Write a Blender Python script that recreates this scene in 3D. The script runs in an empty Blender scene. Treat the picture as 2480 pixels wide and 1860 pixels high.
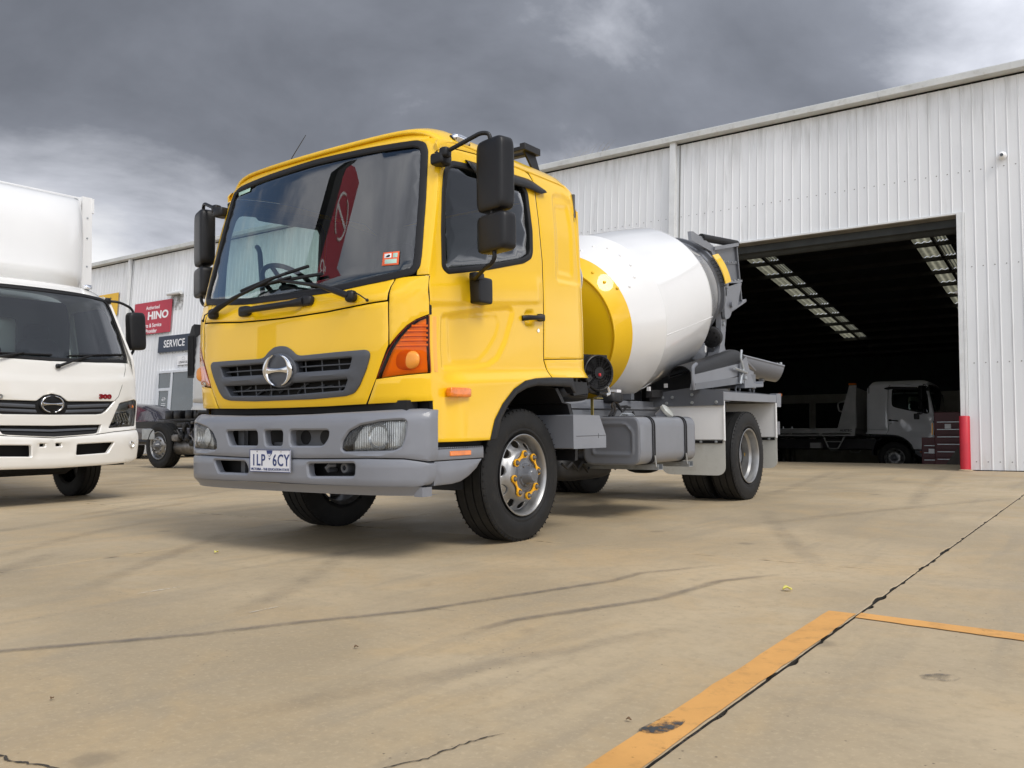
import bpy, bmesh, math, random
import numpy as np
from mathutils import Vector, Matrix
from mathutils.geometry import delaunay_2d_cdt
random.seed(7)
rad = math.radians
SC = bpy.context.scene
C = SC.collection

# ------------------------------------------------------------------ camera
CAM_LOC = (4.2080, -4.6736, 0.7592)
CAM_YAW, CAM_PITCH, CAM_ROLL = rad(125.485), rad(2.674), rad(-0.605)
cam = bpy.data.cameras.new('camera')
cam.sensor_width = 36.0
cam.lens = 36.0 * 2097.4 / 2480.0
cam.clip_start, cam.clip_end = 0.05, 2000.0
camo = bpy.data.objects.new('camera', cam)
C.objects.link(camo)
_f = Vector((math.cos(CAM_PITCH) * math.cos(CAM_YAW), math.cos(CAM_PITCH) * math.sin(CAM_YAW), math.sin(CAM_PITCH)))
_r = Vector((math.sin(CAM_YAW), -math.cos(CAM_YAW), 0))
_u = _r.cross(_f)
_r2 = math.cos(CAM_ROLL) * _r + math.sin(CAM_ROLL) * _u
_u2 = -math.sin(CAM_ROLL) * _r + math.cos(CAM_ROLL) * _u
camo.matrix_world = Matrix(((_r2.x, _u2.x, -_f.x, CAM_LOC[0]), (_r2.y, _u2.y, -_f.y, CAM_LOC[1]), (_r2.z, _u2.z, -_f.z, CAM_LOC[2]), (0, 0, 0, 1)))
SC.camera = camo

# ------------------------------------------------------------------ light
SUN_AZ, SUN_EL = rad(-14.0), rad(50.0)          # azimuth from +x towards +y
SUN_DIR = Vector((math.cos(SUN_EL) * math.cos(SUN_AZ), math.cos(SUN_EL) * math.sin(SUN_AZ), math.sin(SUN_EL)))
sun = bpy.data.lights.new('sun', 'SUN')
sun.energy = 1.5
sun.angle = rad(22.0)
sun.color = (1.0, 0.95, 0.88)
suno = bpy.data.objects.new('sun', sun)
C.objects.link(suno)
suno.rotation_euler = (-SUN_DIR).to_track_quat('-Z', 'Y').to_euler()
suno.location = (0, 0, 30)

SKY_SEED = (18.4, 3.3)
world = bpy.data.worlds.new('World')
SC.world = world
world.use_nodes = True
nt = world.node_tree
nt.nodes.clear()


def _mk(nt):
    def N(t, **kw):
        n = nt.nodes.new(t)
        for k, v in kw.items():
            setattr(n, k, v)
        return n

    def L(a, b):
        nt.links.new(a, b)

    def M(op, a, b=None, c=None, clamp=False):
        n = N('ShaderNodeMath', operation=op)
        n.use_clamp = clamp
        for i, v in enumerate((a, b, c)):
            if v is None:
                continue
            if isinstance(v, (int, float)):
                n.inputs[i].default_value = v
            else:
                L(v, n.inputs[i])
        return n.outputs[0]

    def S(v, lo, hi):                 # smoothstep
        n = N('ShaderNodeMapRange', interpolation_type='SMOOTHSTEP')
        L(v, n.inputs[0])
        n.inputs[1].default_value, n.inputs[2].default_value = lo, hi
        return n.outputs[0]

    def MIX(f, a, b):
        n = N('ShaderNodeMix', data_type='RGBA')
        if isinstance(f, (int, float)):
            n.inputs[0].default_value = f
        else:
            L(f, n.inputs[0])
        for i, v in ((6, a), (7, b)):
            if isinstance(v, tuple):
                n.inputs[i].default_value = (*v, 1.0) if len(v) == 3 else v
            else:
                L(v, n.inputs[i])
        return n.outputs[2]
    return N, L, M, S, MIX


N, L, M, S, MIX = _mk(nt)
tc = N('ShaderNodeTexCoord')
sep = N('ShaderNodeSeparateXYZ')
L(tc.outputs['Generated'], sep.inputs[0])
dx, dy, dz = sep.outputs
zc = M('MAXIMUM', M('ADD', dz, 0.34), 0.10)
comb = N('ShaderNodeCombineXYZ')
L(M('DIVIDE', dx, zc), comb.inputs[0])
L(M('DIVIDE', dy, zc), comb.inputs[1])
mp = N('ShaderNodeMapping')
mp.inputs['Location'].default_value = (SKY_SEED[0], SKY_SEED[1], 0)
L(comb.outputs[0], mp.inputs[0])


def noise(scale, detail, rough, dist=0.0, off=0.0):
    n = N('ShaderNodeTexNoise', noise_dimensions='4D')
    L(mp.outputs[0], n.inputs['Vector'])
    n.inputs['W'].default_value = off
    n.inputs['Scale'].default_value = scale
    n.inputs['Detail'].default_value = detail
    n.inputs['Roughness'].default_value = rough
    n.inputs['Distortion'].default_value = dist
    return n.outputs[0]


n1 = noise(0.55, 6.0, 0.48, 0.25, 1.0)
n2 = noise(2.1, 9.0, 0.56, 0.35, 4.0)
n3 = noise(1.1, 7.0, 0.6, 0.5, 9.0)


def lobe(d, lo):
    """soft break in the cloud around one direction"""
    q = N('ShaderNodeVectorMath', operation='DOT_PRODUCT')
    L(tc.outputs['Generated'], q.inputs[0])
    q.inputs[1].default_value = Vector(d).normalized()
    return S(q.outputs['Value'], lo, 1.0)


dot = N('ShaderNodeVectorMath', operation='DOT_PRODUCT')
L(tc.outputs['Generated'], dot.inputs[0])
dot.inputs[1].default_value = SUN_DIR
sunside = S(dot.outputs['Value'], -0.35, 0.95)
hor = M('SUBTRACT', 1.0, S(dz, 0.06, 0.36))
shade = M('ADD', M('MULTIPLY', M('SUBTRACT', n1, 0.5), 1.1), M('MULTIPLY', M('SUBTRACT', n2, 0.5), 1.5))
shade = M('ADD', shade, M('MULTIPLY', hor, 0.42))
shade = M('ADD', shade, M('MULTIPLY', lobe((0.14, 0.90, 0.34), 0.91), 0.58))
shade = M('ADD', shade, M('MULTIPLY', lobe((-0.88, 0.43, 0.10), 0.965), 0.34))
shade = M('SUBTRACT', shade, M('MULTIPLY', lobe((-0.70, 0.56, 0.46), 0.85), 0.12))
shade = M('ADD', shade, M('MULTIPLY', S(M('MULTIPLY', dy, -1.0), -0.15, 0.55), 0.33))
shade = M('ADD', shade, -0.17)
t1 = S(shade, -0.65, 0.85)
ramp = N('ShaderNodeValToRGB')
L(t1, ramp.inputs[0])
cr = ramp.color_ramp
cr.elements[0].position, cr.elements[0].color = 0.0, (0.085, 0.093, 0.112, 1)
cr.elements[1].position, cr.elements[1].color = 1.0, (0.80, 0.80, 0.80, 1)
e = cr.elements.new(0.36)
e.color = (0.160, 0.172, 0.202, 1)
e = cr.elements.new(0.64)
e.color = (0.40, 0.415, 0.46, 1)
lit = N('ShaderNodeVectorMath', operation='SCALE')
L(ramp.outputs[0], lit.inputs[0])
L(M('ADD', M('MULTIPLY', sunside, 1.6), 1.0), lit.inputs['Scale'])
sky = N('ShaderNodeTexSky', sky_type='NISHITA')
sky.sun_disc = False
sky.sun_elevation = SUN_EL
sky.sun_rotation = math.pi / 2 - SUN_AZ
skyb = N('ShaderNodeVectorMath', operation='SCALE')
L(sky.outputs[0], skyb.inputs[0])
skyb.inputs['Scale'].default_value = 0.09
gap = M('MULTIPLY', S(n3, 0.475, 0.56), S(dz, 0.05, 0.30))
gap = M('MULTIPLY', gap, S(M('MULTIPLY', dy, -1.0), -0.10, 0.25))
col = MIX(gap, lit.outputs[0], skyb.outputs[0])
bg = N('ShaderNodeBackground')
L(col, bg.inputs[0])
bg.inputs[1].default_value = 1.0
out = N('ShaderNodeOutputWorld')
L(bg.outputs[0], out.inputs[0])

vs = SC.view_settings
vs.view_transform = 'Standard'
vs.look = 'None'
vs.exposure = 0.50
vs.gamma = 1.0
SC.cycles.use_denoising = True
SC.cycles.max_bounces = 8
SC.cycles.transparent_max_bounces = 12
SC.cycles.caustics_reflective = False
SC.cycles.caustics_refractive = False

# ------------------------------------------------------------------ materials
def lin(r, g, b):
    f = lambda c: (c / 255.0 / 12.92) if c <= 10 else ((c / 255.0 + 0.055) / 1.055) ** 2.4
    return (f(r), f(g), f(b))


MATS = {}


def mat(name, col, rough=0.5, metal=0.0, coat=0.0, vary=0.0, scale=3.0, bump=0.0, bscale=80.0, spec=0.5, dirt=None, rvary=0.0, coords='Object'):
    if name in MATS:
        return MATS[name]
    m = bpy.data.materials.new(name)
    m.use_nodes = True
    nt = m.node_tree
    N, L, M, S, MIX = _mk(nt)
    p = nt.nodes['Principled BSDF']
    p.inputs['Base Color'].default_value = (*col, 1)
    p.inputs['Roughness'].default_value = rough
    p.inputs['Metallic'].default_value = metal
    p.inputs['Specular IOR Level'].default_value = spec
    if coat:
        p.inputs['Coat Weight'].default_value = coat
        p.inputs['Coat Roughness'].default_value = 0.03
    tc = N('ShaderNodeTexCoord')
    if vary or rvary or dirt:
        n = N('ShaderNodeTexNoise')
        L(tc.outputs[coords], n.inputs['Vector'])
        n.inputs['Scale'].default_value = scale
        n.inputs['Detail'].default_value = 8
        n.inputs['Roughness'].default_value = 0.62
        c = None
        if vary:
            a = tuple(v * (1 - vary) for v in col)
            b = tuple(min(1, v * (1 + vary)) for v in col)
            c = MIX(S(n.outputs[0], 0.3, 0.7), a, b)
        if dirt:
            n2 = N('ShaderNodeTexNoise')
            L(tc.outputs[coords], n2.inputs['Vector'])
            n2.inputs['Scale'].default_value = scale * 2.7
            n2.inputs['Detail'].default_value = 10
            n2.inputs['Roughness'].default_value = 0.7
            c = MIX(M('MULTIPLY', S(n2.outputs[0], 0.5, 0.78), dirt[1]), c if c is not None else col, dirt[0])
        if c is not None:
            L(c, p.inputs['Base Color'])
        if rvary:
            r = N('ShaderNodeMapRange')
            L(n.outputs[0], r.inputs[0])
            r.inputs[1].default_value, r.inputs[2].default_value = 0.3, 0.7
            r.inputs[3].default_value, r.inputs[4].default_value = max(0.02, rough - rvary), min(1, rough + rvary)
            L(r.outputs[0], p.inputs['Roughness'])
    if bump:
        n = N('ShaderNodeTexNoise')
        L(tc.outputs[coords], n.inputs['Vector'])
        n.inputs['Scale'].default_value = bscale
        n.inputs['Detail'].default_value = 4
        b = N('ShaderNodeBump')
        b.inputs['Strength'].default_value = bump
        b.inputs['Distance'].default_value = 0.002
        L(n.outputs[0], b.inputs['Height'])
        L(b.outputs[0], p.inputs['Normal'])
    MATS[name] = m
    return m


def glass(name, tint, refl=1.0, flute=0.0, rough=0.0):
    """thin pane: tinted see-through with a Fresnel reflection"""
    if name in MATS:
        return MATS[name]
    m = bpy.data.materials.new(name)
    m.use_nodes = True
    nt = m.node_tree
    nt.nodes.clear()
    N, L, M, S, MIX = _mk(nt)
    tr = N('ShaderNodeBsdfTransparent')
    tr.inputs[0].default_value = (*tint, 1)
    gl = N('ShaderNodeBsdfGlossy')
    gl.inputs['Roughness'].default_value = rough
    fr = N('ShaderNodeFresnel')
    fr.inputs['IOR'].default_value = 1.52
    mx = N('ShaderNodeMixShader')
    L(M('MULTIPLY', fr.outputs[0], refl, clamp=True), mx.inputs[0])
    L(tr.outputs[0], mx.inputs[1])
    L(gl.outputs[0], mx.inputs[2])
    if flute:
        tc = N('ShaderNodeTexCoord')
        w = N('ShaderNodeTexWave', bands_direction='X')
        L(tc.outputs['Object'], w.inputs['Vector'])
        w.inputs['Scale'].default_value = flute
        b = N('ShaderNodeBump')
        b.inputs['Strength'].default_value = 0.5
        b.inputs['Distance'].default_value = 0.004
        L(w.outputs[0], b.inputs['Height'])
        L(b.outputs[0], gl.inputs['Normal'])
    o = N('ShaderNodeOutputMaterial')
    L(mx.outputs[0], o.inputs[0])
    MATS[name] = m
    return m


YEL = mat('yellow_paint', (0.88, 0.535, 0.006), 0.40, coat=0.75, vary=0.02, scale=1.2, spec=0.3)
YELD = mat('yellow_plastic', (0.86, 0.43, 0.010), 0.45)
WHT = mat('white_paint', (0.80, 0.80, 0.79), 0.35, coat=1.0, vary=0.012)
CREAM = mat('warm_white_paint', (0.80, 0.785, 0.74), 0.34, coat=1.0, vary=0.012)
SILV = mat('silver_paint', (0.56, 0.56, 0.55), 0.38, metal=0.35, coat=1.0, vary=0.02)
TOWP = mat('grey_white_paint', (0.78, 0.79, 0.82), 0.4, coat=1.0, vary=0.03)
GRILLE = mat('charcoal_plastic', (0.075, 0.082, 0.096), 0.55, vary=0.06, bump=0.1, bscale=300)
BUMP = mat('grey_bumper_plastic', (0.19, 0.20, 0.225), 0.45, vary=0.05, scale=2.0, coat=0.25, bump=0.06, bscale=250)
GREY = mat('grey_enamel', (0.105, 0.112, 0.126), 0.42, coat=0.5, vary=0.05)
GREYL = mat('light_grey_enamel', (0.165, 0.174, 0.194), 0.40, coat=0.6, vary=0.06, scale=2.0)
BLK = mat('black_plastic', (0.010, 0.010, 0.011), 0.42, vary=0.2, bump=0.15, bscale=400, spec=0.35)
RUB = mat('black_rubber', (0.011, 0.011, 0.012), 0.55, vary=0.15, spec=0.3)
TYRE = mat('tyre_rubber', (0.0125, 0.0125, 0.0125), 0.66, vary=0.25, scale=6, bump=0.3, bscale=120, spec=0.32, dirt=((0.045, 0.040, 0.034), 0.40))
DARK = mat('underbody_black', (0.006, 0.006, 0.007), 0.75)
CHAS = mat('chassis_black', (0.016, 0.016, 0.017), 0.55, vary=0.3, dirt=((0.07, 0.06, 0.05), 0.4))
CHROME = mat('chrome', (0.82, 0.83, 0.85), 0.07, metal=1.0)
STEEL = mat('brushed_rim_steel', (0.36, 0.36, 0.355), 0.38, metal=0.8, vary=0.08, scale=8, rvary=0.08)
GALV = mat('galvanised_steel', (0.42, 0.44, 0.45), 0.42, metal=0.7, vary=0.15, scale=12)
DSTEEL = mat('dull_steel', (0.20, 0.19, 0.18), 0.45, metal=0.8, vary=0.3, scale=10)
REDP = mat('red_paint', (0.50, 0.014, 0.028), 0.45, vary=0.08, scale=4)
REDD = mat('dark_red_paint', (0.085, 0.007, 0.010), 0.5, vary=0.15)
NAVY = mat('navy_vinyl', (0.010, 0.020, 0.045), 0.4)
SIGNW = mat('white_vinyl', (0.80, 0.80, 0.80), 0.4)
SIGNY = mat('yellow_vinyl', (0.72, 0.42, 0.012), 0.4, vary=0.05)
SIGNR = mat('red_vinyl', (0.42, 0.018, 0.042), 0.42, vary=0.05)
SEAT = mat('dark_seat_fabric', (0.03, 0.032, 0.036), 0.9, vary=0.2)
DASH = mat('dash_plastic', (0.022, 0.025, 0.03), 0.6)
HEADL = mat('headliner', (0.10, 0.105, 0.11), 0.9)
INTG = mat('interior_grey_trim', (0.10, 0.105, 0.11), 0.8)
POLY = mat('milky_mudflap', (0.50, 0.50, 0.46), 0.5, vary=0.07, dirt=((0.33, 0.30, 0.24), 0.5))
GWS = glass('windscreen_glass', (0.68, 0.80, 0.77), 3.0)
GSIDE = glass('side_glass', (0.70, 0.82, 0.79), 2.6)
GLENS = glass('clear_lens', (0.93, 0.95, 0.95), 1.2, flute=30.0)
LREF = mat('satin_reflector', (0.74, 0.75, 0.76), 0.25, metal=0.6, vary=0.12, scale=25)
_t = LREF.node_tree
_w = _t.nodes.new('ShaderNodeTexWave')
_c = _t.nodes.new('ShaderNodeTexCoord')
_b = _t.nodes.new('ShaderNodeBump')
_w.inputs['Scale'].default_value = 26.0
_w.inputs['Distortion'].default_value = 0.6
_b.inputs['Strength'].default_value = 0.7
_b.inputs['Distance'].default_value = 0.006
_t.links.new(_c.outputs['Object'], _w.inputs['Vector'])
_t.links.new(_w.outputs[0], _b.inputs['Height'])
_t.links.new(_b.outputs[0], _t.nodes['Principled BSDF'].inputs['Normal'])
AMBD = mat('amber_bulb', (0.85, 0.32, 0.04), 0.3)
GORG = glass('amber_lens', (1.0, 0.56, 0.08), 0.5)
GRED = glass('red_lens', (0.6, 0.02, 0.02), 1.0)
AMB = mat('amber_plastic', (0.80, 0.20, 0.008), 0.25, coat=1.0, vary=0.15, scale=30)
AMBR = mat('amber_reflector', (0.95, 0.48, 0.09), 0.30, metal=0.3)
DGLASS = mat('dark_window_glass', (0.012, 0.015, 0.018), 0.03, coat=1.0)
WPLATE = mat('plate_white', (0.72, 0.73, 0.76), 0.4, coat=0.3)
BLUEP = mat('plate_blue', (0.018, 0.036, 0.14), 0.45)

# ------------------------------------------------------------------ meshes


class MB:
    def __init__(self):
        self.v, self.f, self.m = [], [], []
        self.mats = []

    def mi(self, m):
        if m not in self.mats:
            self.mats.append(m)
        return self.mats.index(m)

    def add(self, verts, faces, m):
        o = len(self.v)
        i = self.mi(m)
        self.v += [tuple(map(float, p)) for p in verts]
        for f in faces:
            self.f.append(tuple(o + k for k in f))
            self.m.append(i)
        return self

    def box(self, c, s, m, R=None):
        x, y, z = s[0] / 2, s[1] / 2, s[2] / 2
        P = [(-x, -y, -z), (x, -y, -z), (x, y, -z), (-x, y, -z), (-x, -y, z), (x, -y, z), (x, y, z), (-x, y, z)]
        if R is not None:
            P = [tuple(R @ Vector(p)) for p in P]
        P = [(p[0] + c[0], p[1] + c[1], p[2] + c[2]) for p in P]
        return self.add(P, [(0, 3, 2, 1), (4, 5, 6, 7), (0, 1, 5, 4), (1, 2, 6, 5), (2, 3, 7, 6), (3, 0, 4, 7)], m)

    def b2(self, lo, hi, m):
        return self.box([(a + b) / 2 for a, b in zip(lo, hi)], [abs(b - a) for a, b in zip(lo, hi)], m)

    def prism(self, poly, axis, a0, a1, m):
        """poly: 2D points on the plane normal to axis (0:x->(y,z) 1:y->(x,z) 2:z->(x,y))"""
        n = len(poly)

        def P(p, a):
            q = list(p)
            q.insert(axis, a)
            return tuple(q)
        V = [P(p, a0) for p in poly] + [P(p, a1) for p in poly]
        F = [(i, (i + 1) % n, n + (i + 1) % n, n + i) for i in range(n)]
        self.add(V, F, m)
        if n <= 4:
            self.add(V, [tuple(range(n - 1, -1, -1)), tuple(range(n, 2 * n))], m)
        else:
            r = delaunay_2d_cdt([Vector(p) for p in poly], [], [list(range(n))], 1, 1e-6)
            vv, ff = r[0], r[2]
            for a in (a0, a1):
                self.add([P((q.x, q.y), a) for q in vv], [tuple(f) for f in ff], m)
        return self

    def tube(self, pts, r, m, n=10, caps=True, closed=False):
        pts = [Vector(p) for p in pts]
        rr = r if isinstance(r, (list, tuple)) else [r] * len(pts)
        V, F = [], []
        k = len(pts)
        up = None
        for i, p in enumerate(pts):
            if closed:
                t = (pts[(i + 1) % k] - pts[i - 1]).normalized()
            else:
                t = (pts[min(i + 1, k - 1)] - pts[max(i - 1, 0)]).normalized()
            if up is None:
                up = Vector((0, 0, 1)) if abs(t.z) < 0.9 else Vector((1, 0, 0))
            a = (up - t * up.dot(t)).normalized()
            up = a
            b = t.cross(a)
            for j in range(n):
                th = 2 * math.pi * j / n
                V.append(p + rr[i] * (math.cos(th) * a + math.sin(th) * b))
        for i in range(k if closed else k - 1):
            i2 = (i + 1) % k
            for j in range(n):
                F.append((i * n + j, i * n + (j + 1) % n, i2 * n + (j + 1) % n, i2 * n + j))
        if caps and not closed:
            F.append(tuple(range(n - 1, -1, -1)))
            F.append(tuple((k - 1) * n + j for j in range(n)))
        return self.add(V, F, m)

    def lathe(self, prof, m, n=48, o=(0, 0, 0), axis=(1, 0, 0), mats=None, a0=0.0, a1=2 * math.pi):
        """prof: list of (s along axis, r)"""
        ax = Vector(axis).normalized()
        h = Vector((0, 0, 1)) if abs(ax.z) < 0.9 else Vector((1, 0, 0))
        e1 = (h - ax * h.dot(ax)).normalized()
        e2 = ax.cross(e1)
        full = abs(a1 - a0 - 2 * math.pi) < 1e-6
        nn = n if full else n + 1
        V, F = [], []
        o = Vector(o)
        for s, r in prof:
            for j in range(nn):
                th = a0 + (a1 - a0) * j / n
                V.append(o + ax * s + r * (math.cos(th) * e1 + math.sin(th) * e2))
        for i in range(len(prof) - 1):
            for j in range(n):
                j2 = (j + 1) % nn
                F.append((i * nn + j, i * nn + j2, (i + 1) * nn + j2, (i + 1) * nn + j))
        if mats is None:
            return self.add(V, F, m)
        for i in range(len(prof) - 1):
            sub = F[i * n:(i + 1) * n]
            off = len(self.v)
            self.add([V[k] for k in range(i * nn, (i + 2) * nn)], [tuple(k - i * nn for k in f) for f in sub], mats[i])
        return self

    def sell(self, c, s, m, e1=0.35, e2=0.35, nu=20, nv=12, R=None):
        """superellipsoid (rounded box) with half sizes s"""
        def p(w, e):
            return math.copysign(abs(w) ** e, w)
        V, F = [], []
        for i in range(nv + 1):
            v = -math.pi / 2 + math.pi * i / nv
            for j in range(nu):
                u = 2 * math.pi * j / nu
                q = Vector((s[0] * p(math.cos(v), e1) * p(math.cos(u), e2), s[1] * p(math.cos(v), e1) * p(math.sin(u), e2), s[2] * p(math.sin(v), e1)))
                if R is not None:
                    q = R @ q
                V.append(q + Vector(c))
        for i in range(nv):
            for j in range(nu):
                F.append((i * nu + j, i * nu + (j + 1) % nu, (i + 1) * nu + (j + 1) % nu, (i + 1) * nu + j))
        return self.add(V, F, m)

    def grid(self, P, m):
        """P: rows of points"""
        h, w = len(P), len(P[0])
        V = [p for r in P for p in r]
        F = [(i * w + j, i * w + j + 1, (i + 1) * w + j + 1, (i + 1) * w + j) for i in range(h - 1) for j in range(w - 1)]
        return self.add(V, F, m)

    def mesh(self, name, ang=38):
        me = bpy.data.meshes.new(name)
        me.from_pydata(self.v, [], self.f)
        for m in self.mats:
            me.materials.append(m)
        me.polygons.foreach_set('material_index', self.m)
        me.polygons.foreach_set('use_smooth', [True] * len(self.f))
        me.update()
        if ang is not None:
            me.set_sharp_from_angle(angle=rad(ang))
        return me

    def build(self, name, parent=None, bev=0.0, ang=38, seg=2, merge=False):
        me = self.mesh(name, None if merge else ang)
        if merge:
            bm = bmesh.new()
            bm.from_mesh(me)
            bmesh.ops.remove_doubles(bm, verts=bm.verts, dist=1e-5)
            bm.to_mesh(me)
            bm.free()
            me.set_sharp_from_angle(angle=rad(ang))
        return link(name, me, parent, bev, seg)


def link(name, me, parent=None, bev=0.0, seg=2):
    o = bpy.data.objects.new(name, me)
    C.objects.link(o)
    if parent is not None:
        o.parent = parent
    if bev:
        b = o.modifiers.new('bevel', 'BEVEL')
        b.width = bev
        b.segments = seg
        b.limit_method = 'ANGLE'
        b.angle_limit = rad(40)
    return o


def tag(o, label, cat, group=None):
    o['label'], o['category'] = label, cat
    if group:
        o['group'] = group
    return o


def thing(name, label, cat, mtx=None, group=None):
    o = bpy.data.objects.new(name, None)
    o.empty_display_size = 0.2
    C.objects.link(o)
    if mtx is not None:
        o.matrix_world = mtx
    return tag(o, label, cat, group)


def struct(o):
    o['kind'] = 'structure'
    return o


def resample(P, step, closed=True):
    out = []
    n = len(P)
    for i in range(n if closed else n - 1):
        a, b = P[i], P[(i + 1) % n]
        d = math.hypot(b[0] - a[0], b[1] - a[1])
        k = max(1, int(math.ceil(d / step)))
        for j in range(k):
            out.append((a[0] + (b[0] - a[0]) * j / k, a[1] + (b[1] - a[1]) * j / k))
    if not closed:
        out.append(P[-1])
    return out


def rnd(P, r=0.02, n=5, closed=True):
    """round the corners of a polygon"""
    out = []
    k = len(P)
    for i in range(k):
        p = Vector(P[i])
        if not closed and i in (0, k - 1):
            out.append(tuple(p))
            continue
        a, b = Vector(P[i - 1]), Vector(P[(i + 1) % k])
        rr = r[i] if isinstance(r, (list, tuple)) else r
        da, db = (a - p), (b - p)
        d = min(rr, da.length * 0.48, db.length * 0.48)
        q0, q1 = p + da.normalized() * d, p + db.normalized() * d
        if d < 1e-4:
            out.append(tuple(p))
            continue
        for j in range(n + 1):
            t = j / n
            out.append(tuple((1 - t) ** 2 * q0 + 2 * t * (1 - t) * p + t * t * q1))
    return out


def area(P):
    return 0.5 * sum(P[i][0] * P[(i + 1) % len(P)][1] - P[(i + 1) % len(P)][0] * P[i][1] for i in range(len(P)))


def offset(P, d):
    """shrink (d>0) a CCW loop"""
    n = len(P)
    out = []
    for i in range(n):
        a, p, b = P[i - 1], P[i], P[(i + 1) % n]
        e1 = Vector((p[0] - a[0], p[1] - a[1]))
        e2 = Vector((b[0] - p[0], b[1] - p[1]))
        n1 = Vector((-e1.y, e1.x)).normalized() if e1.length > 1e-9 else Vector((0, 0))
        n2 = Vector((-e2.y, e2.x)).normalized() if e2.length > 1e-9 else Vector((0, 0))
        m = n1 + n2
        if m.length < 1e-6:
            m = n1
        m = m.normalized()
        s = 1.0 / max(0.5, m.dot(n1)) if n1.length > 0 else 1.0
        out.append((p[0] + m.x * d * s, p[1] + m.y * d * s))
    return out


def inside(A, poly):
    """vectorised point in polygon: A (N,2)"""
    x, y = A[:, 0], A[:, 1]
    res = np.zeros(len(A), bool)
    n = len(poly)
    for i in range(n):
        x0, y0 = poly[i]
        x1, y1 = poly[(i + 1) % n]
        c = (y0 > y) != (y1 > y)
        if y1 == y0:
            continue
        res ^= c & (x < (x1 - x0) * (y - y0) / (y1 - y0) + x0)
    return res


def sdist(A, poly):
    """unsigned distance to the outline; negative inside"""
    d = np.full(len(A), 1e9)
    n = len(poly)
    for i in range(n):
        p, q = np.array(poly[i]), np.array(poly[(i + 1) % n])
        e = q - p
        t = np.clip(((A - p) @ e) / max(e @ e, 1e-12), 0, 1)
        d = np.minimum(d, np.linalg.norm(A - (p + t[:, None] * e), axis=1))
    return np.where(inside(A, poly), -d, d)


def sstep(t):
    t = np.clip(t, 0, 1)
    return t * t * (3 - 2 * t)


def panel_mb(mb, outer, surf, m, holes=(), step=0.04, thick=0.02, lip=0.004, base=0.0, m_edge=None):
    outer = list(outer)
    if area(outer) < 0:
        outer = outer[::-1]
    holes = [list(h) if area(h) > 0 else list(h)[::-1] for h in holes]
    loops = [outer] + holes
    ins = [offset(outer, lip)] + [offset(h, -lip) for h in holes]
    pts, edges, li = [], [], []
    for lp in ins:
        o = len(pts)
        pts += lp
        li.append(list(range(o, o + len(lp))))
        edges += [(o + i, o + (i + 1) % len(lp)) for i in range(len(lp))]
    A = np.array(outer)
    x0, y0 = A.min(0)
    x1, y1 = A.max(0)
    gx = np.arange(x0 + step * .5, x1, step)
    gy = np.arange(y0 + step * .5, y1, step)
    if len(gx) and len(gy):
        X, Y = np.meshgrid(gx, gy)
        X = X + (np.arange(len(gy)) % 2)[:, None] * step * .5
        G = np.stack([X.ravel(), Y.ravel()], 1)
        k = sdist(G, ins[0]) < -step * .42
        for h in ins[1:]:
            k &= sdist(G, h) > step * .42
        pts += [tuple(g) for g in G[k]]
    r = delaunay_2d_cdt([Vector(p) for p in pts], edges, [li[0]], 1, 1e-7)
    vv = np.array([(q.x, q.y) for q in r[0]])
    ff = r[2]
    if len(holes):
        cen = np.array([vv[list(f)].mean(0) for f in ff])
        bad = np.zeros(len(ff), bool)
        for h in ins[1:]:
            bad |= inside(cen, h)
        ff = [f for f, b in zip(ff, bad) if not b]
    mp = {}
    for i, src in enumerate(r[3]):
        for s in src:
            mp[s] = i
    V = [surf(vv[:, 0], vv[:, 1], np.full(len(vv), base))]
    nv = len(vv)
    F = [tuple(f) for f in ff]
    FE = []
    for idx, lp in zip(li, loops):
        B = np.array(lp)
        k = len(lp)
        lipo = surf(B[:, 0], B[:, 1], np.full(k, base - lip * .7))
        wal = surf(B[:, 0], B[:, 1], np.full(k, base - thick))
        o1, o2 = nv, nv + k
        V += [lipo, wal]
        nv += 2 * k
        for i in range(k):
            j = (i + 1) % k
            a, b = mp.get(idx[i]), mp.get(idx[j])
            if a is not None and b is not None and a != b:
                F.append((a, b, o1 + j, o1 + i)[::-1])
            FE.append((o1 + i, o1 + j, o2 + j, o2 + i)[::-1])
    V = np.concatenate(V)
    o = len(mb.v)
    i0, i1 = mb.mi(m), mb.mi(m_edge or m)
    mb.v += [tuple(map(float, p)) for p in V]
    for f in F:
        mb.f.append(tuple(o + q for q in f))
        mb.m.append(i0)
    for f in FE:
        mb.f.append(tuple(o + q for q in f))
        mb.m.append(i1)
    return mb


def panel(name, outer, surf, m, parent, holes=(), step=0.04, thick=0.02, lip=0.004, base=0.0, ang=42, m_edge=None):
    mb = MB()
    panel_mb(mb, outer, surf, m, holes, step, thick, lip, base, m_edge)
    return mb.build(name, parent, ang=ang)


def circle(r, n=48, c=(0, 0), rx=None, a0=0.0):
    rx = rx or r
    return [(c[0] + rx * math.cos(a0 + 2 * math.pi * i / n), c[1] + r * math.sin(a0 + 2 * math.pi * i / n)) for i in range(n)]


FONT_CACHE = {}


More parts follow.
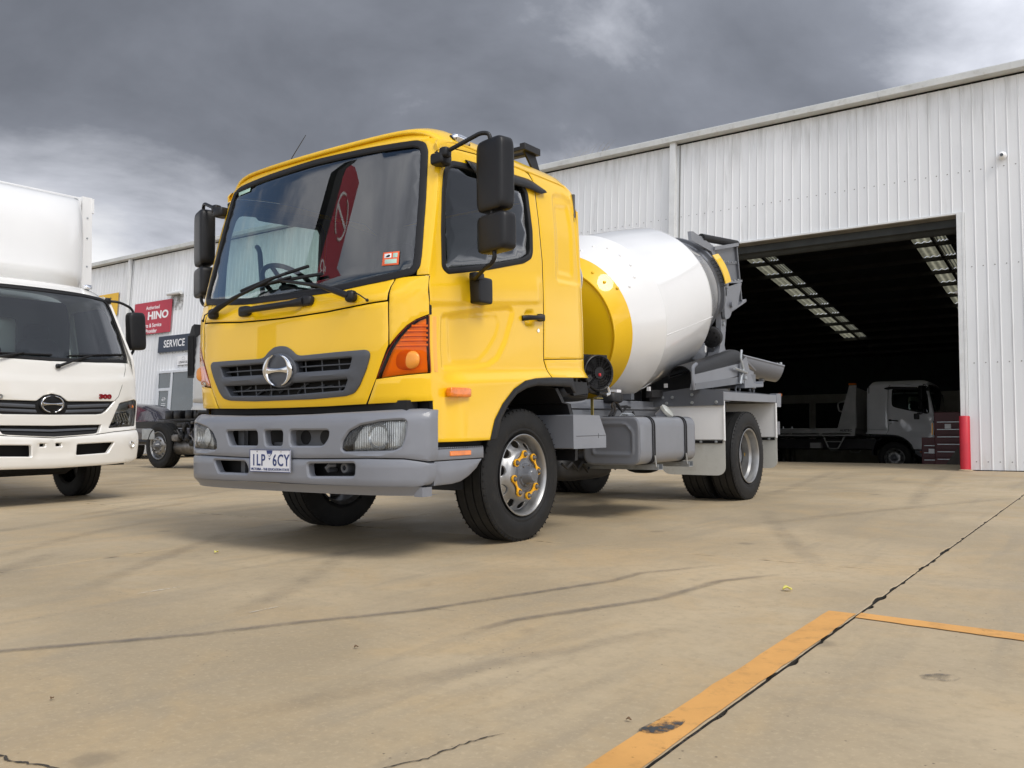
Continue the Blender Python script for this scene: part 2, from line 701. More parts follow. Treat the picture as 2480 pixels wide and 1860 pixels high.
def text_mb(s, size, m, depth=0.002, bold=0.0, sx=1.0, align='CENTER', space=1.0):
    """lettering as a mesh in the local xy plane, facing +z"""
    cu = bpy.data.curves.new('lettering', 'FONT')
    cu.body = s
    cu.size = size
    cu.align_x = align
    cu.align_y = 'CENTER'
    cu.extrude = depth / 2
    cu.offset = bold
    cu.space_character = space
    cu.resolution_u = 3
    ob = bpy.data.objects.new('lettering', cu)
    C.objects.link(ob)
    dg = bpy.context.evaluated_depsgraph_get()
    me = bpy.data.meshes.new_from_object(ob.evaluated_get(dg))
    bpy.data.objects.remove(ob)
    bpy.data.curves.remove(cu)
    me.materials.clear()
    me.materials.append(m)
    for v in me.vertices:
        v.co.x *= sx
    return me


def text(name, s, size, m, parent, mtx, **kw):
    me = text_mb(s, size, m, **kw)
    me.name = name
    o = link(name, me, parent)
    o.matrix_local = mtx
    return o


def frame(o, ex, ey):
    """matrix with local x,y axes along ex,ey"""
    ex, ey = Vector(ex).normalized(), Vector(ey).normalized()
    ez = ex.cross(ey)
    return Matrix(((ex.x, ey.x, ez.x, o[0]), (ex.y, ey.y, ez.y, o[1]), (ex.z, ey.z, ez.z, o[2]), (0, 0, 0, 1)))


def cpy(o, parent=None, mtx=None, kids=True):
    n = o.copy()
    C.objects.link(n)
    n.parent = parent
    if mtx is not None:
        n.matrix_local = mtx
    if kids:
        for ch in o.children:
            cpy(ch, n)
    return n

# ------------------------------------------------------------------ the yard (z = 0; it climbs towards the shed, whose walls are plumb)
TILT = rad(4.342)
Y0 = 9.82
BM = Matrix.Translation((0, Y0, 0)) @ Matrix.Rotation(-TILT, 4, 'X')      # shed frame: x along wall, y into the shed, z up the wall


def concrete(name, base, stain=True):
    m = bpy.data.materials.new(name)
    m.use_nodes = True
    nt = m.node_tree
    N, L, M, S, MIX = _mk(nt)
    p = nt.nodes['Principled BSDF']
    g = N('ShaderNodeNewGeometry')
    pos = g.outputs['Position']

    def ns(scale, detail=6, rough=0.6, dist=0.0, stretch=(1, 1, 1), rot=0.0):
        mp = N('ShaderNodeMapping')
        L(pos, mp.inputs[0])
        mp.inputs['Scale'].default_value = stretch
        mp.inputs['Rotation'].default_value = (0, 0, rot)
        n = N('ShaderNodeTexNoise')
        L(mp.outputs[0], n.inputs['Vector'])
        n.inputs['Scale'].default_value = scale
        n.inputs['Detail'].default_value = detail
        n.inputs['Roughness'].default_value = rough
        n.inputs['Distortion'].default_value = dist
        return n.outputs[0]
    a = tuple(v * 0.80 for v in base)
    b = tuple(min(1, v * 1.14) for v in base)
    c = MIX(S(ns(0.55, 5, 0.55, 0.5), 0.32, 0.68), a, b)
    warm = (base[0] * 1.08, base[1] * 0.98, base[2] * 0.82)
    c = MIX(M('MULTIPLY', S(ns(1.7, 6, 0.6, 0.8), 0.45, 0.7), 0.55), c, warm)
    grey = (base[0] * 0.70, base[1] * 0.73, base[2] * 0.80)
    # long faint drag marks left by tyres, running with the traffic
    c = MIX(M('MULTIPLY', S(ns(2.2, 5, 0.6, 0.3, (1.9, 0.22, 1), 0.25), 0.50, 0.74), 0.60), c, grey)
    c = MIX(M('MULTIPLY', S(ns(1.1, 6, 0.62, 0.4, (0.35, 2.2, 1), 0.12), 0.53, 0.76), 0.45), c, grey)
    # mottled laitance
    c = MIX(M('MULTIPLY', S(ns(16, 8, 0.7), 0.42, 0.70), 0.45), c, tuple(v * 0.74 for v in base))
    c = MIX(M('MULTIPLY', S(ns(55, 6, 0.75), 0.50, 0.68), 0.50), c, tuple(min(1, v * 1.22) for v in base))
    # small pits and specks
    vo = N('ShaderNodeTexVoronoi')
    L(pos, vo.inputs['Vector'])
    vo.inputs['Scale'].default_value = 26
    vo.inputs['Randomness'].default_value = 1.0
    sp = M('MULTIPLY', M('SUBTRACT', 1.0, S(vo.outputs['Distance'], 0.05, 0.12)), S(ns(3.0, 4), 0.47, 0.62))
    c = MIX(M('MULTIPLY', sp, 0.75), c, (0.07, 0.06, 0.045))
    # oil drips
    vo2 = N('ShaderNodeTexVoronoi')
    L(pos, vo2.inputs['Vector'])
    vo2.inputs['Scale'].default_value = 1.3
    o2 = M('MULTIPLY', M('SUBTRACT', 1.0, S(M('ADD', vo2.outputs['Distance'], M('MULTIPLY', ns(9, 5), 0.12)), 0.085, 0.16)), 0.38)
    c = MIX(o2, c, (0.10, 0.09, 0.075))
    L(c, p.inputs['Base Color'])
    r = N('ShaderNodeMapRange')
    L(ns(2.5, 6), r.inputs[0])
    r.inputs[1].default_value, r.inputs[2].default_value = 0.3, 0.7
    r.inputs[3].default_value, r.inputs[4].default_value = 0.55, 0.85
    L(r.outputs[0], p.inputs['Roughness'])
    p.inputs['Specular IOR Level'].default_value = 0.35
    bu = N('ShaderNodeBump')
    bu.inputs['Strength'].default_value = 0.35
    bu.inputs['Distance'].default_value = 0.004
    h = M('ADD', M('ADD', M('MULTIPLY', ns(45, 6, 0.7), 0.5), M('MULTIPLY', ns(220, 3, 0.6), 0.35)), M('MULTIPLY', sp, -0.6))
    L(h, bu.inputs['Height'])
    L(bu.outputs[0], p.inputs['Normal'])
    return m


CONC = concrete('yard_concrete', (0.44, 0.352, 0.228))
JOINT = mat('joint_filler', (0.035, 0.030, 0.024), 0.9, vary=0.4, scale=20)
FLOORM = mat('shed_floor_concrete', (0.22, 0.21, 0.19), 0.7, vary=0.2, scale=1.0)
CREST = 1.85
mb = MB()
mb.add([(-160, -160, -0.03), (160, -160, -0.03), (160, Y0 + CREST, -0.03), (-160, Y0 + CREST, -0.03)], [(0, 1, 2, 3)], JOINT)
yard = struct(mb.build('yard'))
XS = [-120, -60, -24.97, -20.93, -16.89, -12.85, -8.81, -4.77, -0.73, 3.31, 7.35, 11.4, 40, 120]
YS = [-120, -40, -10.1, -5.05, 0.04, 5.1, 9.80]


def slab_edge(a, b, fixed, along, sgn, big):
    """points along one slab edge, chipped"""
    L_ = b - a
    n = max(2, int(abs(L_) / (0.035 if big else 0.5)))
    out = []
    chip = 0.0
    for i in range(n):
        t = a + L_ * i / n
        w = (0.0050 if along == 'x' else 0.0036) + (random.random() * 0.002 if big else 0)
        if big and 0 < i < n - 1:
            if chip <= 0 and random.random() < 0.05:
                chip = random.choice((1, 1, 2, 2, 3, 4))
                amp = random.uniform(0.005, 0.016)
            if chip > 0:
                w += amp * random.uniform(0.5, 1.0)
                chip -= 1
        q = fixed + sgn * w
        out.append((t, q) if along == 'x' else (q, t))
    return out


def flat(a, b, o):
    return np.stack([a, b, o], 1)


for i in range(len(XS) - 1):
    for j in range(len(YS) - 1):
        x0, x1, y0, y1 = XS[i], XS[i + 1], YS[j], YS[j + 1]
        near = x0 > -13 and x1 < 8 and y0 > -6
        P = (slab_edge(x0, x1, y0, 'x', 1, near) + slab_edge(y0, y1, x1, 'y', -1, near)
             + slab_edge(x1, x0, y1, 'x', -1, near) + slab_edge(y1, y0, x0, 'y', 1, near))
        o = panel('concrete_slab', P, flat, CONC, yard, step=30.0, thick=0.028, lip=0.0035 if near else 0.002, ang=20, m_edge=JOINT)
# apron strip that runs up through the big doorway
mb = MB()
mb.b2((-1.6, Y0 + 0.0, -0.02), (2.3, Y0 + CREST, 0.001), CONC)
mb.build('doorway_apron', yard)

# painted bay lines and marks, each a thin sheet on the slab
def paintmat(name, col, wear, seed, soft=0.15, scale=9.0, dark=None, feather=0.0):
    m = bpy.data.materials.new(name)
    m.use_nodes = True
    nt = m.node_tree
    N, L, M, S, MIX = _mk(nt)
    p = nt.nodes['Principled BSDF']
    g = N('ShaderNodeNewGeometry')

    def ns(sc, d=8, r=0.65, off=0.0):
        n = N('ShaderNodeTexNoise', noise_dimensions='4D')
        L(g.outputs['Position'], n.inputs['Vector'])
        n.inputs['W'].default_value = seed + off
        n.inputs['Scale'].default_value = sc
        n.inputs['Detail'].default_value = d
        n.inputs['Roughness'].default_value = r
        return n.outputs[0]
    c = MIX(S(ns(2.3), 0.3, 0.7), tuple(v * 0.86 for v in col), tuple(min(1, v * 1.08) for v in col))
    c = MIX(M('MULTIPLY', S(ns(11, 8, 0.7, 2), 0.5, 0.72), 0.5), c, dark or tuple(v * 0.6 for v in col))
    L(c, p.inputs['Base Color'])
    p.inputs['Roughness'].default_value = 0.75
    al = S(M('ADD', M('MULTIPLY', ns(scale, 10, 0.72, 5), 0.7), M('MULTIPLY', ns(1.3, 3, 0.5, 7), 0.3)), wear - soft, wear + soft)
    if feather:                                    # rubbed-out edges
        uv = N('ShaderNodeUVMap')
        su = N('ShaderNodeSeparateXYZ')
        L(uv.outputs[0], su.inputs[0])
        d = M('ABSOLUTE', M('SUBTRACT', M('MULTIPLY', su.outputs[0], 2.0), 1.0))
        al = M('MULTIPLY', al, M('MULTIPLY', M('SUBTRACT', 1.0, S(d, 0.15, 1.0)), feather))
        al = M('MULTIPLY', al, M('MULTIPLY', S(su.outputs[1], 0.0, 0.2), M('SUBTRACT', 1.0, S(su.outputs[1], 0.8, 1.0))))
    tr = N('ShaderNodeBsdfTransparent')
    mx = N('ShaderNodeMixShader')
    L(al, mx.inputs[0])
    L(tr.outputs[0], mx.inputs[1])
    L(p.outputs[0], mx.inputs[2])
    o = nt.nodes['Material Output']
    L(mx.outputs[0], o.inputs[0])
    return m


LINE = paintmat('orange_line_paint', (0.66, 0.34, 0.095), 0.36, 1.0, 0.05, 22.0, dark=(0.30, 0.17, 0.06))
TM = paintmat('tyre_mark_rubber', (0.16, 0.145, 0.13), 0.48, 4.0, 0.20, 7.0, feather=0.55)
TM2 = paintmat('faint_tyre_mark', (0.17, 0.155, 0.14), 0.50, 9.0, 0.20, 5.0, feather=0.20)
SCR = paintmat('pale_scratch', (0.66, 0.62, 0.52), 0.47, 6.0, 0.08, 30.0)
CRK = mat('crack_dark', (0.05, 0.042, 0.032), 0.9)
OIL = paintmat('dark_patch', (0.05, 0.055, 0.06), 0.50, 2.0, 0.06, 16.0, dark=(0.10, 0.10, 0.095))


def ribbon(name, pts, w, z, m, wj=0.0, step=0.06, jit=0.0, taper=True):
    P = resample(pts, step, closed=False)
    rows = []
    k = len(P)
    for i, p in enumerate(P):
        a, b = P[max(0, i - 1)], P[min(k - 1, i + 1)]
        t = Vector((b[0] - a[0], b[1] - a[1])).normalized()
        nn = Vector((-t.y, t.x))
        ww = w * (1 + random.uniform(-wj, wj)) / 2
        if taper:
            ww *= min(1.0, (i + 0.6) / 4, (k - i - 0.4) / 4)
        j = random.uniform(-jit, jit)
        q = Vector(p) + nn * j
        rows.append([(q.x + nn.x * ww, q.y + nn.y * ww, z), (q.x - nn.x * ww, q.y - nn.y * ww, z)])
    mb = MB()
    mb.grid(rows, m)
    o = mb.build(name, yard)
    ul = o.data.uv_layers.new(name='UVMap')
    k = len(rows)
    for p in o.data.polygons:
        for li_ in p.loop_indices:
            vi = o.data.loops[li_].vertex_index
            ul.data[li_].uv = (vi % 2, (vi // 2) / (k - 1))
    return o


def edgeline(x0, x1, y0, y1, name, m):
    n = 60
    rows = []
    hor = abs(x1 - x0) > abs(y1 - y0)
    for i in range(n + 1):
        t = i / n
        j0, j1 = random.uniform(-.0035, .0035), random.uniform(-.0035, .0035)
        if hor:
            x = x0 + (x1 - x0) * t
            rows.append([(x, y0 + j0 - 0.105 * (x - x0), 0.0035), (x, y1 + j1 - 0.08 * (x - x0), 0.0035)])
        else:
            y = y0 + (y1 - y0) * t
            rows.append([(x0 + j0, y, 0.0035), (x1 + j1, y, 0.0035)])
    mb = MB()
    mb.grid(rows, m)
    return mb.build(name, yard)


edgeline(3.200, 3.3045, -1.095, -7.0, 'painted_line', LINE)
edgeline(3.317, 7.3, -1.165, -1.070, 'painted_line', LINE)
ribbon('tyre_mark', [(0.6, -3.9), (1.03, -3.25), (1.40, -2.72), (1.535, -2.434), (1.797, -1.996), (1.954, -1.529), (2.147, -0.975), (2.166, -0.696), (2.516, -0.074)], 0.075, 0.0031, TM, 0.15)
ribbon('tyre_mark', [(2.205, -2.317), (2.235, -1.915), (2.525, -1.226), (2.585, -0.70), (2.81, -0.294)], 0.08, 0.0031, TM, 0.15)
for a, b, w in (((0.2, -3.6), (-1.4, -1.7), 0.22), ((1.3, -2.6), (0.1, -0.7), 0.20), ((-2.4, -2.6), (-3.9, 1.2), 0.24), ((0.3, -2.7), (-1.2, -0.6), 0.20), ((1.7, 0.9), (3.4, 5.2), 0.22), ((4.2, 0.6), (3.8, 6.2), 0.24), ((-3.0, -1.2), (-4.8, 2.2), 0.22), ((2.7, 3.0), (2.1, 8.8), 0.24), ((1.2, 3.6), (0.5, 9.2), 0.24), ((2.2, -3.4), (2.9, -1.5), 0.16), ((-1.2, -2.4), (-2.4, -0.4), 0.2), ((3.0, -0.3), (1.6, 2.8), 0.2)):
    mid = ((a[0] + b[0]) / 2 + random.uniform(-.15, .15), (a[1] + b[1]) / 2 + random.uniform(-.1, .1))
    q_ = rnd([a, mid, b], 1.2, 8, closed=False)
    ribbon('tyre_mark', q_, w, 0.0028, TM2, 0.05, 0.15, taper=False)
ribbon('scratch_mark', [(1.245, -2.43), (1.25, -2.33), (1.256, -2.22)], 0.010, 0.003, SCR, 0.4, 0.02)
ribbon('scratch_mark', [(0.472, -2.41), (0.48, -2.3), (0.487, -2.2)], 0.011, 0.003, SCR, 0.4, 0.02)


def wander(a, b, amp, n):
    out = []
    off = 0.0
    for i in range(n + 1):
        t = i / n
        off += random.uniform(-amp, amp)
        k = math.sin(math.pi * t)
        out.append((a[0] + (b[0] - a[0]) * t - (b[1] - a[1]) * off * k, a[1] + (b[1] - a[1]) * t + (b[0] - a[0]) * off * k))
    return out


for a, b, w in (((1.85, -3.72), (2.25, -3.66), 0.006), ((2.83, -3.27), (2.93, -2.93), 0.004), ((1.72, -2.0), (1.95, -1.9), 0.002)):
    ribbon('crack', wander(a, b, 0.022, 34), w, 0.0026, CRK, 0.6, 0.012)
mb = MB()
panel_mb(mb, rnd([(3.190, -2.745), (3.205, -2.60), (3.262, -2.588), (3.27, -2.66), (3.25, -2.735)], 0.03), flat, OIL, thick=0.0005, lip=0.0003, base=0.0052)
mb.build('dark_patch', yard)
mb = MB()
panel_mb(mb, rnd([(3.66, -1.86), (3.72, -1.79), (3.78, -1.80), (3.77, -1.86), (3.70, -1.89)], 0.04), flat, paintmat('damp_spot', (0.20, 0.175, 0.14), 0.53, 3.0, 0.10, 18.0), thick=0.0005, lip=0.0003, base=0.003)
mb.build('dark_patch', yard)
# crumbled rubble in the worst joint
mb = MB()
for i in range(150):
    y = random.choice((random.uniform(-3.2, -2.2), random.uniform(-2.75, -2.6), random.uniform(-2.2, 3.0)))
    r = random.uniform(0.0025, 0.008)
    mb.sell((3.309 + random.gauss(0, 0.007), y, -0.012 + r * 0.6), (r, r * random.uniform(.6, 1.2), r * .6), JOINT, 0.8, 0.8, 6, 4)
o = mb.build('joint_rubble', yard)
o['kind'] = 'stuff'

LEAF = mat('fallen_leaf_yellow', (0.72, 0.66, 0.16), 0.6, vary=0.2, scale=60)
LEAFB = mat('fallen_leaf_brown', (0.14, 0.08, 0.035), 0.7, vary=0.3, scale=60)


def leaf(x, y, s, m, label, rz):
    mb = MB()
    rows = []
    for i in range(7):
        t = i / 6
        w = s * 0.42 * math.sin(math.pi * min(0.98, t * 0.94 + 0.04)) ** 0.8
        z = 0.004 + s * 0.28 * math.sin(math.pi * t) * (0.6 + 0.4 * math.sin(5 * t))
        rows.append([(s * (t - .5), -w, z + s * 0.16), (s * (t - .5), -w * .45, z + s * .02), (s * (t - .5), 0, z), (s * (t - .5), w * .5, z + s * .03), (s * (t - .5), w, z + s * 0.20)])
    mb.grid(rows, m)
    o = mb.build('fallen_leaf')
    o.matrix_world = Matrix.Translation((x, y, 0.001)) @ Matrix.Rotation(rz, 4, 'Z')
    sol = o.modifiers.new('thick', 'SOLIDIFY')
    sol.thickness = 0.0012
    return tag(o, label, 'leaf', 'litter on the concrete')


leaf(2.93, -0.773, 0.042, LEAF, 'crumpled pale yellow leaf on the concrete near the orange line', 0.6)
leaf(-0.31, -1.427, 0.030, LEAF, 'tiny yellow leaf on the concrete in front of the mixer truck', 1.9)
leaf(3.142, -2.682, 0.014, LEAFB, 'small brown leaf beside the dark patch on the orange line', 0.3)
leaf(2.03, -2.55, 0.016, LEAFB, 'small brown leaf on bare concrete in the foreground centre', 1.2)
leaf(1.72, -3.42, 0.013, LEAFB, 'small brown leaf on the concrete in the lower left foreground', 2.2)

# ------------------------------------------------------------------ the warehouse
def wallmat():
    m = bpy.data.materials.new('white_cladding')
    m.use_nodes = True
    nt = m.node_tree
    N, L, M, S, MIX = _mk(nt)
    p = nt.nodes['Principled BSDF']
    tc = N('ShaderNodeTexCoord')
    g = N('ShaderNodeNewGeometry')

    def ns(scale, stretch, d=6, r=0.6):
        mp = N('ShaderNodeMapping')
        L(g.outputs['Position'], mp.inputs[0])
        mp.inputs['Scale'].default_value = stretch
        n = N('ShaderNodeTexNoise')
        L(mp.outputs[0], n.inputs['Vector'])
        n.inputs['Scale'].default_value = scale
        n.inputs['Detail'].default_value = d
        n.inputs['Roughness'].default_value = r
        return n.outputs[0]
    c = MIX(S(ns(0.8, (1, 1, 0.4)), 0.3, 0.7), (0.71, 0.725, 0.735), (0.785, 0.795, 0.80))
    oi = N('ShaderNodeObjectInfo')
    c = MIX(M('MULTIPLY', oi.outputs['Random'], 0.35), c, (0.62, 0.63, 0.635))
    # rain streaks washed down from the gutter
    c = MIX(M('MULTIPLY', S(ns(3.0, (2.2, 2.2, 0.10), 7, 0.66), 0.56, 0.78), 0.40), c, (0.36, 0.36, 0.34))
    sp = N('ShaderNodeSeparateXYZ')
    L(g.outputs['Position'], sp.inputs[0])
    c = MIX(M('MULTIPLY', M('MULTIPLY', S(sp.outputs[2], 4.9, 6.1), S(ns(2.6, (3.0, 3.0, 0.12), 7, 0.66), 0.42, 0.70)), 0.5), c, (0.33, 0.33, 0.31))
    c = MIX(M('MULTIPLY', M('SUBTRACT', 1.0, S(sp.outputs[2], 0.0, 0.5)), M('MULTIPLY', S(ns(3.0, (2.0, 2.0, 0.6), 7, 0.66), 0.40, 0.7), 0.35)), c, (0.42, 0.39, 0.32))
    c = MIX(M('MULTIPLY', S(ns(40, (1, 1, 1), 4, 0.7), 0.64, 0.75), 0.35), c, (0.40, 0.38, 0.34))
    L(c, p.inputs['Base Color'])
    p.inputs['Roughness'].default_value = 0.6
    p.inputs['Specular IOR Level'].default_value = 0.10
    return m


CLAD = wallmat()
TRIM = mat('shed_trim', (0.66, 0.67, 0.665), 0.45, vary=0.05, dirt=((0.40, 0.38, 0.33), 0.35))
GUT = mat('gutter_metal', (0.55, 0.56, 0.545), 0.5, vary=0.08, dirt=((0.28, 0.26, 0.21), 0.5))
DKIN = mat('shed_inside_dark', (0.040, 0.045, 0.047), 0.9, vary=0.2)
PURL = mat('purlin_steel', (0.065, 0.066, 0.065), 0.7, vary=0.2)
SKYL = bpy.data.materials.new('skylight_sheet')
SKYL.use_nodes = True
_n = SKYL.node_tree
_n.nodes.clear()
N, L, M, S, MIX = _mk(_n)
_tl = N('ShaderNodeBsdfTranslucent')
_tc = N('ShaderNodeTexCoord')
_no = N('ShaderNodeTexNoise')
L(_tc.outputs['Object'], _no.inputs['Vector'])
_no.inputs['Scale'].default_value = 6
_no.inputs['Detail'].default_value = 8
_mm = N('ShaderNodeMapping')
L(_tc.outputs['Object'], _mm.inputs[0])
_wv = N('ShaderNodeTexWave', bands_direction='X')
L(_mm.outputs[0], _wv.inputs['Vector'])
_wv.inputs['Scale'].default_value = 1.9
_c = MIX(M('ADD', M('MULTIPLY', _no.outputs[0], 0.6), M('MULTIPLY', _wv.outputs[0], 0.4)), (0.06, 0.058, 0.038), (0.30, 0.29, 0.21))
L(_c, _tl.inputs[0])
_o = N('ShaderNodeOutputMaterial')
L(_tl.outputs[0], _o.inputs[0])
SCREW = mat('cladding_screw', (0.22, 0.22, 0.21), 0.5)

wh = thing('warehouse', 'long white ribbed metal warehouse with a big dark open doorway', 'warehouse', BM)
PITCH, PANS = 0.1545, 5
SHW = PITCH * PANS
TOP = 5.985


def sheet(z0, z1, screws):
    mb = MB()
    prof = []
    for k in range(PANS):
        b = k * PITCH
        prof += [(b, 0.0), (b + PITCH - 0.026, 0.0), (b + PITCH - 0.018, -0.010), (b + PITCH - 0.010, -0.010), (b + PITCH - 0.002, 0.0)]
    prof.append((SHW - 0.0004, 0.001))
    rows = [[(x, d, z) for x, d in prof] for z in (z0, z1)]
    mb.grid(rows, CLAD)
    for zs in screws:
        for k in range(PANS):
            mb.lathe([(-0.006, 0.0), (-0.006, 0.006), (0.0, 0.010)], SCREW, 6, (k * PITCH + 0.085, -0.001, zs), (0, 1, 0))
    return mb.mesh('cladding_sheet', 25)


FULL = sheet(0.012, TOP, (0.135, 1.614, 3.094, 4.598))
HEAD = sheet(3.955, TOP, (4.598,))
DX0, DX1, DTOP = -1.95, 2.165, 3.945       # the big doorway
# lay the sheets so that a sheet joint falls on the door's right jamb
x = DX1 + 0.075
while x < 4.8:
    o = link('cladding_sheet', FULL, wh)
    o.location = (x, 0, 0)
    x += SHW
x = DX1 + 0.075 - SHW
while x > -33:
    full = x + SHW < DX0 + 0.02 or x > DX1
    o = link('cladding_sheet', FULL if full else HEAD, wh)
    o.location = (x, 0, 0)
    x -= SHW
# fill next to the left jamb under the header sheets that overhang the opening
xl = x
jl = DX1 + 0.075
while jl - SHW >= DX0 + 0.02 - SHW:
    jl -= SHW
mb = MB()
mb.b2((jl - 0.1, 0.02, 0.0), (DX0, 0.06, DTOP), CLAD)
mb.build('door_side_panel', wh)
# gutter, fascia and capping along the eave, in lengths
x = -33.0
LEN = [(-33, -22.0), (-22.0, -12.6), (-12.6, -4.12), (-4.12, 1.05), (1.05, 5.35)]
for a, b in LEN:
    mb = MB()
    mb.prism([(-0.175, 6.015), (-0.0, 6.015), (0.0, 6.03), (0.0, 6.20), (-0.02, 6.20), (-0.02, 6.045), (-0.155, 6.045), (-0.158, 6.105), (-0.182, 6.115)], 0, a + 0.003, b - 0.003, GUT)
    mb.build('gutter', wh, bev=0.004)
    mb = MB()
    mb.prism([(0.004, 6.10), (0.004, 6.165), (1.0, 6.26), (1.0, 6.2)], 0, a + 0.002, b - 0.002, TRIM)
    mb.build('roof_capping', wh)
for x0 in (-2.665, -20.95):
    mb = MB()
    mb.b2((x0, -0.115, 0.05), (x0 + 0.118, -0.030, 6.018), TRIM)
    for zz in (0.6, 2.3, 4.0, 5.6):
        mb.b2((x0 - 0.02, -0.034, zz), (x0 + 0.138, -0.027, zz + 0.03), TRIM)
    mb.build('downpipe', wh, bev=0.008)
    mb = MB()
    mb.b2((x0 + 0.150, -0.004, 0.02), (x0 + 0.178, 0.0, 5.98), SCREW)
    mb.build('panel_joint', wh)
# door trims
mb = MB()
mb.b2((DX1 - 0.035, -0.03, 0.0), (DX1 + 0.035, 0.20, DTOP + 0.02), TRIM)
mb.b2((DX1 + 0.036, -0.034, 0.0), (DX1 + 0.072, 0.0, DTOP + 0.02), TRIM)
mb.build('door_jamb', wh, bev=0.004)
mb = MB()
mb.b2((DX0 - 0.06, -0.03, 0.0), (DX0, 0.20, DTOP + 0.02), TRIM)
mb.build('door_jamb', wh, bev=0.004)
mb = MB()
mb.b2((DX0 - 0.06, 0.0, DTOP - 0.02), (DX1 - 0.036, 0.19, DTOP + 0.012), mat('door_head_dark', (0.20, 0.19, 0.17), 0.6, vary=0.2))
mb.b2((DX0 - 0.06, -0.031, DTOP - 0.012), (DX1 - 0.036, -0.001, DTOP + 0.02), TRIM)
mb.build('door_head', wh, bev=0.003)
mb = MB()
mb.b2((DX0 - 0.3, 0.20, DTOP - 0.14), (DX1 + 0.1, 0.62, DTOP + 0.42), DKIN)
mb.tube([(DX0 - 0.3, 0.45, DTOP - 0.02), (DX1 + 0.1, 0.45, DTOP - 0.02)], 0.17, DKIN, 16)
mb.build('roller_door_drum', wh)


# inside
def roofz(d):
    return 5.98 - 0.067 * d


FS = CREST * math.tan(TILT) + 0.0
mb = MB()
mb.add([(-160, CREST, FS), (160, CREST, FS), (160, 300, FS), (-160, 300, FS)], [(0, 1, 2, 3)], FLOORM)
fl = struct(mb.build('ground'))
fl.matrix_world = BM
DEEP = 20.0
SK = [(-3.5, 0.75), (0.5, 0.75)]
edges = [-33.0]
for xc, w in SK:
    edges += [xc - w / 2, xc + w / 2]
edges.append(5.35)
for k in range(0, len(edges), 2):
    a, b = edges[k], edges[k + 1]
    mb = MB()
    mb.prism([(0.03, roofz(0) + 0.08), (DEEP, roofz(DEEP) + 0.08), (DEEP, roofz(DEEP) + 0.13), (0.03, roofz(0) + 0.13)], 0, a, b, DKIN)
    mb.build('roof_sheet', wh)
pur = [0.6 + 1.15 * k for k in range(17)]
for xc, w in SK:
    d0 = 0.05
    for d in [q_ for q_ in pur if q_ < 16.8]:
        for wa, wb in ((-w / 2, 0.06), (0.13, w / 2)):
            mb = MB()
            n = 12
            top = []
            for j in range(n + 1):
                xx = xc + wa + (wb - wa) * j / n
                top.append((xx, 0.014 * (1 if (j // 2) % 2 else -1)))
            mb.grid([[(xx, dd, roofz(dd) + 0.10 + zz) for xx, zz in top] for dd in (d0, d - 0.02)], SKYL)
            mb.build('skylight_pane', wh)
        d0 = d + 0.02
    mb = MB()
    mb.prism([(0.05, roofz(0.05) + 0.02), (DEEP, roofz(DEEP) + 0.02), (DEEP, roofz(DEEP) + 0.12), (0.05, roofz(0.05) + 0.12)], 0, xc + 0.06, xc + 0.13, PURL)
    mb.build('skylight_rib', wh)
    mb = MB()
    mb.prism([(16.7, roofz(16.7) + 0.08), (DEEP, roofz(DEEP) + 0.08), (DEEP, roofz(DEEP) + 0.13), (16.7, roofz(16.7) + 0.13)], 0, xc - w / 2, xc + w / 2, DKIN)
    mb.build('roof_sheet', wh)
for d in pur:
    mb = MB()
    z = roofz(d)
    mb.b2((-33, d - 0.03, z - 0.02), (5.35, d + 0.03, z + 0.075), PURL)
    mb.build('purlin', wh)
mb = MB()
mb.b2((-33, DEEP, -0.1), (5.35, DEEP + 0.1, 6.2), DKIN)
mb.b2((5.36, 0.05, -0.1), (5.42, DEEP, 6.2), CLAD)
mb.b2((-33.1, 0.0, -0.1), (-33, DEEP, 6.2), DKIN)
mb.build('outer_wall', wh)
mb = MB()
mb.add([(-33, 0.03, 0), (DX0 - 0.06, 0.03, 0), (DX0 - 0.06, 0.03, 6.0), (-33, 0.03, 6.0)], [(0, 1, 2, 3)], DKIN)
mb.add([(DX1 + 0.05, 0.06, 0), (5.35, 0.06, 0), (5.35, 0.06, 6.0), (DX1 + 0.05, 0.06, 6.0)], [(0, 1, 2, 3)], DKIN)
mb.build('wall_lining', wh)
# offices along the back: a pale partition with window openings
PART = mat('office_partition', (0.26, 0.25, 0.22), 0.8, vary=0.12)
OFG = mat('office_glass', (0.02, 0.022, 0.022), 0.05, coat=1.0)
mb = MB()
mb.b2((-12, 18.0, FS), (5.3, 18.15, 1.2), PART)
mb.b2((-12, 18.0, 2.80), (5.3, 18.15, 3.12), PART)
for xx in (-12, -9.6, -7.2, -5.5, -3.5, -1.4, 0.4, 2.6):
    mb.b2((xx, 18.0, 1.2), (xx + 0.22, 18.15, 2.80), PART)
mb.b2((-1.2, 17.9, FS), (5.3, 17.99, 3.0), PART)
mb.build('office_partition', wh)
mb = MB()
mb.b2((-12, 18.05, 1.2), (5.3, 18.07, 2.8), OFG)
mb.build('office_window', wh)

